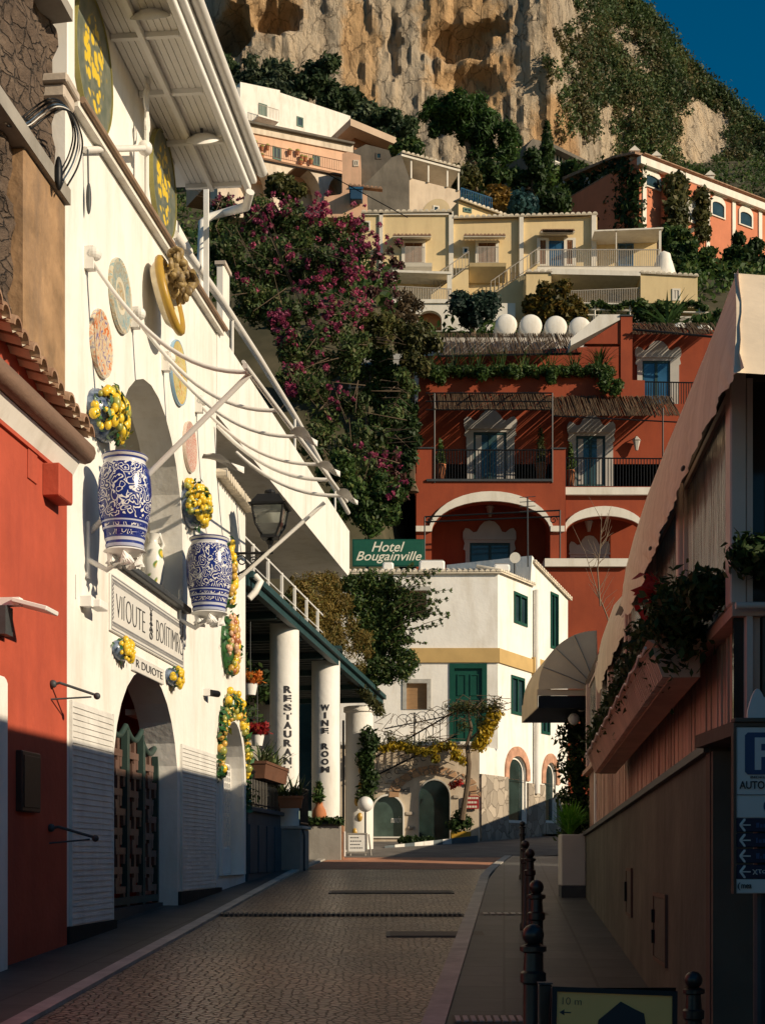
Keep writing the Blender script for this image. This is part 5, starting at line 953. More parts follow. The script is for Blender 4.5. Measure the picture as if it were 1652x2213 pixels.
# ------------------------------------------------------------------ helpers for houses measured in photo pixels
def pw(fr, pts, v0, v1, holes=(), mb=None): 
    q = lambda l: [fr.at(x, y, v0) for x, y in l]
    return (mb or MB()).holed(q(pts), [q(h) for h in holes], v0, v1)
def px(x0, x1, y0, y1): return [(x0,y1),(x1,y1),(x1,y0),(x0,y0)]
def frect(fr, x0, x1, y0, y1, v=0):                    # level facade rectangle from pixels (measured at the left edge)
    u0, z1 = fr.at(x0, y0, v); z0 = fr.at(x0, y1, v)[1]; return u0, fr.at(x1, y0, v)[0], z0, z1
def win(fr, par, x0, x1, y0, y1, fm, gm=None, v=0, fw=.09, mull=1, bars=0, name='window', out=.05, label=None):
    u0, u1, z0, z1 = frect(fr, x0, x1, y0, y1, v)
    mb = MB().holed(rect(u0,u1,z0,z1), [rect(u0+fw,u1-fw,z0+fw,z1-fw)], v-out, v+.06)
    for k in range(mull): x = lerp(u0,u1,(k+1)/(mull+1)); mb.box(x-fw*.4,x+fw*.4,v-out*.6,v+.05,z0+fw,z1-fw)
    for k in range(bars): z = lerp(z0,z1,(k+1)/(bars+1)); mb.box(u0+fw,u1-fw,v-out*.5,v+.04,z-fw*.25,z+fw*.25)
    f = obj(name, mb, fm, par, label=label); obj('pane', MB().box(u0+fw*.9,u1-fw*.9,v-.012,v+.02,z0+fw*.9,z1-fw*.9), gm or GLASS, f); return f
def tiles(fr, u0, u1, z0, z1, v, par, r=.09, depth=.5, m=None, name='roof_tile'):
    mb = MB(); n = max(3, int(abs(u1-u0)/(r*2.2)))
    for i in range(n):
        f = (i+.5)/n; u, z = lerp(u0,u1,f), lerp(z0,z1,f); vs = []
        for yy, dz in ((v-.12,0),(v+depth,depth*.3)): vs += [(u+r*math.cos(k*math.pi/5), yy, z+dz+r*.9*math.sin(k*math.pi/5)) for k in range(6)]
        mb.add(vs, [tuple(range(6)), tuple(range(11,5,-1))]+[(k,k+6,(k+1)%6+6,(k+1)%6) for k in range(6)])
    mb.hexa([(u0,v-.1,z0-.05),(u1,v-.1,z1-.05),(u1,v+depth,z1-.05+depth*.3),(u0,v+depth,z0-.05+depth*.3),(u0,v-.1,z0),(u1,v-.1,z1),(u1,v+depth,z1+depth*.3),(u0,v+depth,z0+depth*.3)])
    return obj(name, mb, m or PALET, par)
# ------------------------------------------------------------------ small white house at the bend
F42 = FY(42.0); FX = FY(40.8); cx_, _, _ = P(1075, 0, 42.0); WR = Fr(cx_, 42.0, math.atan2(.88, .47))
bh = thing('corner_house', 'small white three-storey house with green door and shutters at the road bend', 'house', F42, (1.5,2,2))
OCHRE = mat('ochre_band', (.50,.34,.14), .8, .1, 2, .1, 14); GWS = mat('window_surround', (.40,.39,.36), .8, .2, 6, .15, 20); BLIND = mat('brown_blind', (.26,.155,.075), .7, .15, 3, .1, 30, stretch=(1,1,8))
obj('wall', pw(F42, [(735,1830),(1075,1830),(1075,1236),(735,1241)], 0, .3, [px(866,921,1276,1329), px(878,922,1476,1533), px(972,1050,1436,1612)]), WHITE, bh)
ue1, ue2 = WR.at(1150,1500)[0], WR.at(1226,1500)[0]; zl = F42.at(1075,1236)[1]
obj('side_wall', MB().holed([(-.0,1.5),(ue2,1.5),(ue2,WR.at(1226,1296)[1]),(ue1+.05,WR.at(1151,1216)[1]),(ue1+.05,WR.at(1150,1268)[1]),(0,zl)], [rect(*frect(WR,1109,1138,1277,1345)), rect(*frect(WR,1103,1132,1458,1542)), rect(*frect(WR,1188,1205,1278,1400)), rect(*frect(WR,1168,1187,1438,1585)), arch(WR.at(1097,1700)[0],WR.at(1135,1700)[0],WR.at(1115,1778)[1],WR.at(1115,1668)[1],WR.at(1115,1634)[1]), arch(WR.at(1176,1700)[0],WR.at(1200,1700)[0],WR.at(1188,1778)[1],WR.at(1188,1678)[1],WR.at(1188,1648)[1])], 0, .3), WHITE, bh)
# a solid behind the facades
q = [WR.w(.3,.301,0), WR.w(ue2,.301,0), WR.w(ue2,4.5,0), Vector((-1.5,46.5,0)), Vector((-1.5,42.301,0)), Vector((cx_-.5,42.301,0))]
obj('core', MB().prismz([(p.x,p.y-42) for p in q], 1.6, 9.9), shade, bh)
zr = F42.at(900,1238)[1]; ul = F42.at(735,1240)[0]
tiles(F42, ul, cx_+.1, zr, zr+.02, 0, bh, .075, .7)
o = tiles(WR, -.05, ue1, zl+.02, WR.at(1150,1268)[1]+.05, 0, bh, .075, .7); o.parent = bh; o.matrix_local = Matrix.Translation(-BASE[bh]) @ F42.M.inverted() @ WR.M @ Matrix.Translation(BASE[bh])
RX = F42.M.inverted() @ WR.M                            # parts measured on the side wall, brought into the house's own coordinates
def side(o): o.matrix_local = Matrix.Translation(-BASE[bh]) @ RX @ Matrix.Translation(BASE[bh]); return o
for o in kids(bh):
    if o.name.startswith('side_wall'): side(o)
side(tiles(WR, ue1-.05, ue2+.15, WR.at(1151,1216)[1]+.03, WR.at(1226,1296)[1]+.03, 0, bh, .075, .7))
side(obj('ridge', MB().prism([(ue1-.25,WR.at(1150,1268)[1]),(ue1+.05,WR.at(1150,1268)[1]),(ue1+.05,WR.at(1151,1216)[1]+.15),(ue1-.1,WR.at(1151,1216)[1]+.2)], -.02, 3), WHITE, bh))
for x0,x1,y0,y1 in ((866,921,1276,1329),(878,922,1476,1533)):
    u0,u1,z0,z1 = frect(F42,x0,x1,y0,y1); f = obj('window', MB().holed(rect(u0-.12,u1+.12,z0-.0,z1+.12),[rect(u0,u1,z0,z1)],-.03,-.002), GWS, bh); obj('blind', MB().box(u0,u1,.12,.16,z0,z1), BLIND, f)
obj('band', MB().box(F42.at(885,1402)[0],cx_+.05,-.06,-.003,F42.at(900,1432)[1],F42.at(900,1401)[1]), OCHRE, bh)
side(obj('band', MB().hexa([(.0,-.06,F42.at(900,1432)[1]),(ue1,-.06,F42.at(900,1432)[1]),(ue1,-.003,F42.at(900,1432)[1]),(.0,-.003,F42.at(900,1432)[1]),(.0,-.06,F42.at(900,1401)[1]),(ue1,-.06,F42.at(900,1401)[1]),(ue1,-.003,F42.at(900,1401)[1]),(.0,-.003,F42.at(900,1401)[1])]).box(ue1-.1,ue2,-.1,-.004,F42.at(900,1436)[1],F42.at(900,1396)[1]), OCHRE, bh))
side(obj('corner_pipe', MB().tube([(ue1+.1,-.1,3.6),(ue1+.1,-.1,WR.at(1150,1275)[1])], .11, 10), WHITE, bh, smooth=60))
u0,u1,z0,z1 = frect(F42,972,1050,1436,1612); dr = obj('door', MB().bbox(u0,u1,.05,.15,z0,z1,.02).holed(rect(u0-.02,u1+.02,z0,z1+.03),[rect(u0+.13,u1-.13,z0+.02,z1-.12)],-.03,.048), GREENP, bh)
um = (u0+u1)/2; mb = MB()
for s in (-1,1):
    for a,b in ((.08,.42),(.46,.62),(.66,.94)):
        x0_, x1_ = um+s*.06, um+s*.33; x0_, x1_ = min(x0_,x1_), max(x0_,x1_); za, zb_ = lerp(z0,z1-.15,a), lerp(z0,z1-.15,b); mb.holed(rect(x0_,x1_,za,zb_),[rect(x0_+.035,x1_-.035,za+.035,zb_-.035)],.025,.049)
obj('door_panel', mb, GREENP, dr)
def sidewin(x0,x1,y0,y1,mull=1):
    u0,u1,z0,z1 = frect(WR,x0,x1,y0,y1); fw = .09 if u1-u0 > .6 else .07
    mb = MB().holed(rect(u0,u1,z0,z1),[rect(u0+fw,u1-fw,z0+fw,z1-fw)],-.03,.1)
    mb.box((u0+u1)/2-.04,(u0+u1)/2+.04,-.02,.08,z0+fw,z1-fw); f = side(obj('window', mb, GREENP, bh)); p = obj('pane', MB().box(u0+fw,u1-fw,.04,.07,z0+fw,z1-fw), GLASS, bh); p.parent = f; return f
for q_ in ((1109,1138,1277,1345),(1103,1132,1458,1542),(1188,1205,1278,1400),(1168,1187,1438,1585)): sidewin(*q_)
BRK = mat('brick_arch', (.48,.26,.17), .85, .3, 5, .3, 18); SHOPG = mat('shop_glass', (.018,.034,.032), .06, .4, 2, 0, spec=.5)
for xa,xb,yb,ys_,yc in ((1097,1135,1778,1668,1634),(1176,1200,1778,1678,1648)):
    ua_, ub_ = WR.at(xa,1700)[0], WR.at(xb,1700)[0]; zb_, zs_, zc_ = [WR.at((xa+xb)/2,y)[1] for y in (yb,ys_,yc)]
    side(obj('brick_arch', MB().holed([(ua_-.28,zs_-.25)]+[(ub_+.28,zs_-.25)]+[((ua_+ub_)/2+((ub_-ua_)/2+.28)*math.cos(math.pi*k/14), zs_+(zc_-zs_+.3)*math.sin(math.pi*k/14)) for k in range(15)], [[(ua_,zs_-.249),(ub_,zs_-.249)]+[((ua_+ub_)/2+(ub_-ua_)/2*math.cos(math.pi*k/14), zs_+(zc_-zs_)*math.sin(math.pi*k/14)) for k in range(15)]], -.05, -.003), BRK, bh))
    f = side(obj('shop_window', MB().holed(arch(ua_,ub_,zb_,zs_,zc_),[arch(ua_+.08,ub_-.08,zb_+.08,zs_,zc_-.1)],.08,.16), FARW, bh)); p = obj('pane', MB().prism(arch(ua_+.08,ub_-.08,zb_+.08,zs_,zc_-.1),.11,.13), SHOPG, bh); p.parent = f
def stonemat(name, s=2.8, base=(.40,.34,.27)):
    m, t, b, N, L = nodes(name); tc = N('TexCoord'); nd = N('TexNoise', Scale=1.5, Detail=3); L(tc.outputs['Object'], nd.inputs['Vector']); ad = N('MixRGB', blend_type='ADD'); ad.inputs[0].default_value = .4; L(tc.outputs['Object'], ad.inputs[1]); L(nd.outputs[1], ad.inputs[2])
    vo = N('TexVoronoi', Scale=s, feature='DISTANCE_TO_EDGE'); L(ad.outputs[0], vo.inputs['Vector']); vc = N('TexVoronoi', Scale=s); L(ad.outputs[0], vc.inputs['Vector']); s2 = N('SeparateXYZ'); L(vc.outputs['Color'], s2.inputs[0])
    rp = ramp(N, [(0,tuple(x*.65 for x in base)),(1,tuple(x*1.2 for x in base))]); L(s2.outputs[0], rp.inputs[0]); gp = ramp(N, [(.01,(0,0,0)),(.05,(1,1,1))]); L(vo.outputs['Distance'], gp.inputs[0]); mx = N('MixRGB'); L(gp.outputs[0], mx.inputs[0]); mx.inputs[1].default_value = (.24,.20,.155,1); L(rp.outputs[0], mx.inputs[2]); L(mx.outputs[0], b.inputs['Base Color'])
    bp = N('Bump', Strength=.6, Distance=.04); L(gp.outputs[0], bp.inputs['Height']); L(bp.outputs[0], b.inputs['Normal']); b.inputs['Roughness'].default_value = .85; return m
STN = stonemat('rubble_stone')
ux = -1.36; zst = WR.at(1095,1680)[1]; ua_, ub_ = WR.at(1094,1700)[0], WR.at(1137,1700)[0]; uc_, ud_ = WR.at(1174,1700)[0], WR.at(1202,1700)[0]
side(obj('stone_base', MB().box(ux,ua_,-.07,-.003,1.2,zst).box(ua_,ub_,-.10,-.003,1.2,WR.at(1115,1779)[1]).box(ub_,uc_,-.07,-.003,1.2,zst-.1).box(uc_,ud_,-.10,-.003,1.2,WR.at(1188,1779)[1]).box(ud_,ue2+.1,-.07,-.003,1.2,zst-.3), STN, bh))
side(obj('annex_side_wall', MB().box(ux,-.002,0,.3,1.4,FX.at(1030,1612)[1]), WHITE, bh))
# ground-floor shop front, a step in front of the upper storeys
sx = thing('shop_front', 'low cream shop front with arched door and arched window under vine terrace', 'shop front', FX, (1,0,2)); zt = FX.at(1000,1612)[1]
def ar(xa, xb, yb, ys_, yc): c = (xa+xb)/2; return arch(FX.at(xa,0)[0], FX.at(xb,0)[0], FX.at(c,yb)[1], FX.at(c,ys_)[1], FX.at(c,yc)[1])
DA, WA = (905,971,1818,1722,1686), (806,870,1808,1752,1720)
SHW = mat('shop_plaster', (.56,.47,.36), .85, .15, 2, .25, 12, stain=(.33,.25,.18))
xw = WR.w(ux,0,0).x; obj('wall', MB().holed(rect(FX.at(735,0)[0],xw-.02,1.4,zt), [ar(*DA), ar(*WA)], 0, .3), SHW, sx); obj('terrace_slab', MB().bbox(FX.at(735,0)[0],xw+.05,-.12,1.19,zt+.001,zt+.12,.02), FARW, sx)
obj('doorway', recess(MB(), FX.at(900,0)[0], FX.at(976,0)[0], 1.9, 4.2, .301, 1.1), mat('shop_dark',(.05,.05,.045),.8,.3,3,0), sx)
dw = obj('door', MB().holed(ar(903,973,1818,1722,1683),[ar(*DA)],-.04,-.003), GWS, sx); obj('pane', MB().prism(ar(*DA),.2,.22), SHOPG, dw)
ww = obj('window', MB().holed(ar(803,873,1811,1752,1716),[ar(*WA)],-.05,-.003), FARW, sx); obj('pane', MB().prism(ar(*WA),.1,.12), mat('shop_glass_light',(.05,.08,.07),.08,.4,2,0,spec=.6), ww)
u0, z1 = FX.at(846,1764); u1, z0 = FX.at(866,1778); fit(sx, 'mancini', u0-.02, u1+.02, z0, z1, .095, FARW, shear=.25)
u0, z1 = FX.at(849,1746-35); u1, z0 = FX.at(886,1722-2); rg = random.Random(4); fit(sx, 'mcncii', FX.at(846,0)[0], FX.at(884,0)[0], FX.at(0,1712)[1], FX.at(0,1702)[1], -.004, INK, off=.008)
mb = MB(); c = FX.at(938,1700)
for k in range(13):
    a = math.pi*(.02+.96*k/12); r0, r1 = 1.05, 1.05+rg.uniform(.28,.42); cz = FX.at(938,1722)[1]; th = .10
    p = lambda r, d: (c[0]+r*math.cos(a+d), cz+r*.62*math.sin(a+d)+.02); mb.hexa([(*[p(r0,-th)[0]],-.06,p(r0,-th)[1]),(p(r1,-th)[0],-.06,p(r1,-th)[1]),(p(r1,-th)[0],-.003,p(r1,-th)[1]),(p(r0,-th)[0],-.003,p(r0,-th)[1]),(p(r0,th)[0],-.06,p(r0,th)[1]),(p(r1,th)[0],-.06,p(r1,th)[1]),(p(r1,th)[0],-.003,p(r1,th)[1]),(p(r0,th)[0],-.003,p(r0,th)[1])])
obj('stone_voussoirs', mb, stonemat('warm_stone', 3, (.42,.25,.14)), sx); mb = MB()
for x, y, w_ in ((850,1690,40),(835,1707,30),(826,1666,34),(870,1668,26),(990,1690,26),(1012,1745,22),(884,1758,18),(888,1790,16),(985,1722,14),(984,1770,18)): u, z = FX.at(x,y); mb.bbox(u-w_*.0065,u+w_*.0065,-.05,-.003,z-.05,z+.05,.015)
obj('inset_stones', mb, STN, sx)
u0,u1,z0,z1 = frect(FX,1004,1034,1720,1748,-.1); t = thing('red_sign', 'small red sign board on corner of the shop front', 'sign', FX, (u0,-.1,z0)); obj('panel', MB().box(u0,u1,-.1,-.06,z0,z1), mat('sign_red',(.30,.02,.02),.5,.1,4,0), t); mb = MB(); rg = random.Random(12)
for k in range(3):
    zz = lerp(z1,z0,(k+.5)/3); xx = u0+.04
    while xx < u1-.06: l = rg.uniform(.02,.045); mb.box(xx,xx+l,-.1035,-.1005,zz-.03,zz+.03); xx += l+.014
obj('writing', mb, CREAM, t)
# striped kerb, planters, pillar, hanging plants
t = thing('striped_kerb', 'low kerb wall painted in black and white blocks before the shop', 'kerb', W0, (1,38.5,1.9)); rg = random.Random(2); A0 = Vector(P(831,1846,36.5)); A1 = Vector(P(1032,1822,40.2))
for nm, sel, m in (('white_block',(1,3,4,6),mat('kerb_white',(.62,.6,.56),.7,.15,3,.1,20)),('dark_block',(0,2,5,7,8,9),mat('kerb_dark',(.10,.12,.13),.8,.2,3,.1,20))):
    for k in sel:
        a = A0.lerp(A1, k/10); b = A0.lerp(A1, (k+.985)/10); mb = MB().hexa([(a.x,a.y,a.z-.3),(b.x,b.y,b.z-.3),(b.x,b.y+.35,b.z-.3),(a.x,a.y+.35,a.z-.3),(a.x,a.y,a.z+.22),(b.x,b.y,b.z+.22),(b.x,b.y+.35,b.z+.22),(a.x,a.y+.35,a.z+.22)]); obj(nm, mb, m, t)
u0,u1,z0,z1 = frect(FX,973,1016,1797,1815,-.5); solo('yellow_planter', MB().bbox(u0,u1,-.7,-.35,z0-.2,z1,.02), mat('planter_yellow',(.45,.27,.03),.6,.15,4,.1,20), 'yellow planter trough beside the arched shop door', 'planter', FX)
lobj('shrub', leaves([cl(985,1782,40.2,18),cl(1004,1778,40.2,16),cl(994,1765,40.2,14)], 700, .07, 31, .45), L_DK, label='dark shrub in the yellow planter trough', cat='plant')
lobj('shrub', leaves([cl(872+14*k,1815,38.6-.0*k,10,7) for k in range(5)], 700, .06, 32, .45), L_DK, label='low dark ground plants behind the striped kerb', cat='plant')
x, Y, zt_ = P(776, 1541, 36.0); r = 30/FO*36; t = thing('round_pillar', 'round white pillar standing past the pergola end, left of the arched shop window', 'pillar', W0, (x,Y,1.7)); obj('shaft', MB().lathe([(r,1.5),(r,zt_)], (x,Y,0), 32), WHITE, t, smooth=60); obj('capital', MB().lathe([(r,zt_),(r+.05,zt_+.02),(r+.05,zt_+.14),(r,zt_+.16)], (x,Y,0), 32), FARW, t, smooth=40); obj('pipe', MB().tube([(x-r-.05,Y-.1,1.8),(x-r-.05,Y-.1,zt_-.2)], .03), DGREY, t)
mb = MB(); rg = random.Random(3)
for k in range(5): a = rg.uniform(-.6,.6); mb.ball((x+r*math.sin(a), Y-r*math.cos(a), lerp(2.2,4.2,k/5)), (.07,.04,.12), 8, 6)
obj('ceramic_ornament', mb, OCH, t, smooth=True)
lobj('hanging_climber', leaves([cl(794+6*math.sin(k),1588+k*13,35.4,17+4*math.sin(k*2)) for k in range(11)], 2600, .07, 33, .4), L_DK, label='dark green climber hanging in a column beside the round pillar', cat='plant')
x,y,z = P(789,1738,35.2); t = thing('globe_lamp', 'white globe lamp beside the arched shop window', 'lamp', W0, (x,y,z)); obj('globe', MB().ball((x,y,z),.2,18,12), WHITE2, t, smooth=True); obj('stem', MB().tube([(x,y,z-.2),(x,y,z-1.1)], .025), DGREY, t)
# terrace stair rails, vine and its trunk
st = thing('stair_railing', 'black wrought iron stair railings with scrolls climbing to the green door', 'railing', FX, (1,-.3,3.4)); mb = MB()
def ln(x0,y0,x1,y1,v,r=.018): a = FX.at(x0,y0,v); b = FX.at(x1,y1,v); mb.tube([(a[0],v,a[1]),(b[0],v,b[1])], r, 5)
ln(808,1678,985,1590,-.3,.025); ln(812,1636,985,1536,-.3,.025); ln(830,1575,980,1545,-.1,.02); ln(895,1540,895,1640,-.1,.025)
for k in range(12): f = k/11; ln(lerp(812,980,f),lerp(1676,1592,f),lerp(815,980,f),lerp(1634,1540,f),-.3,.012)
for k in range(9):
    f = (k+.5)/9; a = FX.at(lerp(812,980,f),lerp(1690,1604,f),-.3); mb.tube([(a[0]+.09*math.cos(q*.7),-.3,a[1]+.09*math.sin(q*.7)) for q in range(9)], .01, 4)
for k in range(5): a = FX.at(870+20*k,1560-3*k,-.1); mb.tube([(a[0]+(.25-.012*q)*math.cos(q*.6),-.1,a[1]+(.25-.012*q)*math.sin(q*.6)) for q in range(14)], .01, 4)
obj('ironwork', mb, BLACK, st)
vt = thing('vine', 'old twisted vine with yellow autumn leaves trained over the shop terrace', 'vine', W0, P(1000,1772,40)); mb = MB(); V = lambda x, y, Y=40.0: P(x, y, Y)
mb.tube([V(998,1772),V(1004,1730),V(1010,1690),V(1013,1650),V(1008,1610),V(1018,1575),V(1010,1535)], [.09,.08,.075,.07,.06,.05,.03], 7); mb.tube([V(1010,1655),V(990,1625),V(950,1612),V(900,1618),V(850,1640)], [.05,.04,.035,.03,.02], 6); mb.tube([V(1013,1600),V(1045,1570),V(1075,1530)], [.04,.03,.015], 6)
rg = random.Random(11)
for k in range(60): x = rg.uniform(960,1082); y = 1528+rg.uniform(-18,26); mb.tube([V(x,y,39.8+rg.uniform(-.4,.6)),V(x+rg.uniform(-30,30),y+rg.uniform(-14,14),40),V(x+rg.uniform(-40,40),y+rg.uniform(-20,30),40)], .009, 4)
for k in range(34): x = rg.uniform(820,1000); y = rg.uniform(1560,1640); mb.tube([V(x,y,40),V(x+rg.uniform(-40,40),y+rg.uniform(-20,20),40),V(x+rg.uniform(-70,70),y+rg.uniform(-30,30),40)], .009, 4)
obj('trunk', mb, BARK, vt)
cs = [cl(830+18*k,1618-6*math.sin(k),40,13,9) for k in range(9)]+[cl(1035+8*k,1610-16*k,40,16) for k in range(5)]+[cl(985,1632,40,14),cl(1000,1645,40,10),cl(940,1640,40,10)]
lobj('yellow_leaves', leaves(cs, 2600, .075, 41, .4), L_YE, vt); cs = [cl(975+12*k,1530+4*math.sin(k*2),40,16,12) for k in range(9)]+[cl(830+16*k,1606-7*math.sin(k*1.3),40,12,8) for k in range(10)]+[cl(1040,1560,40,16),cl(1000,1570,40,14),cl(1070,1520,40,14),cl(840,1590,40,14),cl(880,1600,40,12)]
lobj('green_leaves', leaves(cs, 2000, .055, 42, .3), L_OL, vt)
lobj('geranium', leaves([cl(975+6*k,1700-3*k,40.3,8) for k in range(4)]+[cl(1195,1555,41,5)], 160, .05, 3, .5), L_RD, label='small red flowers right of the arched shop door', cat='flowers')
# roof clutter
rg = random.Random(5)
for x0,x1,y0,y1,lab in ((826,850,1218,1236,'leftmost white roof box on the corner house'),(905,960,1214,1236,'wide white roof unit on the corner house'),(1065,1100,1222,1238,'rounded white roof vent near the corner house edge')):
    u0,u1,z0,z1 = frect(F42,x0,x1,y0,y1,.8); t = thing('roof_unit', lab, 'roof unit', F42, (u0,.8,z0), 'white roof units'); obj('body', MB().bbox(u0,u1,.6,1.1,z0,z1,.04), WHITE2, t); obj('vent', MB().box(u0+.05,u1-.05,.7,1.0,z1+.001,z1+.04), GREYP, t)
x,y,z = P(1112,1226,43.5); t = thing('satellite_dish', 'small grey satellite dish on the corner house roof', 'dish', W0, (x,y,z)); q = MB().lathe([(.01,.06),(.1,.045),(.17,0)], (0,0,0), 18); q.xf(Matrix.Translation((x,y,z+.3)) @ Matrix.Rotation(R(-70),4,'X')); obj('dish', q, FARW, t, smooth=60); obj('mast', MB().tube([(x,y+.1,z-.4),(x,y+.1,z+.3)], .03), DGREY, t)
mst = thing('aerial', 'thin television aerial mast before the left hotel arch', 'aerial', W0, P(1112,1225,44)); a = V(1140,1225,44); b = V(1139,1075,44); mb = MB().tube([a,b], .025, 5)
for k in range(4): zz = b[2]-.15*k; mb.tube([(b[0]-.25,44,zz),(b[0]+.25,44,zz+.03)], .012, 4)
obj('mast', mb, DGREY, mst)
# hotel name board
u0,u1,z0,z1 = frect(FY(45),763,915,1167,1222); F45 = FY(45); t = thing('hotel_sign', 'dark green board reading Hotel Bougainville in white italic', 'sign', F45, ((u0+u1)/2,0,z0)); obj('board', MB().bbox(u0,u1,0,.06,z0,z1,.01), mat('sign_green',(.010,.085,.055),.5,.1,3,.03,20), t); obj('frame', MB().holed(rect(u0-.03,u1+.03,z0-.03,z1+.03),[rect(u0,u1,z0,z1)],.005,.07), GREENP, t)
h = z1-z0; fit(t, 'Hotel', lerp(u0,u1,.26), lerp(u0,u1,.73), z0+h*.54, z0+h*.93, -.002, CREAM, shear=.35, off=.003); fit(t, 'Bougainville', lerp(u0,u1,.04), lerp(u0,u1,.97), z0+h*.08, z0+h*.55, -.002, CREAM, shear=.35, off=.003)
obj('strut', MB().box(u0+.4,u0+.5,.07,.2,z0-1.2,z0+.2).box(u1-.5,u1-.4,.07,.2,z0-1.2,z0+.2), DGREY, t)
# ------------------------------------------------------------------ red hotel
HF = FY(58.0); hot = thing('red_hotel', 'big brick-red hotel with white arches, baroque door surrounds and reed awnings', 'hotel', HF, (10,4,6)); h_ = lambda x, y, v=0: HF.at(x, y, v)
HW = mat('hotel_white', (.74,.70,.62), .8, .06, 1.5, .1, 8, stain=(.55,.5,.42)); HSUR = mat('surround_grey', (.44,.42,.39), .8, .08, 2, .1, 10); BLUEG2 = mat('blue_glass', (.03,.10,.19), .08, .4, .7, 0, spec=.7); DRG = mat('door_glass', (.035,.065,.07), .08, .4, .8, 0, spec=.7)
def ell(x0, x1, yb, ys_, yc, v=0, n=20):
    u0, u1 = h_(x0,ys_,v)[0], h_(x1,ys_,v)[0]; zb_, zs_, zc_ = [h_(0,y,v)[1] for y in (yb,ys_,yc)]
    return [(u0,zb_),(u1,zb_)]+[((u0+u1)/2+(u1-u0)/2*math.cos(math.pi*k/n), zs_+(zc_-zs_)*math.sin(math.pi*k/n)) for k in range(n+1)]
A1_ = (932,1188,1300,1150,1084); A2_ = (1221,1388,1300,1150,1116)
obj('arcade_wall', MB().holed([h_(*p) for p in ((899,1300),(1221,1300),(1221,1040),(899,1040))], [ell(932,1188,1299,1150,1084)], 0, .5), HRED, hot)
obj('arcade_wall', MB().holed([h_(x,y,.25) for x,y in ((1221.5,1300),(1480,1300),(1480,1062),(1221.5,1062))], [ell(1223,1388,1299,1150,1116,.25)], .25, .7), HRED, hot)
for (xa,xb,yb,ys_,yc), v in ((A1_,0),(A2_,.25)):
    o_ = ell(xa-6,xb+6,1150,1150,yc-21,v)[2:]; i_ = ell(xa,xb,1150,1150,yc,v)[2:]; obj('arch_band', MB().prism(o_+i_[::-1], v-.12, v-.003), HW, hot)
    obj('impost', MB().box(h_(xa-34 if v == 0 else xa-2,0,v)[0],h_(xa,0,v)[0],v-.14,v-.003,h_(0,1150,v)[1],h_(0,1138,v)[1]).box(h_(xb,0,v)[0],h_(xb+30,0,v)[0],v-.14,v-.003,h_(0,1150,v)[1],h_(0,1138,v)[1]), HW, hot)
obj('arcade_back', MB().box(h_(899,0)[0],h_(1500,0)[0],2.2,2.5,4,h_(0,1000,2)[1]).box(h_(1189,0)[0]+.02,h_(1221,0)[0],.51,2.19,4,h_(0,1045)[1]), HRED, hot)
obj('side_wall', MB().box(h_(899,0)[0],h_(899,0)[0]+.3,.501,2.19,4,h_(0,1045)[1]), HRED, hot)
obj('balcony_floor', MB().box(h_(899,0)[0]+.02,h_(1200,0)[0],.01,2.19,h_(0,1045)[1],h_(0,1040)[1]).box(h_(1221,0)[0],h_(1480,0)[0],.1,2.19,h_(0,1062)[1],h_(0,1050)[1]), HRED, hot)
V2_ = 2.2; h2 = lambda x, y: HF.at(x, y, V2_)
obj('main_wall', pw(HF, [(899,1045),(1520,1060),(1520,873),(1392,873),(1392,822),(1341,820),(1341,858),(1335,806),(905,806)], V2_, V2_+.4), HRED, hot)
obj('lower_pier', MB().box(h_(899,0)[0],h_(937,0)[0],-.001,.3,h_(0,1040)[1],h_(0,970)[1]), HRED, hot); obj('lower_pier', MB().box(h_(1191,0)[0],h_(1221,0)[0],-.001,.5,h_(0,1040)[1],h_(0,971)[1]), HRED, hot)
obj('pier_cap', MB().box(h_(898,0)[0],h_(938,0)[0],-.05,.34,h_(0,969.9)[1],h_(0,967)[1]).box(h_(1190,0)[0],h_(1222,0)[0],-.05,.54,h_(0,970.9)[1],h_(0,968)[1]), DGREY, hot)
obj('floor_edge', MB().box(h_(921,0)[0],h_(1191,0)[0],-.08,-.003,h_(0,1041)[1],h_(0,1036)[1]), DGREY, hot); obj('white_ledge', MB().box(h_(1221.5,0)[0],h_(1480,0)[0],.05,.249,h_(0,1068)[1],h_(0,1052)[1]), HW, hot)
obj('base_band', MB().hexa([h+() for h in [(h_(1169,0)[0],-1.2,h_(0,1237)[1]),(h_(1347,0)[0],-1.2,h_(0,1237)[1]),(h_(1347,0)[0],0,h_(0,1237)[1]),(h_(1169,0)[0],0,h_(0,1237)[1]),(h_(1169,0)[0],-1.2,h_(0,1220)[1]),(h_(1347,0)[0],-1.2,h_(0,1220)[1]),(h_(1347,0)[0],0,h_(0,1220)[1]),(h_(1169,0)[0],0,h_(0,1220)[1])]]), HW, hot); obj('base_wall', MB().box(h_(899,0)[0],h_(1340,0)[0],-1.0,-.002,1.5,h_(0,1238)[1]).box(h_(1340,0)[0],h_(1500,0)[0],.0,2,1.5,h_(0,1290)[1]), HRED, hot)
HALF = [(.45,0),(.45,.62),(.49,.64),(.465,.72),(.5,.78),(.495,.86),(.45,.905),(.38,.895),(.30,.85),(.235,.86),(.18,.93),(.10,.985),(0,1)]
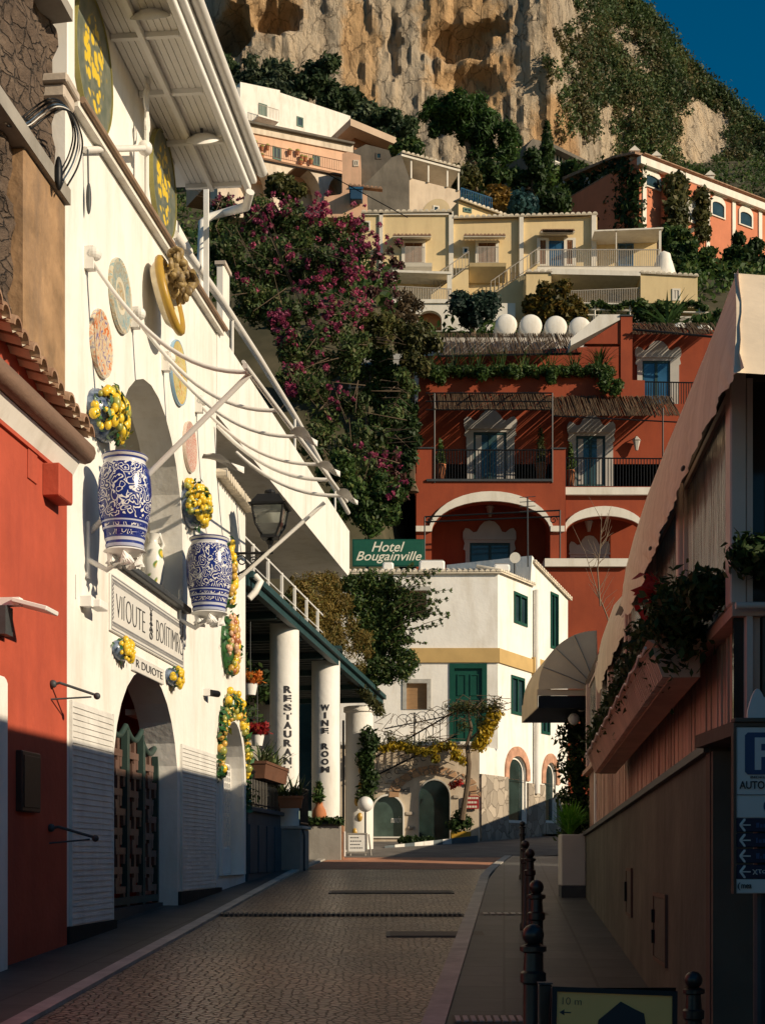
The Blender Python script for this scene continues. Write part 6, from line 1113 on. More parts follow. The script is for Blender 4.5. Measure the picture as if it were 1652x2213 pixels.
def portal(xa, xb, y0, yb, dx0, dx1, dy0, v, gm, curtain=True, lab=None):
    ua_, ub_ = HF.at(xa,0,v)[0], HF.at(xb,0,v)[0]; zt_, zb_ = HF.at(0,y0,v)[1], HF.at(0,yb,v)[1]; um = (ua_+ub_)/2; W_ = ub_-ua_; out = [(um+a*W_, lerp(zb_,zt_,b)) for a,b in HALF]+[(um-a*W_, lerp(zb_,zt_,b)) for a,b in HALF[-2::-1]]
    u0, u1, z1 = HF.at(dx0,0,v)[0], HF.at(dx1,0,v)[0], HF.at(0,dy0,v)[1]
    s = obj('door_surround', MB().holed(out[:1]+out[1:], [rect(u0,u1,zb_+.01,z1)], v-.10, v-.003).box(u0-.25,u1+.25,v-.16,v-.101,z1+.12,z1+.22), HSUR, hot)
    f = obj('door', MB().holed(rect(u0,u1,zb_+.01,z1),[rect(u0+.08,(u0+u1)/2-.06,zb_+.08,z1-.1),rect((u0+u1)/2+.06,u1-.08,zb_+.08,z1-.1)],v-.06,v-.004), TEALB, hot); obj('pane', MB().box(u0+.05,u1-.05,v-.03,v-.02,zb_+.05,z1-.05), gm, f)
    if curtain: obj('curtain', MB().box(u0+.1,lerp(u0,u1,.25),v-.027,v-.0305,zb_+.1,z1-.12).box(lerp(u0,u1,.72),u1-.1,v-.027,v-.0305,zb_+.1,z1-.12), HSUR, f)
portal(1001,1116,887,1041,1022,1093,935,V2_,DRG); portal(1224,1328,898,1052,1243,1306,943,V2_,DRG); portal(999,1114,1126,1298,1014,1101,1174,V2_,DRG,False); portal(1228,1316,1158,1298,1240,1304,1206,V2_,DRG,False)
for x, y, v, lab in ((1372,962,V2_,'wall lantern right of the right-hand loggia door'),(1057,1105,V2_,'lantern hung in the left hotel arch'),(1269,1137,V2_,'lantern hung in the right hotel arch')):
    u, z = HF.at(x,y,v); t = thing('wall_lantern', lab, 'lantern', HF, (u,v-.2,z), 'hotel lanterns'); obj('body', MB().lathe([(.06,-.3),(.16,.1),(.2,.12),(.05,.3)], (u,v-.25,z), 6), HSUR, t); obj('arm', MB().tube([(u,v-.01,z+.32),(u,v-.25,z+.32)], .02), BLACK, t)
# reed awnings
REED = mat('reed', (.13,.085,.05), .85, .4, 5, .2, 20)
def reeds(par, u0, u1, v0, v1, za, zb_, n, seed, gap=.86, skew=.25):
    rg = random.Random(seed); mb = MB(); du = (u1-u0)/n
    for i in range(n):
        if rg.random() > gap: continue
        u = u0+i*du+rg.uniform(-.3,.3)*du; w_ = du*rg.uniform(.5,1.0); a = rg.uniform(-.05,.06); b = rg.uniform(-.1,.1); j = rg.uniform(-.02,.02); s = rg.uniform(-skew,skew)*.4
        mb.hexa([(u,v0+a,za+j),(u+w_,v0+a,za+j),(u+w_+s,v1+b,zb_+j),(u+s,v1+b,zb_+j),(u,v0+a,za+j+.03),(u+w_,v0+a,za+j+.03),(u+w_+s,v1+b,zb_+j+.03),(u+s,v1+b,zb_+j+.03)])
    return obj('reed_mat', mb, REED, par)
ra = thing('reed_awning', 'reed mat awning on dark iron frame above the left loggia balcony', 'awning', HF, (6,0,18)); u0, z1 = h_(935,851); u1, z2 = h_(1192,851); zb_ = h2(0,856)[1]; zf = h_(0,886)[1]
reeds(ra, u0, u1, -.05, V2_-.05, zf, zb_+.1, 250, 3, .94); mb = MB(); zfl = h_(0,1038)[1]; zt_ = h_(0,850)[1]
for x in (938,1192): u = h_(x,0)[0]; mb.tube([(u,-.02,zfl-.1),(u,-.02,zt_)], .04, 6)
for z in (zt_, zf, lerp(zt_,zf,.5)): mb.tube([(u0-.3,-.03,z),(u1,-.03,z)], .03, 6)
for k in range(4): u = lerp(u0,u1,k/3); mb.tube([(u,-.03,zt_-.1),(u,V2_,zb_)], .03, 6)
obj('frame', mb, BLACK, ra)
ra = thing('reed_awning', 'reed mat awning sloping over the right loggia balcony', 'awning', HF, (10,0,18)); u0 = h_(1194,0)[0]; u1 = h_(1470,0)[0]; reeds(ra, u0, u1, .1, V2_-.05, h_(0,897)[1], h2(0,858)[1], 260, 4, .94); mb = MB(); u = h_(1432,0)[0]; mb.tube([(u,.1,h_(0,1050)[1]),(u,.1,h_(0,880)[1])], .035, 6)
mb.tube([(u0,.1,h_(0,866)[1]-.6),(u1,.1,h_(0,880)[1]-.6)], .03, 6)
for k in range(6): uu = lerp(u0,u1,k/5); mb.tube([(uu,.1,h_(0,897)[1]-.05),(uu,V2_,h2(0,860)[1]-.05)], .035, 6)
obj('frame', mb, BLACK, ra)
railing(HF, ((h_(939,0)[0],.05,h_(0,1038)[1]),(h_(1190,0)[0],.05,h_(0,1038)[1])), 1.28, 40, BLACK, 'black upright-bar railing of the left hotel balcony', .022, .03)
railing(HF, ((h_(1223,0)[0],.15,h_(0,1052)[1]),(h_(1470,0)[0],.15,h_(0,1054)[1])), 1.25, 38, BLACK, 'black upright-bar railing of the right hotel balcony', .022, .03)
railing(HF, ((h2(1391,0)[0],V2_+.2,h2(0,874)[1]),(h2(1500,0)[0],V2_+.2,h2(0,876)[1])), 1.05, 20, BLACK, 'black railing of the topmost hotel balcony', .022, .03)
# top terrace: pillar, sloping beam, back wall, upper door
V5 = 5.5; h5 = lambda x, y: HF.at(x, y, V5)
obj('terrace_back', pw(HF, [(905,830),(1345,830),(1345,745),(905,770)], V5, V5+.3), HRED, hot); obj('terrace_floor', MB().box(h2(905,0)[0],h2(1340,0)[0],V2_+.401,V5-.002,h2(0,850)[1],h2(0,842)[1]), HRED, hot)
obj('corner_pillar', MB().box(h2(1340,0)[0],h2(1365,0)[0],V2_-.02,V2_+.55,h2(0,860)[1],h2(0,684)[1]), HRED, hot); obj('pillar_cap', MB().box(h2(1338,0)[0],h2(1367,0)[0],V2_-.06,V2_+.6,h2(0,684)[1]+.002,h2(0,681)[1]), DGREY, hot)
a = h2(1339,692); b = h2(1339,742); c_ = h2(1262,742); d_ = h2(1262,748); obj('raking_wall', MB().prism([c_,b,a], V2_+.05, V2_+.4), HRED, hot); obj('raking_coping', MB().prism([(c_[0]-.6,c_[1]-.1),(c_[0]-.6,c_[1]+.2),(a[0]-.9,a[1]+.25),(a[0]-.01,a[1]+.25),(a[0]-.01,a[1]+.02)], V2_+.0, V2_+.9), FARW, hot)
V3 = 3.4; obj('upper_wall', pw(HF, [(1366,875),(1560,875),(1560,715),(1366,698)], V3, V3+.3), HRED, hot); portal(1370,1470,738,876,1386,1446,781,V3,BLUEG2,False); obj('terrace_side', MB().box(h2(1366,0)[0],h2(1520,0)[0],V2_+.401,V3-.002,h2(0,880)[1],h2(0,874)[1]), HRED, hot)
obj('roof_slab', MB().box(h2(900,0)[0],h2(1520,0)[0],V5+.31,V5+6,h_(0,790)[1],h5(0,724)[1]), FARW, hot); obj('side_wall', MB().box(h2(905,0)[0],h2(905,0)[0]+.3,V2_+.401,V5+5,5,h2(0,826)[1]), HRED, hot)
ra = thing('reed_awning', 'dark reed roof over the planted top terrace of the hotel', 'awning', HF, (6,3,22)); reeds(ra, HF.at(952,0,3.2)[0], HF.at(1250,0,3.2)[0], 3.0, V5, HF.at(0,768,3.0)[1], HF.at(0,722,V5)[1], 330, 5, .99, .5); obj('frame', MB().tube([(HF.at(945,0,3)[0],3.0,HF.at(0,770,3)[1]),(HF.at(1255,0,3)[0],3.0,HF.at(0,764,3)[1])], .05, 6), BLACK, ra)
ra = thing('reed_awning', 'reed roof over the topmost blue-glazed hotel door', 'awning', HF, (12,3,23)); reeds(ra, HF.at(1366,0,2)[0], HF.at(1560,0,2)[0], 2.0, V3, HF.at(0,722,2)[1], HF.at(0,700,V3)[1], 190, 6, .92, .6); obj('frame', MB().tube([(HF.at(1366,0,2)[0],2.0,HF.at(0,712,2)[1]),(HF.at(1560,0,2)[0],2,HF.at(0,730,2)[1])], .05, 6), BLACK, ra)
# arbour frame and thin trees before the arches
t = thing('iron_arbour', 'thin black iron arbour frame across the left hotel arch', 'arbour', HF, (6,-1,8)); mb = MB(); H1 = lambda x, y: (lambda q: (q[0],-1.1,q[1]))(HF.at(x,y,-1.1))
for p, q in (((917,1117),(1209,1103)),((917,1128),(1209,1116)),((917,1117),(917,1290)),((1209,1103),(1209,1215))): mb.tube([H1(*p),H1(*q)], .035, 6)
for x in (925,1195):
    c0 = H1(x,1124); mb.tube([(c0[0]+.18*(1-q/16)*math.cos(q*.7),-1.1,c0[2]+.18*(1-q/16)*math.sin(q*.7)) for q in range(14)], .02, 4)
obj('frame', mb, BLACK, t)
TWIG = mat('pale_twig', (.22,.16,.11), .9, .2, 5, .1, 20)
for X0, pts, lab in ((1298,[(1296,1310),(1290,1230),(1296,1180),(1299,1110)],'slim bare tree before the right hotel arch'),(1335,[(1330,1390),(1310,1330),(1290,1280),(1262,1190)],'bare leaning sapling with long curved stem beside hood awning')):
    t = thing('bare_tree', lab, 'tree', W0, P(*pts[0],50), 'bare trees before the hotel'); obj('trunk', MB().tube([P(x,y,50) for x,y in pts], [.03,.025,.018,.008], 6), TWIG, t); rg = random.Random(X0); mb = MB()
    for k in range(14):
        i = rg.randrange(1,3); f = rg.random(); x, y = lerp(pts[i][0],pts[i+1][0],f), lerp(pts[i][1],pts[i+1][1],f); s = rg.choice((-1,1)); mb.tube([P(x,y,50),P(x+s*rg.uniform(5,14),y-rg.uniform(5,18),50),P(x+s*rg.uniform(12,34),y-rg.uniform(25,60),50)], [.012,.009,.004], 4)
    obj('twigs', mb, TWIG, t)
# pots on the balconies
def potted(x, y0, y1, w_, v, lab, seed, lm=None):
    u, zb_ = HF.at(x,y1,v); zt_ = HF.at(x,y0,v)[1]; k = 58/FO; r = w_*k/2; t = thing('potted_plant', lab, 'potted plant', HF, (u,v,zb_), 'potted plants on hotel balconies'); hp = min(.6,(zt_-zb_)*.35); obj('pot', MB().lathe([(r*.7,0),(r,hp),(r*1.08,hp),(r*1.08,hp+.06),(r*.9,hp+.06)], (u,v,zb_), 16), TERRA, t, smooth=40)
    vs = leaves([(u,v,lerp(zb_+hp,zt_,f),r*(1.1-f*.8),r*(1.1-f*.8),(zt_-zb_)*.18) for f in (.2,.45,.7,.9)], 500, .08, seed, .45); lobj('foliage', np.array([tuple(p) for p in vs]), lm or L_MD, t)
potted(951,955,1036,24,.8,'potted shrub in left corner of the left balcony',1); potted(1168,932,1036,26,.8,'conical potted conifer at right of the left balcony',2,L_OL); potted(1232,965,1050,20,.8,'potted shrub at left end of the right balcony',3)
# white roof tanks
def tank(x, y, r, Y, label):
    c = P(x,y,Y); rr = r*Y/FO; t = thing('water_tank', label, 'water tank', W0, (c[0],c[1],c[2]-rr), 'white roof water tanks'); prof = [(.02,-.35*rr)]+[(rr*math.sin(k*math.pi/12), -.35*rr*math.cos(k*math.pi/12)) for k in range(1,6)]+[(rr,0),(rr,1.9)]+[(rr*math.cos(k*math.pi/12),1.9+.35*rr*math.sin(k*math.pi/12)) for k in range(1,6)]+[(.02,1.9+.35*rr)]
    q = MB().lathe(prof, (0,0,0), 28); q.v = [(c[0]+a, c[1]+h, c[2]+b) for a,b,h in q.v]; q.f = [tuple(reversed(f)) for f in q.f]; obj('body', q, FARW, t, smooth=50); obj('cradle', MB().box(c[0]-rr*.8,c[0]+rr*.8,c[1]+.1,c[1]+.3,c[2]-rr*1.25,c[2]-rr*.55).box(c[0]-rr*.8,c[0]+rr*.8,c[1]+1.4,c[1]+1.6,c[2]-rr*1.25,c[2]-rr*.55), DGREY, t); obj('cap', MB().box(c[0]-.08,c[0]+.08,c[1]+.15,c[1]+.3,c[2]+rr*.98,c[2]+rr*1.1), DGREY, t); return t
for x,y,r,lab in ((1093,702,23.5,'round-ended white roof tank, leftmost of the row of four'),(1146,704,24.5,'round-ended white roof tank, second from left in the row of four'),(1200,707,24.5,'round-ended white roof tank, third from left in the row of four'),(1252,709,24,'round-ended white roof tank, right end of the row, behind sloping wall')): tank(x,y,r,66,lab)
tank(1469,717,20,67,'white roof tank half hidden above the right reed roof, farther from awning'); tank(1519,722,21,67,'white roof tank half hidden above the right reed roof, nearest the beige awning')
solo('roof_rail', MB().tube([P(955,742,65),P(1260,735,65)], .05, 6), BLACK, 'dark rail below the white roof tanks', 'rail')
# white gazebo on the slope left of the hotel
GAZ = mat('gazebo_cloth',(.30,.29,.26),.8,.1,1,0); t = thing('gazebo', 'white framed garden gazebo with pale cloth roof on slope left of hotel', 'gazebo', W0, P(815,830,59)); obj('roof', MB().grid([[P(752,800,58),P(800,790,58),P(872,790,58)],[P(770,765,61),P(815,762,61),P(868,765,61)]]).grid([[P(752,803,58),P(800,793,58),P(872,793,58)],[P(770,768,61),P(815,765,61),P(868,768,61)]]), GAZ, t); mb = MB()
for x in (756,800,868): mb.tube([P(x,796,58),P(x,850,58)], .04, 5)
for y in (815,838): mb.tube([P(752,y,58),P(872,y-4,58)], .03, 5)
obj('frame', mb, GAZ, t)
# ------------------------------------------------------------------ yellow terrace house
YF = FY(90.0); yh = thing('yellow_house', 'long yellow house with white pilasters, brown shutters and tiled eaves above the hotel', 'house', YF, (5,3,36))
YEL = mat('yellow_plaster', (.70,.55,.31), .85, .07, .6, .1, 6, stain=(.58,.44,.25)); CRW = mat('cream_trim', (.72,.67,.58), .8, .06, 1, .1, 8); WOOD = mat('brown_shutter', (.17,.07,.03), .6, .2, 2, .1, 20, stretch=(1,1,6)); IRON2 = mat('pale_iron', (.42,.38,.33), .6, .15, 3, 0)
obj('wall', pw(YF, [(780,720),(976,720),(976,461),(780,461)], 0, 8).holed([YF.at(x,y) for x,y in ((977,720),(1290,720),(1290,466),(977,473))], [], .15, 8), YEL, yh)
for x0, x1, y0, y1 in ((819,827,461,660),(969,979,459,660),(1121,1130,470,600),(1277,1287,464,580)):
    u0,u1,z0,z1 = frect(YF,x0,x1,y0,y1); obj('pilaster', MB().box(u0,u1,-.12,.149,z0,z1), CRW, yh)
u0 = YF.at(800,0)[0]; tiles(YF, YF.at(780,0)[0], YF.at(976,0)[0], YF.at(0,461)[1], YF.at(0,459)[1], -.1, yh, .16, 1.2); tiles(YF, YF.at(978,0)[0], YF.at(1290,0)[0], YF.at(0,472)[1], YF.at(0,464)[1], -.05, yh, .16, 1.2)
obj('cornice', MB().box(YF.at(780,0)[0],YF.at(976,0)[0],-.12,-.003,YF.at(0,466)[1],YF.at(0,461.5)[1]), CRW, yh)
def ydoor(x0,x1,y0,y1,cx0,cx1,cy,bx0,bx1,by,gm):
    u0,u1,z0,z1 = frect(YF,x0,x1,y0,y1); obj('door_surround', MB().holed(rect(u0-.2,u1+.2,z0-.1,z1+.15),[rect(u0,u1,z0,z1)],-.09,-.003), CRW, yh)
    f = obj('shutter_door', MB().bbox(u0,(u0+u1)/2-.02,-.06,-.004,z0,z1,.015).bbox((u0+u1)/2+.02,u1,-.06,-.004,z0,z1,.015), gm, yh); mb = MB()
    for k in range(14): z = lerp(z0+.1,z1-.1,k/13); mb.box(u0+.1,u0+.52*(u1-u0)/1.15,-.075,-.061,z-.02,z+.02).box(u1-.52*(u1-u0)/1.15,u1-.1,-.075,-.061,z-.02,z+.02)
    obj('slats', mb, gm, f)
    c0,c1,cz,_ = frect(YF,cx0,cx1,cy,cy); obj('canopy', MB().hexa([(c0,-.9,cz-.12),(c1,-.9,cz-.12),(c1,-.003,cz+.1),(c0,-.003,cz+.1),(c0,-.9,cz-.05),(c1,-.9,cz-.05),(c1,-.003,cz+.2),(c0,-.003,cz+.2)]), CRW, yh); tiles(YF, c0, c1, cz-.02, cz-.02, -.82, yh, .11, .8, TILE)
    if bx0: b0,b1,bz,_ = frect(YF,bx0,bx1,by,by); obj('balcony_slab', MB().hexa([(b0,-.9,bz-.2),(b1,-.9,bz-.2),(b1,-.003,bz-.9),(b0,-.003,bz-.9),(b0,-1.0,bz),(b1,-1.0,bz),(b1,-.003,bz),(b0,-.003,bz)]), CRW if bx0 < 950 else YEL, yh); railing(YF, ((b0+.5,-.9,bz),(b1-.5,-.9,bz)), 1.05, 16, IRON2, 'pale railing of small yellow house balcony at '+('left' if bx0 < 950 else 'second')+' brown door', .022, .03)
ydoor(874,912,526,583,848,930,521,858,932,582,WOOD); ydoor(1033,1070,526,583,1000,1089,521,1012,1090,582,WOOD)
ydoor(1166,1178,520,572,1164,1237,511,0,0,0,WOOD); ydoor(1224,1236,520,572,1168,1233,511,0,0,0,WOOD)
win(YF, yh, 1183,1219,521,575, BLUEG2, BLUEG2, 0, .1, 1); win(YF, yh, 999,1012,534,549, CRW, GLASS, 0, .1, 0); win(YF, yh, 783,800,478,500, CRW, GLASS, 0, .1, 0)
# long balcony and annex with flat white roof
V_ = -2.0; g0,g1 = YF.at(1160,0,V_)[0], YF.at(1427,0,V_)[0]; bz = YF.at(0,577,V_)[1]; obj('long_balcony', MB().box(g0,g1,V_,.1,bz-.45,bz), CRW, yh); railing(YF, ((g0+.05,V_+.06,bz),(g1-.05,V_+.06,bz)), 1.12, 64, IRON2, 'long pale railing of the yellow house upper terrace', .022, .035)
obj('annex_wall', MB().box(YF.at(1290,0)[0]+.01,YF.at(1422,0)[0],.6,6,bz-3,YF.at(0,497)[1]), YEL, yh); ra0,ra1 = YF.at(1281,0,-.8)[0], YF.at(1428,0,-.8)[0]; obj('annex_roof', MB().hexa([(ra0,-1.4,YF.at(0,500,-1.4)[1]),(ra1,-1.4,YF.at(0,494,-1.4)[1]),(ra1,6,YF.at(0,494,-1.4)[1]),(ra0,6,YF.at(0,500,-1.4)[1]),(ra0,-1.4,YF.at(0,497,-1.4)[1]),(ra1,-1.4,YF.at(0,491,-1.4)[1]),(ra1,6,YF.at(0,491,-1.4)[1]),(ra0,6,YF.at(0,497,-1.4)[1])]), HW, yh)
obj('annex_post', MB().box(YF.at(1422,0,-1.2)[0],YF.at(1427,0,-1.2)[0],-1.3,-1.15,bz,YF.at(0,495,-1.3)[1]), CRW, yh); obj('annex_post', MB().box(YF.at(1329,0,-1.2)[0],YF.at(1331,0,-1.2)[0],-1.3,-1.2,bz,YF.at(0,499,-1.3)[1]), CRW, yh); win(YF, yh, 1334,1368,527,575, BLUEG2, GLASS, .55, .1, 1)
# lower annex
V3_ = -2.6; F_ = lambda x,y: YF.at(x,y,V3_); obj('lower_wall', pw(YF, [(1383,665),(1506,665),(1506,597),(1383,592)], V3_, .5), YEL, yh); obj('lower_wall', pw(YF, [(1136,665),(1190,665),(1190,590),(1136,590)], V3_, .5), YEL, yh); obj('lintel', pw(YF, [(1190,592),(1383,596),(1383,586),(1190,580)], V3_-.1, .5), HW, yh); obj('lower_back', MB().box(F_(1188,0)[0],F_(1385,0)[0],.2,.5,F_(0,668)[1],F_(0,585)[1]), YEL, yh)
tiles(YF, F_(1380,0)[0], F_(1508,0)[0], F_(0,590)[1], F_(0,597)[1], V3_, yh, .15, 1.5); tiles(YF, F_(1136,0)[0], F_(1192,0)[0], F_(0,588)[1], F_(0,588)[1], V3_, yh, .15, 1.5)
win(YF, yh, 1451,1469,624,650, CRW, HSUR, V3_, .12, 1); win(YF, yh, 1312,1342,629,655, HSUR, BLUEG2, .2, .1, 1); railing(YF, ((F_(1192,0)[0],V3_+.1,F_(0,660)[1]),(F_(1382,0)[0],V3_+.1,F_(0,652)[1])), .9, 50, IRON2, 'pale railing in the shaded lower gallery of the yellow house', .02, .03)
obj('chimney', MB().lathe([(.75,0),(.8,.5),(.55,1.4),(.5,1.5),(.42,1.9),(.1,2.1)], (YF.at(1433,0,-1)[0],-1,F_(0,592)[1]), 16), FARW, yh, smooth=50)
# left lower white terrace with stairs
w0,w1 = YF.at(848,0,-2)[0], YF.at(976,0,-2)[0]; wt = thing('white_terrace', 'white lower terrace with curved railing below left part of yellow house', 'terrace', YF, (3,-2,34)); z_ = lambda y: YF.at(0,y,-2)[1]
obj('canopy', MB().hexa([(w0,-2,z_(588)),(w1,-2,z_(592)),(w1,-.01,z_(588)),(w0,-.01,z_(585)),(w0,-2,z_(583)),(w1,-2,z_(587)),(w1,-.01,z_(583)),(w0,-.01,z_(580))]), HW, wt); obj('post', MB().box(w0,w0+.2,-1.95,-1.75,z_(655),z_(588)).box(w1-.3,w1,-1.95,-1.7,z_(655),z_(590)), HW, wt); obj('floor', MB().box(w0,w1,-2.1,-.01,z_(656),z_(648)), HW, wt); obj('wall', MB().holed(rect(w0-.4,w1+4,z_(716),z_(655)-.003),[arch(w0+1.6,w0+3.1,z_(715),z_(690),z_(671))],-2,-1.6), HW, wt); obj('recess', MB().box(w0,w0+4,-1.2,-1.0,z_(716),z_(655)-.2), mat('peach_niche',(.5,.22,.1),.8,.1,1,0), wt)
railing(YF, ((w0+.1,-2.05,z_(650)),(w1-.05,-2.05,z_(656))), .9, 34, IRON2, 'pale curved-bar railing of the white terrace below the yellow house', .025, .035)
for (x0,y0),(x1,y1),lab in (((930,635),(1012,575),'pale stair railing climbing between the two brown doors'),((1060,640),(1165,566),'pale stair railing climbing to the long yellow house terrace')):
    a = YF.at(x0,y0,-.8); b = YF.at(x1,y1,-.8); railing(YF, ((a[0],-.8,a[1]),(b[0],-.8,b[1])), .95, 12, IRON2, lab, .02, .03); solo('stair', MB().prism([(a[0],a[1]-2.2),(b[0],a[1]-2.2),(b[0],b[1]-.05),(a[0],a[1]-.05)], -.75, -.2), YEL, lab.replace('stair railing','wall of stair'), 'stair', YF)
# ------------------------------------------------------------------ houses higher on the slope
UL = Fr(*P(519,0,125)[:2], R(30)); PEACH = mat('peach_plaster', (.68,.42,.28), .85, .14, .5, .12, 5, stain=(.5,.34,.23)); OLDP = mat('old_cream', (.66,.56,.45), .9, .15, .5, .15, 5, stain=(.36,.30,.23)); OLDG = mat('old_grey', (.13,.115,.095), .9, .3, .6, .25, 5, stain=(.075,.068,.055)); SHG = mat('green_shutter', (.06,.13,.10), .6, .15, 2, 0)
def house_(name, label, fr, pts, depth, m, cat='house'):
    a = fr.at(*pts[0]); t = thing(name, label, cat, fr, (a[0], 0, a[1])); obj('wall', pw(fr, pts, 0, depth), m, t); return t
wh = house_('white_house', 'tall plain white house with green shuttered balcony door under the cliff', UL, [(519,275),(757,330),(757,251),(605,200),(605,195),(519,177)], 9, FARW); win(UL, wh, 559,577,222,252, SHG, SHG, 0, .12, 1); win(UL, wh, 641,655,251,272, SHG, GLASS, 0, .12, 0); a = UL.at(548,262); b = UL.at(592,272)
obj('balcony_slab', MB().box(a[0],b[0],-1,-.003,b[1]-.1,b[1]+.05), FARW, wh); railing(UL, ((a[0],-.95,b[1]),(b[0],-.95,b[1])), 1.0, 14, IRON2, 'thin balcony railing of the white house under the cliff', .02, .03)
obj('shade_end', MB().box(-.3,-.003,.0,9,UL.at(519,275)[1],UL.at(519,190)[1]), mat('end_shade_grey',(.30,.31,.31),.85,.1,1,0), wh); obj('parapet', pw(UL, [(610,290),(757,322),(757,312),(610,272)], -3, -2.7), FARW, wh); obj('shed', pw(UL, [(593,288),(612,292),(612,272),(599,270)], -3.2, -2), FARW, wh)  # end of the white house, its shade painted in as grey
UP = Fr(*P(487,0,118)[:2], R(30)); ph = house_('peach_house', 'long weathered peach house with vaulted white arches below its balcony', UP, [(470,375),(745,425),(763,309),(487,251),(470,248)], 7, PEACH); A = lambda x,y: UP.at(x,y)
obj('upper_band', pw(UP, [(470,272),(763,330),(763,309),(487,251),(470,248)], -.15, -.003), OLDP, ph); obj('roof_slab', pw(UP, [(460,249),(766,311),(766,307),(487,249),(460,244)], -.5, 7.2), OLDG, ph)
V6 = -1.6; holes = []
mbp = lambda l: [UP.at(x,y,V6) for x,y in l]
obj('arcade', MB().holed(mbp([(470,470),(745,470),(745,379),(521,331),(470,320)]), [mbp(h) for h in ([(515,430)]+[(553-(38)*math.cos(math.pi*k/12)*.9-2, 395-48*math.sin(math.pi*k/12)+((553-38*math.cos(math.pi*k/12))-553)*.2) for k in range(13)]+[(585,440)], [(612,450)]+[(652-40*math.cos(math.pi*k/12), 412-50*math.sin(math.pi*k/12)-8*math.cos(math.pi*k/12)) for k in range(13)]+[(692,455)], [(708,460)]+[(726-18*math.cos(math.pi*k/12), 425-42*math.sin(math.pi*k/12)) for k in range(13)]+[(743.5,460)])], V6, -.1), OLDP, ph)
obj('vault_back', pw(UP, [(470,470),(745,470),(745,385),(470,325)], .6, .8), OLDP, ph); obj('balcony_edge', pw(UP, [(470,324),(746,381),(746,377),(470,320)], V6-.25, -.1), mat('edge_brown',(.22,.13,.08),.9,.2,1,0), ph)
for q_ in ((501,514,296,325),(589,607,315,343),(676,691,334,356)): win(UP, ph, *q_, SHG, GLASS, 0, .12, 1)
a = UP.at(505,322,V6); b = UP.at(740,371,V6); railing(UP, ((a[0],V6+.05,a[1]),(b[0],V6+.05,b[1])), .95, 60, mat('rust_iron',(.16,.08,.05),.7,.2,2,0), 'thin rusty balcony railing along the peach house', .018, .03)
rg = random.Random(4)
for k,(x,y) in enumerate(((552,312),(566,322),(578,320),(566,340),(643,331),(652,343),(660,345),(650,352),(626,330),(672,350))):
    u,z = UP.at(x,y-1,-.25); t = thing('wall_pot', 'small flower pot hung on the peach house wall', 'pot', UP, (u,-.25,z-.2), 'pots on the peach house wall'); obj('pot', MB().lathe([(.12,-.2),(.2,.1)], (u,-.25,z), 8), TERRA, t); obj('plant', MB().ball((u,-.25,z+.18), (.22,.2,.14), 8, 5), OLIVE, t)
ce = house_('peach_wing', 'small peach corner wing with one window at right end of peach house', FY(117), [(739,418),(779,418),(779,336),(752,328),(739,332)], 5, PEACH); win(FY(117), ce, 763,775,346,360, OLDP, GLASS, 0, .12, 1)
fl_ = house_('flat_roof', 'long flat tan roof slab on open storey below the cliff trees', Fr(*P(757,0,124)[:2], R(30)), [(757,271),(903,332),(903,317),(757,256)], 6, mat('tan_slab',(.50,.38,.28),.85,.12,.6,.1,5), 'roof'); FLF = Fr(*P(757,0,124)[:2], R(30)); obj('under_storey', pw(FLF, [(765,330),(880,370),(880,322),(765,275)], 1.5, 5), mat('under_brown',(.26,.12,.06),.9,.2,1,0), fl_)
og = house_('ruined_house', 'old grey roofless stone building between peach house and beige terrace house', FY(119), [(764,410),(868,410),(868,345),(845,340),(840,325),(815,318),(790,312),(764,325)], 6, OLDG); win(FY(119), og, 812,824,330,344, OLDG, GLASS, 0, .1, 0)
BG = mat('beige_plaster', (.66,.54,.41), .85, .1, .6, .1, 5, stain=(.44,.34,.25)); BF = Fr(*P(882,0,108)[:2], R(14)); be = house_('beige_house', 'beige house with white roof terrace pergola and shaded arch', BF, [(882,480),(993,480),(993,412),(882,384)], 7, BG)
hz2 = BF.at; q0_ = [hz2(x,y) for x,y in ([(912,480)]+[(942-30*math.cos(math.pi*k/12)*1.0, 460-30*math.sin(math.pi*k/12)-4*math.cos(math.pi*k/12)*-1) for k in range(13)]+[(975,480)])]; obj('arch_shade', MB().prism(q0_, -.04, -.003), mat('arch_shade_tone',(.50,.40,.25),.85,.1,1,0), be); win(BF, be, 935,948,444,457, CRW, GLASS, -.041, .1, 0)  # flat arch panel, its shade painted as a darker cream
obj('upper_room', MB().box(BF.at(866,0,2.5)[0],BF.at(985,0,2.5)[0],2.5,7,BF.at(0,410)[1],BF.at(0,345)[1]), YEL, be); win(BF, be, 915,935,378,393, HW, GLASS, 2.5, .12, 1); a = [BF.at(x,y,-.2) for x,y in ((866,338),(993,372),(993,367),(866,333))]; obj('terrace_roof', MB().prism(a, -.3, 7), HW, be); mb = MB()
for x,y0,y1 in ((888,343,386),(925,352,394),(966,362,404),(990,368,412)): u,z1 = BF.at(x,y0,-.1); z0 = BF.at(x,y1,-.1)[1]; mb.box(u-.06,u+.06,-.15,-.03,z0,z1)
obj('terrace_post', mb, HW, be); tiles(BF, a[0][0], a[1][0], a[3][1]+.1, a[2][1]+.1, -.3, be, .16, 2)
bs = house_('grey_gable', 'long shaded and stained dark grey gable wall left of the beige house', Fr(*P(868,0,107)[:2], R(14)), [(782,470),(884,470),(884,384),(866,334),(846,340),(782,404)], .8, OLDG)  # dark grey carries both the staining and the painted-in shade of this face
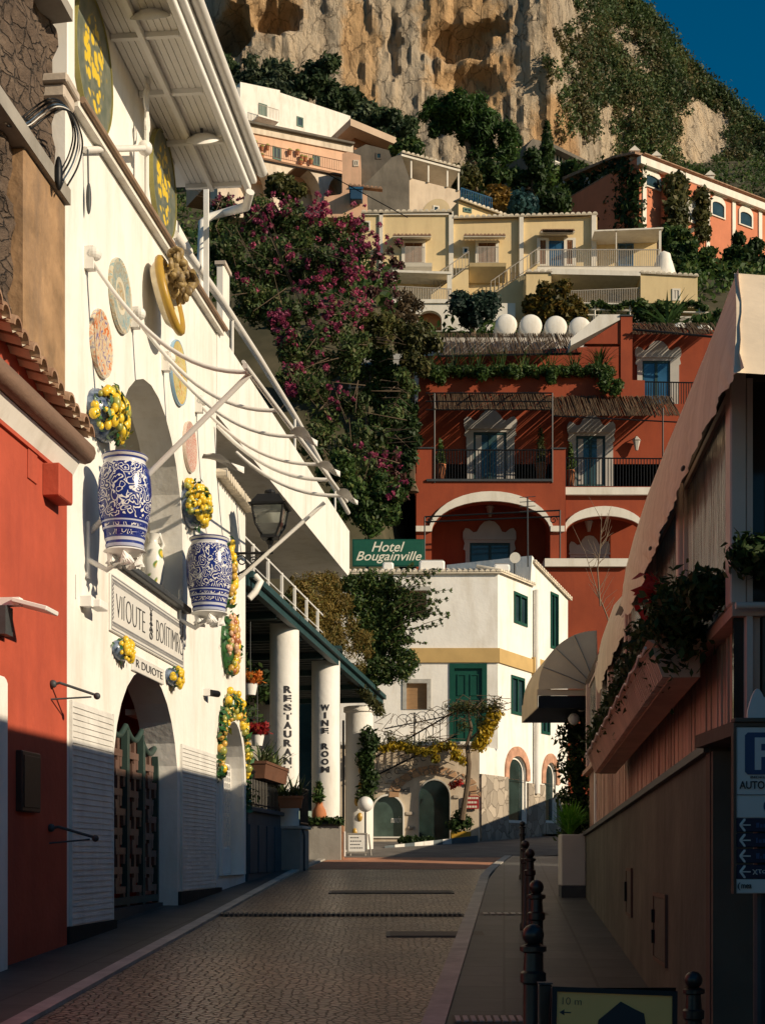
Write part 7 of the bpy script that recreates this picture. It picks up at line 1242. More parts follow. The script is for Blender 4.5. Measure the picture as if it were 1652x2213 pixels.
BT = FY(100); bx_ = house_('salmon_shed', 'small salmon pink shed with tiled edge and blue tank on top of bougainvillea', BT, [(700,470),(793,470),(793,420),(760,418),(757,400),(735,420),(700,425)], 3, PEACH); tiles(BT, BT.at(752,0)[0], BT.at(826,0)[0], BT.at(0,402)[1], BT.at(0,410)[1], -.1, bx_, .13, 1, TILE)
u0,u1,z0,z1 = frect(BT,756,783,410,435,-.5); t = thing('blue_tank', 'blue plastic tank standing beside the salmon shed', 'tank', BT, (u0,-.5,z0)); obj('body', MB().bbox(u0,u1,-.8,-.1,z0,z1,.05), mat('tank_blue',(.02,.06,.12),.5,.1,2,0), t); obj('rim', MB().box(u0-.05,u1+.05,-.85,-.05,z1-.1,z1+.05), BLUEG2, t)
RWF = Fr(*P(993,0,100)[:2], R(20)); rw_ = house_('yellow_wing', 'narrow yellow wing with white tile ridge and blue railing behind yellow house', RWF, [(990,475),(1100,490),(1100,474),(990,434)], 4, YEL); a = RWF.at(990,434); b = RWF.at(1100,474); tiles(RWF, a[0], b[0], a[1]+.05, b[1]+.05, -.2, rw_, .15, 1.2); win(RWF, rw_, 1000,1018,448,458, SHG, GLASS, 0, .1, 1); a = RWF.at(995,430,1.5); b = RWF.at(1062,452,1.5); railing(RWF, ((a[0],1.5,a[1]-.6),(b[0],1.5,b[1]-.6)), 1.4, 18, BLUEG2, 'blue railing above the white tiled ridge of the yellow wing', .03, .05)
# villa on the right
VF = Fr(*P(1386,0,120)[:2], R(34)); SAL = mat('salmon_plaster', (.55,.19,.10), .85, .12, .6, .1, 5, stain=(.47,.17,.09)); vi = house_('villa', 'long salmon villa with white cornice and arched windows right under the cliff', VF, [(1386,535),(1760,600),(1760,483),(1386,341)], 10, SAL); VA = VF.at
obj('cornice', pw(VF, [(1384,352),(1760,494),(1760,480),(1384,336)], -.5, -.003), HW, vi); obj('roof', MB().prism([VA(1384,336),VA(1760,480),VA(1760,478),VA(1384,334)], -.45, 10.2), TILE, vi)
for x in (1390,1468,1527,1583,1640): u,z1 = VA(x,345); obj('pilaster', MB().box(u-.22,u+.22,-.12,-.003,VA(x,540)[1],VA(x,341+(x-1386)*.377+10)[1]), HW, vi)
def vwin(x,y0,y1,w_,gx=GLASS):
    u,z1 = VA(x,y0); z0 = VA(x,y1)[1]; W_ = w_*.045; f = obj('window', MB().holed(arch(u-W_-.18,u+W_+.18,z0-.1,z1-.1,z1+.55),[arch(u-W_,u+W_,z0,z1-.3,z1)],-.12,-.003), HW, vi); obj('pane', MB().prism(arch(u-W_,u+W_,z0,z1-.3,z1),-.02,-.003), gx, f); obj('pediment', MB().prism([(u-W_-.35,z1+.56),(u+W_+.35,z1+.56),(u+W_*.5,z1+.85),(u,z1+1.05),(u-W_*.5,z1+.85)], -.2, -.003), HW, f)
for q_ in ((1406,381,405,20),(1454,398,420,22),(1549,438,468,17),(1609,460,488,17),(1685,486,515,17),(1497,424,440,20)): vwin(*q_)
TW = Fr(*VF.w(VA(1440,0)[0],-.8,0)[:2], R(34)); tw = thing('villa_tower', 'ivy clad projecting bay of the salmon villa with tall arched window', 'bay', TW, (1,0,50)); t0,t1 = TW.at(1441,400)[0], TW.at(1522,440)[0]; obj('wall', MB().box(t0,t1,0,.79,TW.at(1470,540)[1],TW.at(1445,378)[1]), SAL, tw); u,z1 = TW.at(1485,425); z0 = TW.at(1485,480)[1]; obj('window', MB().holed(arch(u-1.0,u+1.0,z0,z1-.9,z1),[arch(u-.75,u+.75,z0+.2,z1-1,z1-.25)],-.15,-.003), HW, tw); obj('pane', MB().prism(arch(u-.75,u+.75,z0+.2,z1-1,z1-.25),-.06,-.003), HSUR, tw)
def onwall(fr, pts, v, d, n, size, seed, m, label, asp=.6):   # ivy on a wall polygon given in pixels
    rg = np.random.default_rng(seed); l = np.array([fr.at(x,y,v) for x,y in pts]); x0,y0 = l.min(0); x1,y1 = l.max(0); P_ = []
    def ins(x,y):
        c = False
        for (a,b),(e,f) in zip(l, np.roll(l,-1,0)):
            if (b > y) != (f > y) and x < (e-a)*(y-b)/(f-b)+a: c = not c
        return c
    while len(P_) < n//24:
        x,y = rg.uniform(x0,x1), rg.uniform(y0,y1)
        if ins(x,y): P_.append(tuple(fr.w(x,v-d*.3,y))+(d*rg.uniform(.7,1.6),))
    return lobj('ivy', leaves(P_, n, size, seed, asp), m, label=label, cat='ivy')
onwall(TW, [(1442,385),(1475,395),(1472,530),(1442,520)], -.1, .5, 3000, .25, 2, L_OL, 'olive ivy on left of the villa bay'); onwall(TW, [(1500,400),(1523,410),(1524,520),(1503,520)], -.1, .4, 1500, .25, 3, L_OL, 'olive ivy on right of the villa bay window')
VS = Fr(*VF.w(0,10,0)[:2], R(34-90)); 
obj('end_wall', MB().box(-.3,-.003,.0,10,VA(1386,540)[1],VA(1386,341)[1]), SAL, vi)
VL = Fr(*P(1233,0,131)[:2], math.atan2(P(1386,0,120)[1]-131, P(1386,0,120)[0]-P(1233,0,131)[0])); vl = house_('villa_wing', 'shaded left wing of the villa under long sloping tiled roof, wrapped in dark ivy', VL, [(1233,545),(1386,535),(1386,348),(1340,352),(1233,398)], .4, mat('ivy_wall',(.10,.05,.035),.9,.3,1,.1,5)); obj('roof', MB().prism([VL.at(1230,393),VL.at(1340,345),VL.at(1388,336),VL.at(1388,331),VL.at(1340,340),VL.at(1230,386)], -.8, .5), TILE, vl)
for x,y in ((1281,409),(1309,402)): u,z = VL.at(x,y); obj('window', MB().holed(arch(u-.5,u+.5,z-1.0,z+.4,z+.9),[arch(u-.33,u+.33,z-.85,z+.35,z+.72)],-.75,-.003), HSUR, vl)
onwall(VL, [(1233,545),(1384,535),(1384,375),(1350,352),(1300,378),(1235,405)], -.1, .6, 15000, .24, 5, L_DK, 'thick dark ivy over the shaded villa wing')
for x,y,lab in ((1370,334,'white chimney at corner of the villa roof'),(1417,345,'small white chimney second on the villa roof'),(1533,386,'small white chimney far along the villa roof')):
    c = P(x,y+6,121+(x-1370)*.05); t = thing('chimney', lab, 'chimney', W0, c, 'white villa chimneys'); obj('stack', MB().box(c[0]-.35,c[0]+.35,c[1],c[1]+.7,c[2]-.5,c[2]+.55), HW, t); obj('cap', MB().prism([(c[0]-.5,c[2]+.56),(c[0]+.5,c[2]+.56),(c[0],c[2]+1.0)], c[1]-.1, c[1]+.8), HW, t)
GH = FY(150); GF = Fr(*P(1190,0,150)[:2], R(28)); gh = house_('grey_house', 'weathered grey house with glazed veranda at foot of the cliff', GF, [(1190,400),(1300,420),(1296,368),(1190,312)], 8, mat('grey_house',(.30,.29,.26),.85,.15,.6,.1,5)); obj('roof', pw(GF, [(1185,314),(1310,374),(1310,368),(1185,306)], -1, 8.5), OLDG, gh); obj('side', pw(GF, [(1136,400),(1189,400),(1189,310),(1150,300),(1136,318)], 2, 8), OLDG, gh)
for q_ in ((1198,1215,326,350),(1220,1240,340,362),(1245,1262,352,374),(1266,1280,362,380)): win(GF, gh, *q_, FARW, GLASS, 0, .15, 1)
obj('lower_block', pw(GF, [(1228,410),(1300,420),(1298,392),(1240,358),(1228,366)], -2.5, -.1), GREYP, gh)
# ------------------------------------------------------------------ hillside and cliff
HP = [(49,2.3),(56,3),(60,7),(64,12),(70,22),(76,29),(82,32.2),(88,34),(94,40),(104,45),(112,48.5),(122,52),(135,59),(150,69),(175,86),(205,104)]; LP = [(46,3),(50,6),(54,12),(58,19),(64,27),(70,31),(78,33),(88,36),(96,44),(104,47)]+HP[10:]
def hill(x, y):
    a = np.interp(y, *zip(*HP)); b = np.interp(y, *zip(*LP)); f = min(1, max(0, (2.5-x)/3.0)); f = f*f*(3-2*f)
    return lerp(a, b, f)+.8*noise.noise((x*.15,y*.15,2))*(1 if y > 58 else .2)
HM = mat('hill_earth', (.05,.05,.025), .95, .4, .4, .6, 2, col2=(.10,.085,.05))
solo('hillside', MB().grid([[(x,y,hill(x,y)) for x in np.linspace(-60,95,110)] for y in np.linspace(45,205,110)]), HM, None, None, kind='structure', smooth=True, base=(0,0,0))
def ridge(x): return float(np.interp(x, [-80,20,38.6,43.5,46.8,51,55,59.2,75,110], [190,152,133.5,130.5,127,123,120.5,116.5,104,88]))+1.2*noise.noise((x*.3,0,5))
def pxof(p): return CX+FO*p[0]/p[1], HY-FO*(p[2]-EYE)/p[1]
def cave(px_, py_):
    q = 1+.35*noise.noise((px_*.02,py_*.02,31)); px_ += 14*noise.noise((px_*.03,py_*.03,5)); py_ += 14*noise.noise((px_*.03,py_*.03,8))
    return q*sum(d*math.exp(-(((px_-a)/ra_)**2+((py_-b)/rb_)**2)**3) for a,b,ra_,rb_,d in ((985,88,72,30,3.4),(505,70,40,48,7),(595,45,46,40,6),(1060,60,36,18,2.2),(850,95,10,80,1.5),(1010,175,62,34,2.0)))
def cpos(x, t):
    zb = 58; zt = ridge(x); z = lerp(zb, zt, min(t,1)); k = float(np.interp(x, [-10,22,34,60,100],[.12,.15,.5,.75,.8])); y = 178+(z-zb)*k
    if t > 1: return (x, y+(t-1)*260, zt-(t-1)*60)
    a, b = pxof((x,y,z)); y += cave(a, b)
    xw = x+1.5*noise.noise((x*.12,z*.08,6)); wv = noise.noise((x*.3,z*.1,2))
    y += 4.0*noise.fractal((x*.045,z*.02,1), 1, 2, 4)
    y += 1.1*abs(noise.noise((xw*.22+.4*wv,z*.03,3)))-.8*abs(noise.noise((xw*.55,z*.05,7)))          # flutes
    v1 = noise.voronoi((xw*.20,z*.085,y*.02))[0]; y += .9*(v1[1]-v1[0] if v1[1]-v1[0] < .45 else .45)*-1                     # blocky joints
    v2 = noise.voronoi((xw*.62,z*.30,.5))[0]; y -= .28*min(.5, v2[1]-v2[0])
    v3 = noise.voronoi((xw*1.5,z*.8,.5))[0]; y -= .12*min(.5, v3[1]-v3[0])
    y += .28*noise.fractal((x*.9,z*.45,9),1,2,4)
    return (x, y, z)
NX, NT = 400, 280; xs = np.linspace(-62, 112, NX); ts_ = list(np.linspace(0, 1, NT))+[1.02,1.08,1.2]
GR = [[cpos(float(x), float(t)) for x in xs] for t in ts_]
def cliffmat():
    m, t, b, N, L = nodes('limestone'); tc = N('TexCoord'); O = tc.outputs['Object']
    def nz(scale3, sc, det, rough, dist): mp = N('Mapping'); mp.inputs['Scale'].default_value = scale3; L(O, mp.inputs[0]); n = N('TexNoise', Scale=sc, Detail=det, Roughness=rough, Distortion=dist); L(mp.outputs[0], n.inputs['Vector']); return n
    n1 = nz((1,.3,.16), .16, 9, .7, .5); n2 = nz((1,1,1), .05, 5, .6, 0); sp = N('SeparateXYZ'); L(O, sp.inputs[0]); last = None
    wob = nz((1,1,1), .22, 6, .65, 0)
    for cx0, cz0, rx_, rz_ in ((11,113,7,6),(-16,117,6,8),(23,98,4,6),(12,105,7,6),(-3,108,3,12)):   # ochre scars left by rockfalls, at fixed places on the face
        q = []
        for out, c0, r0 in ((sp.outputs[0],cx0,rx_),(sp.outputs[2],cz0,rz_)):
            s = N('Math', operation='SUBTRACT'); L(out, s.inputs[0]); s.inputs[1].default_value = c0; d = N('Math', operation='DIVIDE'); L(s.outputs[0], d.inputs[0]); d.inputs[1].default_value = r0; p = N('Math', operation='MULTIPLY'); L(d.outputs[0], p.inputs[0]); L(d.outputs[0], p.inputs[1]); q.append(p)
        s = N('Math', operation='ADD'); L(q[0].outputs[0], s.inputs[0]); L(q[1].outputs[0], s.inputs[1]); w_ = N('Math', operation='MULTIPLY_ADD'); L(wob.outputs[0], w_.inputs[0]); w_.inputs[1].default_value = 2.4; w_.inputs[2].default_value = -1.2; s3 = N('Math', operation='ADD'); L(s.outputs[0], s3.inputs[0]); L(w_.outputs[0], s3.inputs[1])
        r = ramp(N, [(.5,(.9,.9,.9)),(1,(0,0,0))]); L(s3.outputs[0], r.inputs[0])
        if last is None: last = r.outputs[0]
        else: mxx = N('Math', operation='MAXIMUM'); L(last, mxx.inputs[0]); L(r.outputs[0], mxx.inputs[1]); last = mxx.outputs[0]
    grey = ramp(N, [(.28,(.34,.29,.235)),(.42,(.50,.42,.32)),(.54,(.62,.50,.36)),(.66,(.66,.50,.33)),(.78,(.66,.45,.26))]); L(n1.outputs[0], grey.inputs[0])
    och = ramp(N, [(.3,(.48,.28,.14)),(.5,(.66,.42,.21)),(.7,(.70,.50,.30))]); L(n2.outputs[0], och.inputs[0])
    mo = N('MixRGB'); L(last, mo.inputs[0]); L(grey.outputs[0], mo.inputs[1]); L(och.outputs[0], mo.inputs[2])
    n4 = nz((1,.3,.06), .8, 8, .75, .7); r4 = ramp(N, [(.38,(.55,.53,.52)),(.5,(1,1,1)),(.64,(1.15,1.13,1.1))]); L(n4.outputs[0], r4.inputs[0])       # water streaks
    mu = N('MixRGB', blend_type='MULTIPLY'); mu.inputs[0].default_value = .8; L(mo.outputs[0], mu.inputs[1]); L(r4.outputs[0], mu.inputs[2])
    nd = nz((1,1,1), .5, 5, .6, 0); mp = N('Mapping'); mp.inputs['Scale'].default_value = (.45,.45,.16); L(O, mp.inputs[0]); ad = N('MixRGB', blend_type='ADD'); ad.inputs[0].default_value = .8; L(mp.outputs[0], ad.inputs[1]); L(nd.outputs[1], ad.inputs[2])
    vo = N('TexVoronoi', Scale=1, feature='DISTANCE_TO_EDGE'); L(ad.outputs[0], vo.inputs['Vector']); ck = ramp(N, [(0,(.25,.23,.22)),(.035,(1,1,1))]); L(vo.outputs['Distance'], ck.inputs[0]); m2 = N('MixRGB', blend_type='MULTIPLY'); m2.inputs[0].default_value = .45; L(mu.outputs[0], m2.inputs[1]); L(ck.outputs[0], m2.inputs[2])
    L(m2.outputs[0], b.inputs['Base Color']); b.inputs['Roughness'].default_value = .95; b.inputs['Specular IOR Level'].default_value = .1
    n5 = nz((1,1,.6), .8, 12, .75, .3); b1 = N('Bump', Strength=1, Distance=1.3); L(n5.outputs[0], b1.inputs['Height']); b2 = N('Bump', Strength=.8, Distance=.8); L(ck.outputs[0], b2.inputs['Height']); L(b1.outputs[0], b2.inputs['Normal']); L(b2.outputs[0], b.inputs['Normal']); return m
solo('cliff', MB().grid(GR), cliffmat(), None, None, kind='structure', smooth=25, base=(0,0,0))
# ------------------------------------------------------------------ vegetation
rg = random.Random(21); cs = []; cs2 = []
CV = lambda i, j: GR[min(max(j,0),len(GR)-1)][min(max(i,0),NX-1)]
for _ in range(17000):
    i = rg.randrange(NX); j = rg.randrange(NT+2); p = CV(i,j); a, b = pxof(p)
    if not (380 < a < 1700 and -40 < b < 470): continue
    g = noise.noise((p[0]*.11,p[2]*.06,11))+.5*noise.noise((p[0]*.3,p[2]*.2,15)); edge = (a-1110)/300-(b)/900*.5          # greener to the right
    d = .26+.85*edge if a > 1110 else -.75
    if a > 1330+.35*b: d = max(d, .6)
    if a > 1450 and b > 215: d = .75
    if g < d-.52: (cs if rg.random() < .75 else cs2).append((p[0],p[1]-.3,p[2]+.3,rg.uniform(.35,1.5)*(1.3 if g < d-.9 else .8)))
for k in range(230): x = lerp(36,64,rg.random()); z = ridge(x); p = cpos(x,1); cs.append((p[0],p[1]-.3,p[2]+.2,rg.uniform(.8,2.2)))
L_CL = leafmat('cliff_scrub', (.028,.056,.022), (.072,.112,.04), (.13,.14,.06), patch=.12); L_CL2 = leafmat('cliff_scrub_dry', (.07,.072,.03), (.15,.125,.06), (.08,.10,.035), patch=.12)
lobj('cliff_scrub', leaves(cs, min(90000, len(cs)*75), .26, 51, .5, .5), L_CL, kind='stuff'); lobj('dry_scrub', leaves(cs2, min(40000, len(cs2)*75), .26, 52, .5, .5), L_CL2, kind='stuff')
cs = []
for _ in range(4200):
    x, y = rg.uniform(-30,80), rg.uniform(62,200); a, b = pxof((x,y,hill(x,y)))
    if 380 < a < 1720: cs.append((x,y,hill(x,y)+.2,rg.uniform(.5,1.5)))
lobj('hill_scrub', leaves(cs, 90000, .22, 53, .5), L_MD, kind='stuff')
def tree(name, label, cat, Y, clumps, n, size, m, trunk=None, seed=1, asp=.5, group=None, r=.25):
    c = [cl(x,y,Y+random.uniform(-1,1)*rr*Y/FO*.8,rr) for x,y,rr in clumps]; xb, yb = trunk[0] if trunk else (clumps[0][0], max(y+rr for x,y,rr in clumps)); t = thing(name, label, cat, W0, P(xb,yb,Y), group)
    lobj('crown', leaves(c, n, size, seed, asp), m, t); mb = MB(); pts = [P(x,y,Y) for x,y in (trunk or [(xb,yb),(xb,yb-20)])]; mb.tube(pts, [lerp(r,r*.4,i/max(1,len(pts)-1)) for i in range(len(pts))], 7)
    for x,y,rr in clumps[:6]: mb.tube([pts[-1],P((x+trunk[-1][0])/2 if trunk else x,y+rr*.5,Y),P(x,y,Y)], [r*.4,r*.25,r*.1], 5)
    obj('trunk', mb, BARK, t); return t
random.seed(3)
def puff(cx, cy, rx, ry, k, r0, r1, seed):
    g = random.Random(seed); o = []
    for _ in range(k): a = g.uniform(0,6.28); q = g.random()**.5; o.append((cx+rx*q*math.cos(a), cy+ry*q*math.sin(a), g.uniform(r0,r1)))
    return o
L_EV = leafmat('evergreen', (.022,.042,.020), (.05,.082,.036), (.08,.11,.05), patch=.2); L_EV2 = leafmat('evergreen_grey', (.032,.052,.032), (.07,.10,.058), (.11,.13,.075), patch=.2); L_PN = leafmat('pine_needles', (.018,.045,.013), (.042,.098,.022), (.075,.13,.03))
tree('pine_tree', 'big round umbrella pine in front of the orange cliff', 'tree', 135, puff(1005,255,60,42,26,16,27,1)+puff(1060,310,48,42,16,14,24,2)+puff(935,255,20,30,7,9,16,3)+puff(950,240,30,20,6,12,18,5), 17000, .34, L_PN, [(1030,395),(1015,330),(1000,280)], 61, .22, r=.5)
tree('cypress_tree', 'slim dark cypress standing before the grey house', 'tree', 138, [(1181,y,4+10*min(1,(y-258)/60)) for y in range(268,425,9)], 4200, .26, L_DK, [(1182,440),(1182,300)], 62, .25, r=.2)
for k,(x,y,rx,ry,Y,lab) in enumerate(((470,150,40,35,168,'leftmost dark tree under the shadowed cliff hollow'),(545,160,45,35,166,'grey-green tree above the white house roof left end'),(620,185,45,40,165,'grey-green tree above middle of the white house'),(690,165,42,45,164,'dark round tree tallest in the clump under the cliff'),(735,220,36,30,163,'dark tree right of the tallest in the clump under the cliff'),(800,262,40,26,162,'low tree behind the right end of the white house'),(850,270,38,30,160,'dark tree above the flat tan roof'),(590,215,60,24,160,'low bushy tree just over the white house parapet'),(480,215,40,30,158,'low bushy tree left of the white house by white gutter'))): 
    tree('evergreen_tree', lab, 'tree', Y, puff(x,y,rx,ry,12,13,22,70+k), 3600, .34, L_EV if k in (0,3,4,6) else L_EV2, [(x,y+ry+12),(x,y)], 80+k, .45, 'evergreens under the cliff')
for k,(x,y,rx,ry,Y,n,m,lab) in enumerate(((1140,380,40,45,128,3600,L_DK,'dark tree between pine and cypress'),(1225,395,40,40,136,3000,L_MD,'green tree left of the villa wing'),(1050,385,60,25,122,3200,L_MD,'tree under the big pine right of the beige house'),(1070,430,28,18,105,2000,L_GO,'yellow-green bush by the blue railing'),(1130,445,34,16,104,2200,leafmat('blue_agave',(.02,.06,.07),(.04,.10,.11)),'blue-green agave-like bush above the yellow house roof'),(1200,440,40,22,112,2600,L_DK,'dark bush below the cypress'),(1000,380,30,22,118,2000,L_OL,'dry olive tree right of beige house pergola'),(880,325,30,12,121,1600,L_MD,'creeper hedge behind the beige house roof'),(1530,600,60,50,104,5200,L_MD,'leafy slope bush right of the yellow annex'),(1590,560,70,50,110,5200,L_DK,'dark leafy bush below the villa arches'),(1470,520,40,22,108,2600,L_MD,'green bush above the white chimney'),(1600,640,70,50,100,5000,L_DK,'dark hedge behind the near awning'),(1480,560,40,30,105,2600,L_DK,'dark bush beside the long terrace end'))):
    tree('slope_shrub', lab, 'shrub', Y, puff(x,y,rx,ry,12,12,20,170+k), n, .24, m, None, 180+k, .5, 'shrubs between the hillside houses')
tree('round_tree', 'dark blue-green round tree left of the white tanks', 'tree', 80, puff(1020,668,48,30,18,14,22,4), 7500, .15, leafmat('leaf_blue',(.012,.03,.022),(.03,.06,.045)), [(1020,735),(1020,690)], 91, .45)
tree('autumn_tree', 'rusty green autumn shrub behind the white tanks', 'tree', 82, puff(1200,658,66,42,24,12,20,6), 6500, .17, leafmat('leaf_rust',(.05,.05,.012),(.13,.10,.02),(.22,.12,.025)), [(1200,730),(1200,690)], 92, .5)
tree('bush', 'small dark tree topping the bougainvillea in front of peach arches', 'tree', 70, puff(615,404,40,26,14,10,17,7), 4200, .14, L_OL, [(620,470),(615,415)], 93, .5)
t = thing('vine_trellis', 'white wire trellis with straggling vines below the yellow annex', 'trellis', W0, P(1400,690,82)); mb = MB()
for y in (655,668,680): mb.tube([P(1240,y,82),P(1530,y+8,82)], .05, 5)
for x in (1284,1360,1440,1510): mb.tube([P(x,650,82),P(x,730,82)], .05, 5)
obj('wires', mb, CRW, t); lobj('vine', leaves([cl(1240+14*k,662+6*math.sin(k*1.3),82,9,6) for k in range(21)], 2400, .13, 94, .5), L_MD, t)
for k,(x,y,lab) in enumerate(((1545,668,'shrub filling gap above the right reed roof'),(1420,640,'low shrub between yellow annex and trellis'))): tree('slope_shrub', lab, 'shrub', 79, puff(x,y+30,40,22,10,10,16,300+k), 2600, .15, L_MD, None, 310+k, .5)
for p in (((548,432,21),(590,520,30),(640,640,44)),((552,440,21),(610,560,34),(665,690,44)),((470,330,60),(700,372,90),(880,470,88))): solo('overhead_cable', MB().tube([P(*q) for q in p], .012 if p[0][2] < 30 else .03, 4), BLACK, {548:'thin cable running from canopy end down across bougainvillea',552:'second thin cable beside it drooping over bougainvillea',470:'long overhead cable sagging in front of the peach house'}[p[0][0]], 'cable')
solo('retaining_wall', MB().box(P(1280,0,83)[0],P(1530,0,83)[0],83,83.6,30,P(0,683,83)[2]), GREYP, 'grey-brown retaining wall under the vine trellis', 'wall')
lobj('agave', blades(P(1440,705,74), 40, 2.0, .12, 3, .5, .7), leafmat('agave_big',(.03,.07,.025),(.06,.12,.04)), label='big green agave above the topmost hotel reed roof', cat='plant')
# bougainvillea bank
BZ = lambda y: 44+(1180-y)/760*13
B_ = [(480,470,40),(540,480,50),(600,470,52),(660,500,55),(720,505,45),(765,520,38),(500,560,50),(560,570,58),(630,580,60),(700,590,55),(755,590,42),(530,640,45),(580,660,50),(640,680,58),(700,690,52),(750,680,38),(620,750,48),(670,780,58),(725,770,48),(770,740,34),(650,850,50),(705,870,58),(765,860,42),(690,950,50),(745,960,50),(800,950,35),(725,1030,45),(775,1040,42),(825,1050,36),(480,520,40),(840,900,28),(860,830,30)]
cb_ = []
for x,y,r in B_:
    for _ in range(5): cb_.append(cl(x+random.uniform(-.7,.7)*r, y+random.uniform(-.7,.7)*r, BZ(y)+random.uniform(-.5,.8), r*random.uniform(.3,.62)))
bo = thing('bougainvillea', 'huge bougainvillea with magenta bracts climbing the bank behind the restaurant', 'bougainvillea', W0, P(700,1150,50)); lobj('foliage', leaves(cb_, 34000, .095, 101, .5), leafmat('boug_leaf',(.028,.056,.018),(.08,.12,.038),(.14,.115,.06)), bo)
fl = []
for x,y,r,k in ((690,455,36,9),(600,455,46,8),(530,450,36,4),(760,480,42,8),(800,520,34,6),(740,520,44,5),(650,560,56,4),(760,600,36,5),(606,690,26,8),(622,740,26,10),(632,800,24,9),(632,845,20,5),(680,620,46,4),(720,660,44,5),(790,640,24,4),(560,480,36,3),(700,700,46,4),(830,1010,26,4),(850,1060,24,4),(480,440,24,3),(750,560,36,5),(720,860,50,3),(790,980,36,3),(690,640,50,4),(770,680,36,3),(560,600,60,3),(660,780,50,2)):
    for _ in range(k*4): fl.append(cl(x+random.gauss(0,.5)*r, y+random.gauss(0,.5)*r, BZ(y)-.8+random.uniform(-.5,.5), random.uniform(2.5,7)))
lobj('bracts', leaves(fl, 8500, .062, 102, .6), L_PK, bo); mb = MB(); g = random.Random(3)
for _ in range(70): x,y,r = g.choice(B_); mb.tube([P(x,y,BZ(y)+.5),P(x+g.uniform(-40,40),y+g.uniform(-60,20),BZ(y)-.6),P(x+g.uniform(-70,70),y+g.uniform(-70,50),BZ(y)-1)], [.03,.02,.008], 4)
for _ in range(26): y = g.uniform(500,1000); x = 790+(y-500)*.1; mb.tube([P(x,y,BZ(y)),P(x+g.uniform(15,40),y-g.uniform(-8,16),BZ(y)-.3),P(x+g.uniform(35,75),y+g.uniform(-10,22),BZ(y)-.4)], [.02,.014,.006], 4)
obj('stems', mb, BARK, bo)
sp_ = [cl(800+g.uniform(0,70),g.uniform(520,660),49,g.uniform(5,11)) for _ in range(26)]+[cl(830+g.uniform(0,50),g.uniform(960,1120),46,g.uniform(5,10)) for _ in range(20)]
lobj('sprays', leaves(sp_, 1100, .09, 103, .5), leafmat('boug_spray',(.05,.045,.02),(.12,.05,.05),(.28,.03,.12)), bo)
tree('green_shrub', 'fresh green shrub below the bougainvillea above the hotel sign', 'shrub', 45.5, puff(790,1085,75,60,26,16,26,8)+puff(740,1020,40,40,8,14,20,9), 11000, .085, L_MD, [(800,1180),(800,1100)], 104, .5, r=.12)
tree('slope_tree', 'leafy green tree beside the left edge of the hotel terrace', 'tree', 57, puff(900,750,40,50,18,14,22,10)+puff(860,720,50,36,10,14,22,11)+puff(820,700,40,30,8,12,20,12), 9000, .11, L_OL, [(885,840),(890,770)], 105, .5, r=.15); 
tree('dry_bush', 'bare brownish bush on the slope under the white terrace', 'shrub', 68, puff(860,670,50,30,12,12,20,13), 1800, .14, leafmat('dry_leaf',(.07,.05,.03),(.13,.09,.05)), [(860,720),(860,680)], 106, .3)
tree('slope_shrub', 'tall dark shrub mass filling slope between bougainvillea and hotel', 'shrub', 58, puff(830,860,50,60,20,12,22,34)+puff(850,960,40,70,20,12,22,35)+puff(800,780,40,30,10,12,20,36)+puff(870,820,30,40,10,10,18,37), 12000, .10, L_MD, None, 117, .5)
tree('slope_shrub', 'dark shrub in the deep shade left of the hotel wall', 'shrub', 56.5, puff(875,920,26,60,14,12,20,14)+puff(872,1010,22,40,8,10,18,15), 5000, .10, L_DK, None, 107, .5)
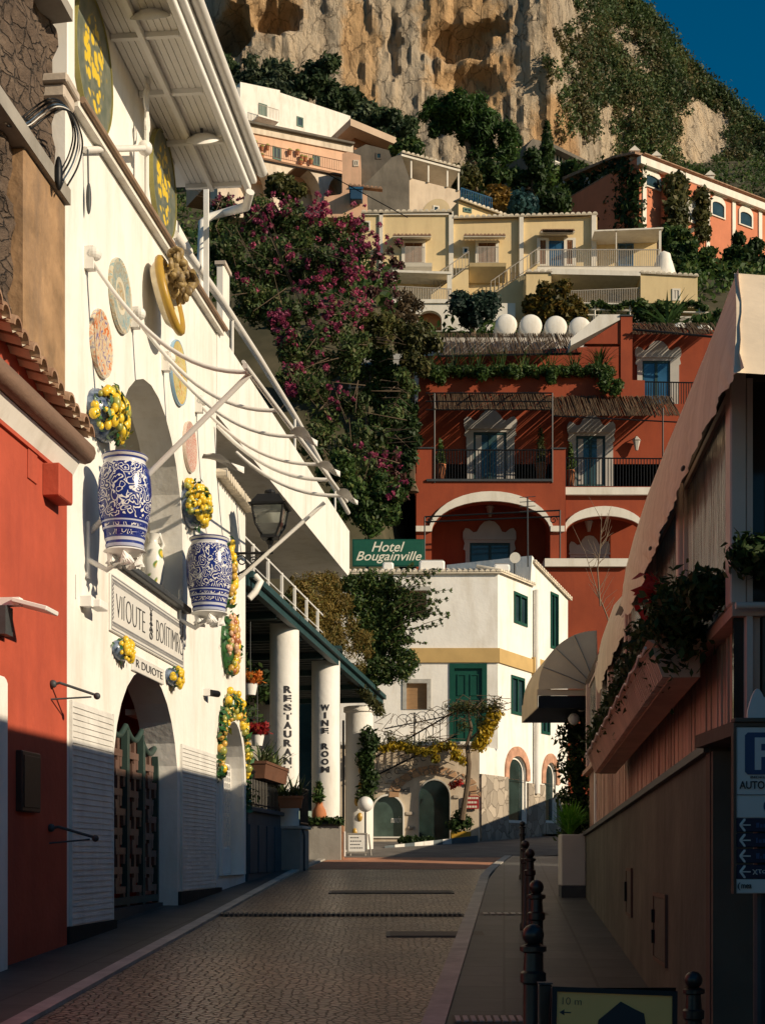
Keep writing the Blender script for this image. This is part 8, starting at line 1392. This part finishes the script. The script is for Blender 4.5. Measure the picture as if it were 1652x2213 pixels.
# plants over the pergola
pl = thing('pergola_creeper', 'golden and green creeper heaped on the pergola roof and spraying toward white house', 'creeper', W0, P(720,1480,33))
lobj('gold_foliage', leaves([cl(x,y,31+(x-640)*.018,r) for x,y,r in puff(690,1315,58,75,44,12,24,21)+puff(755,1400,40,56,22,10,18,22)+puff(640,1270,24,30,8,8,14,28)], 14000, .05, 111, .28), leafmat('dry_gold',(.09,.075,.02),(.19,.13,.035),(.10,.12,.035)), pl)
lobj('green_foliage', leaves([cl(x,y,35,r) for x,y,r in puff(815,1330,60,80,44,14,26,23)+puff(845,1420,44,64,28,12,22,24)+puff(780,1262,80,26,22,10,18,25)+puff(890,1330,36,46,12,8,15,26)+puff(640,1290,26,30,5,8,12,29)+puff(720,1350,40,60,12,10,16,39)+puff(790,1460,40,26,10,8,14,40)], 25000, .056, 112, .42), leafmat('creeper_green',(.02,.046,.016),(.058,.105,.03),(.12,.13,.04)), pl); mb = MB(); sp_ = []
for _ in range(26):
    x, y = 850+g.uniform(-30,20), g.uniform(1270,1400); dx, dy = g.uniform(40,110), g.uniform(-60,20); mb.tube([P(x,y,35),P(x+dx*.5,y+dy*.7,34.6),P(x+dx,y+dy,34.5)], [.015,.01,.004], 4)
    for k in range(6): f = .3+.7*k/5; sp_.append(cl(x+dx*f,y+dy*f,34.6,4.5))
obj('stems', mb, BARK, pl); lobj('sprays', leaves(sp_, 1900, .05, 113, .4), L_MD, pl)
lobj('hanging_twigs', leaves([cl(740+10*k,1440+12*k,33+.25*k,13) for k in range(9)], 1500, .06, 114, .3), L_OL, pl)
# terrace planting of the hotel
cs = [cl(915+9*k,802+3*math.sin(k*1.7),60,9+4*abs(math.sin(k*.9))) for k in range(46)]; lobj('parapet_plants', leaves(cs, 7000, .085, 115, .4), L_MD, label='row of green plants lining the hotel top terrace parapet', cat='plants')
lobj('parapet_grasses', np.concatenate([blades(P(930+27*k+8*math.sin(k*3),800,60.4), 16, 1.1, .03, k, .5, 1.0) for k in range(15)]), L_MD, label='tall grassy plants rising behind the hotel parapet row', cat='plants')
for x,y0,n,lab in ((942,812,3,'white-green trailing plant over left end of hotel parapet'),(1043,812,2,'trailing plant over parapet second from the left'),(1110,806,2,'small trailing plant over the middle of hotel parapet'),(1187,812,3,'trailing plant over parapet left of ivy'),(1305,822,4,'ivy mound over the right end of the hotel parapet'),(1327,838,3,'ivy tail hanging lowest at right end of the hotel parapet')):
    lobj('trailing_plant', leaves([cl(x+random.uniform(-9,9),y0-8+8*k,59.7,11+2*(n == 4)) for k in range(n)], 240*n, .075, int(x), .6), L_MD, label=lab, cat='plant', group='plants trailing over hotel parapet')
lobj('palm', blades(P(1295,800,61), 60, 1.5, .035, 7, 1.3, 1.1), L_MD, label='feathery palm at right of the hotel top terrace', cat='plant')
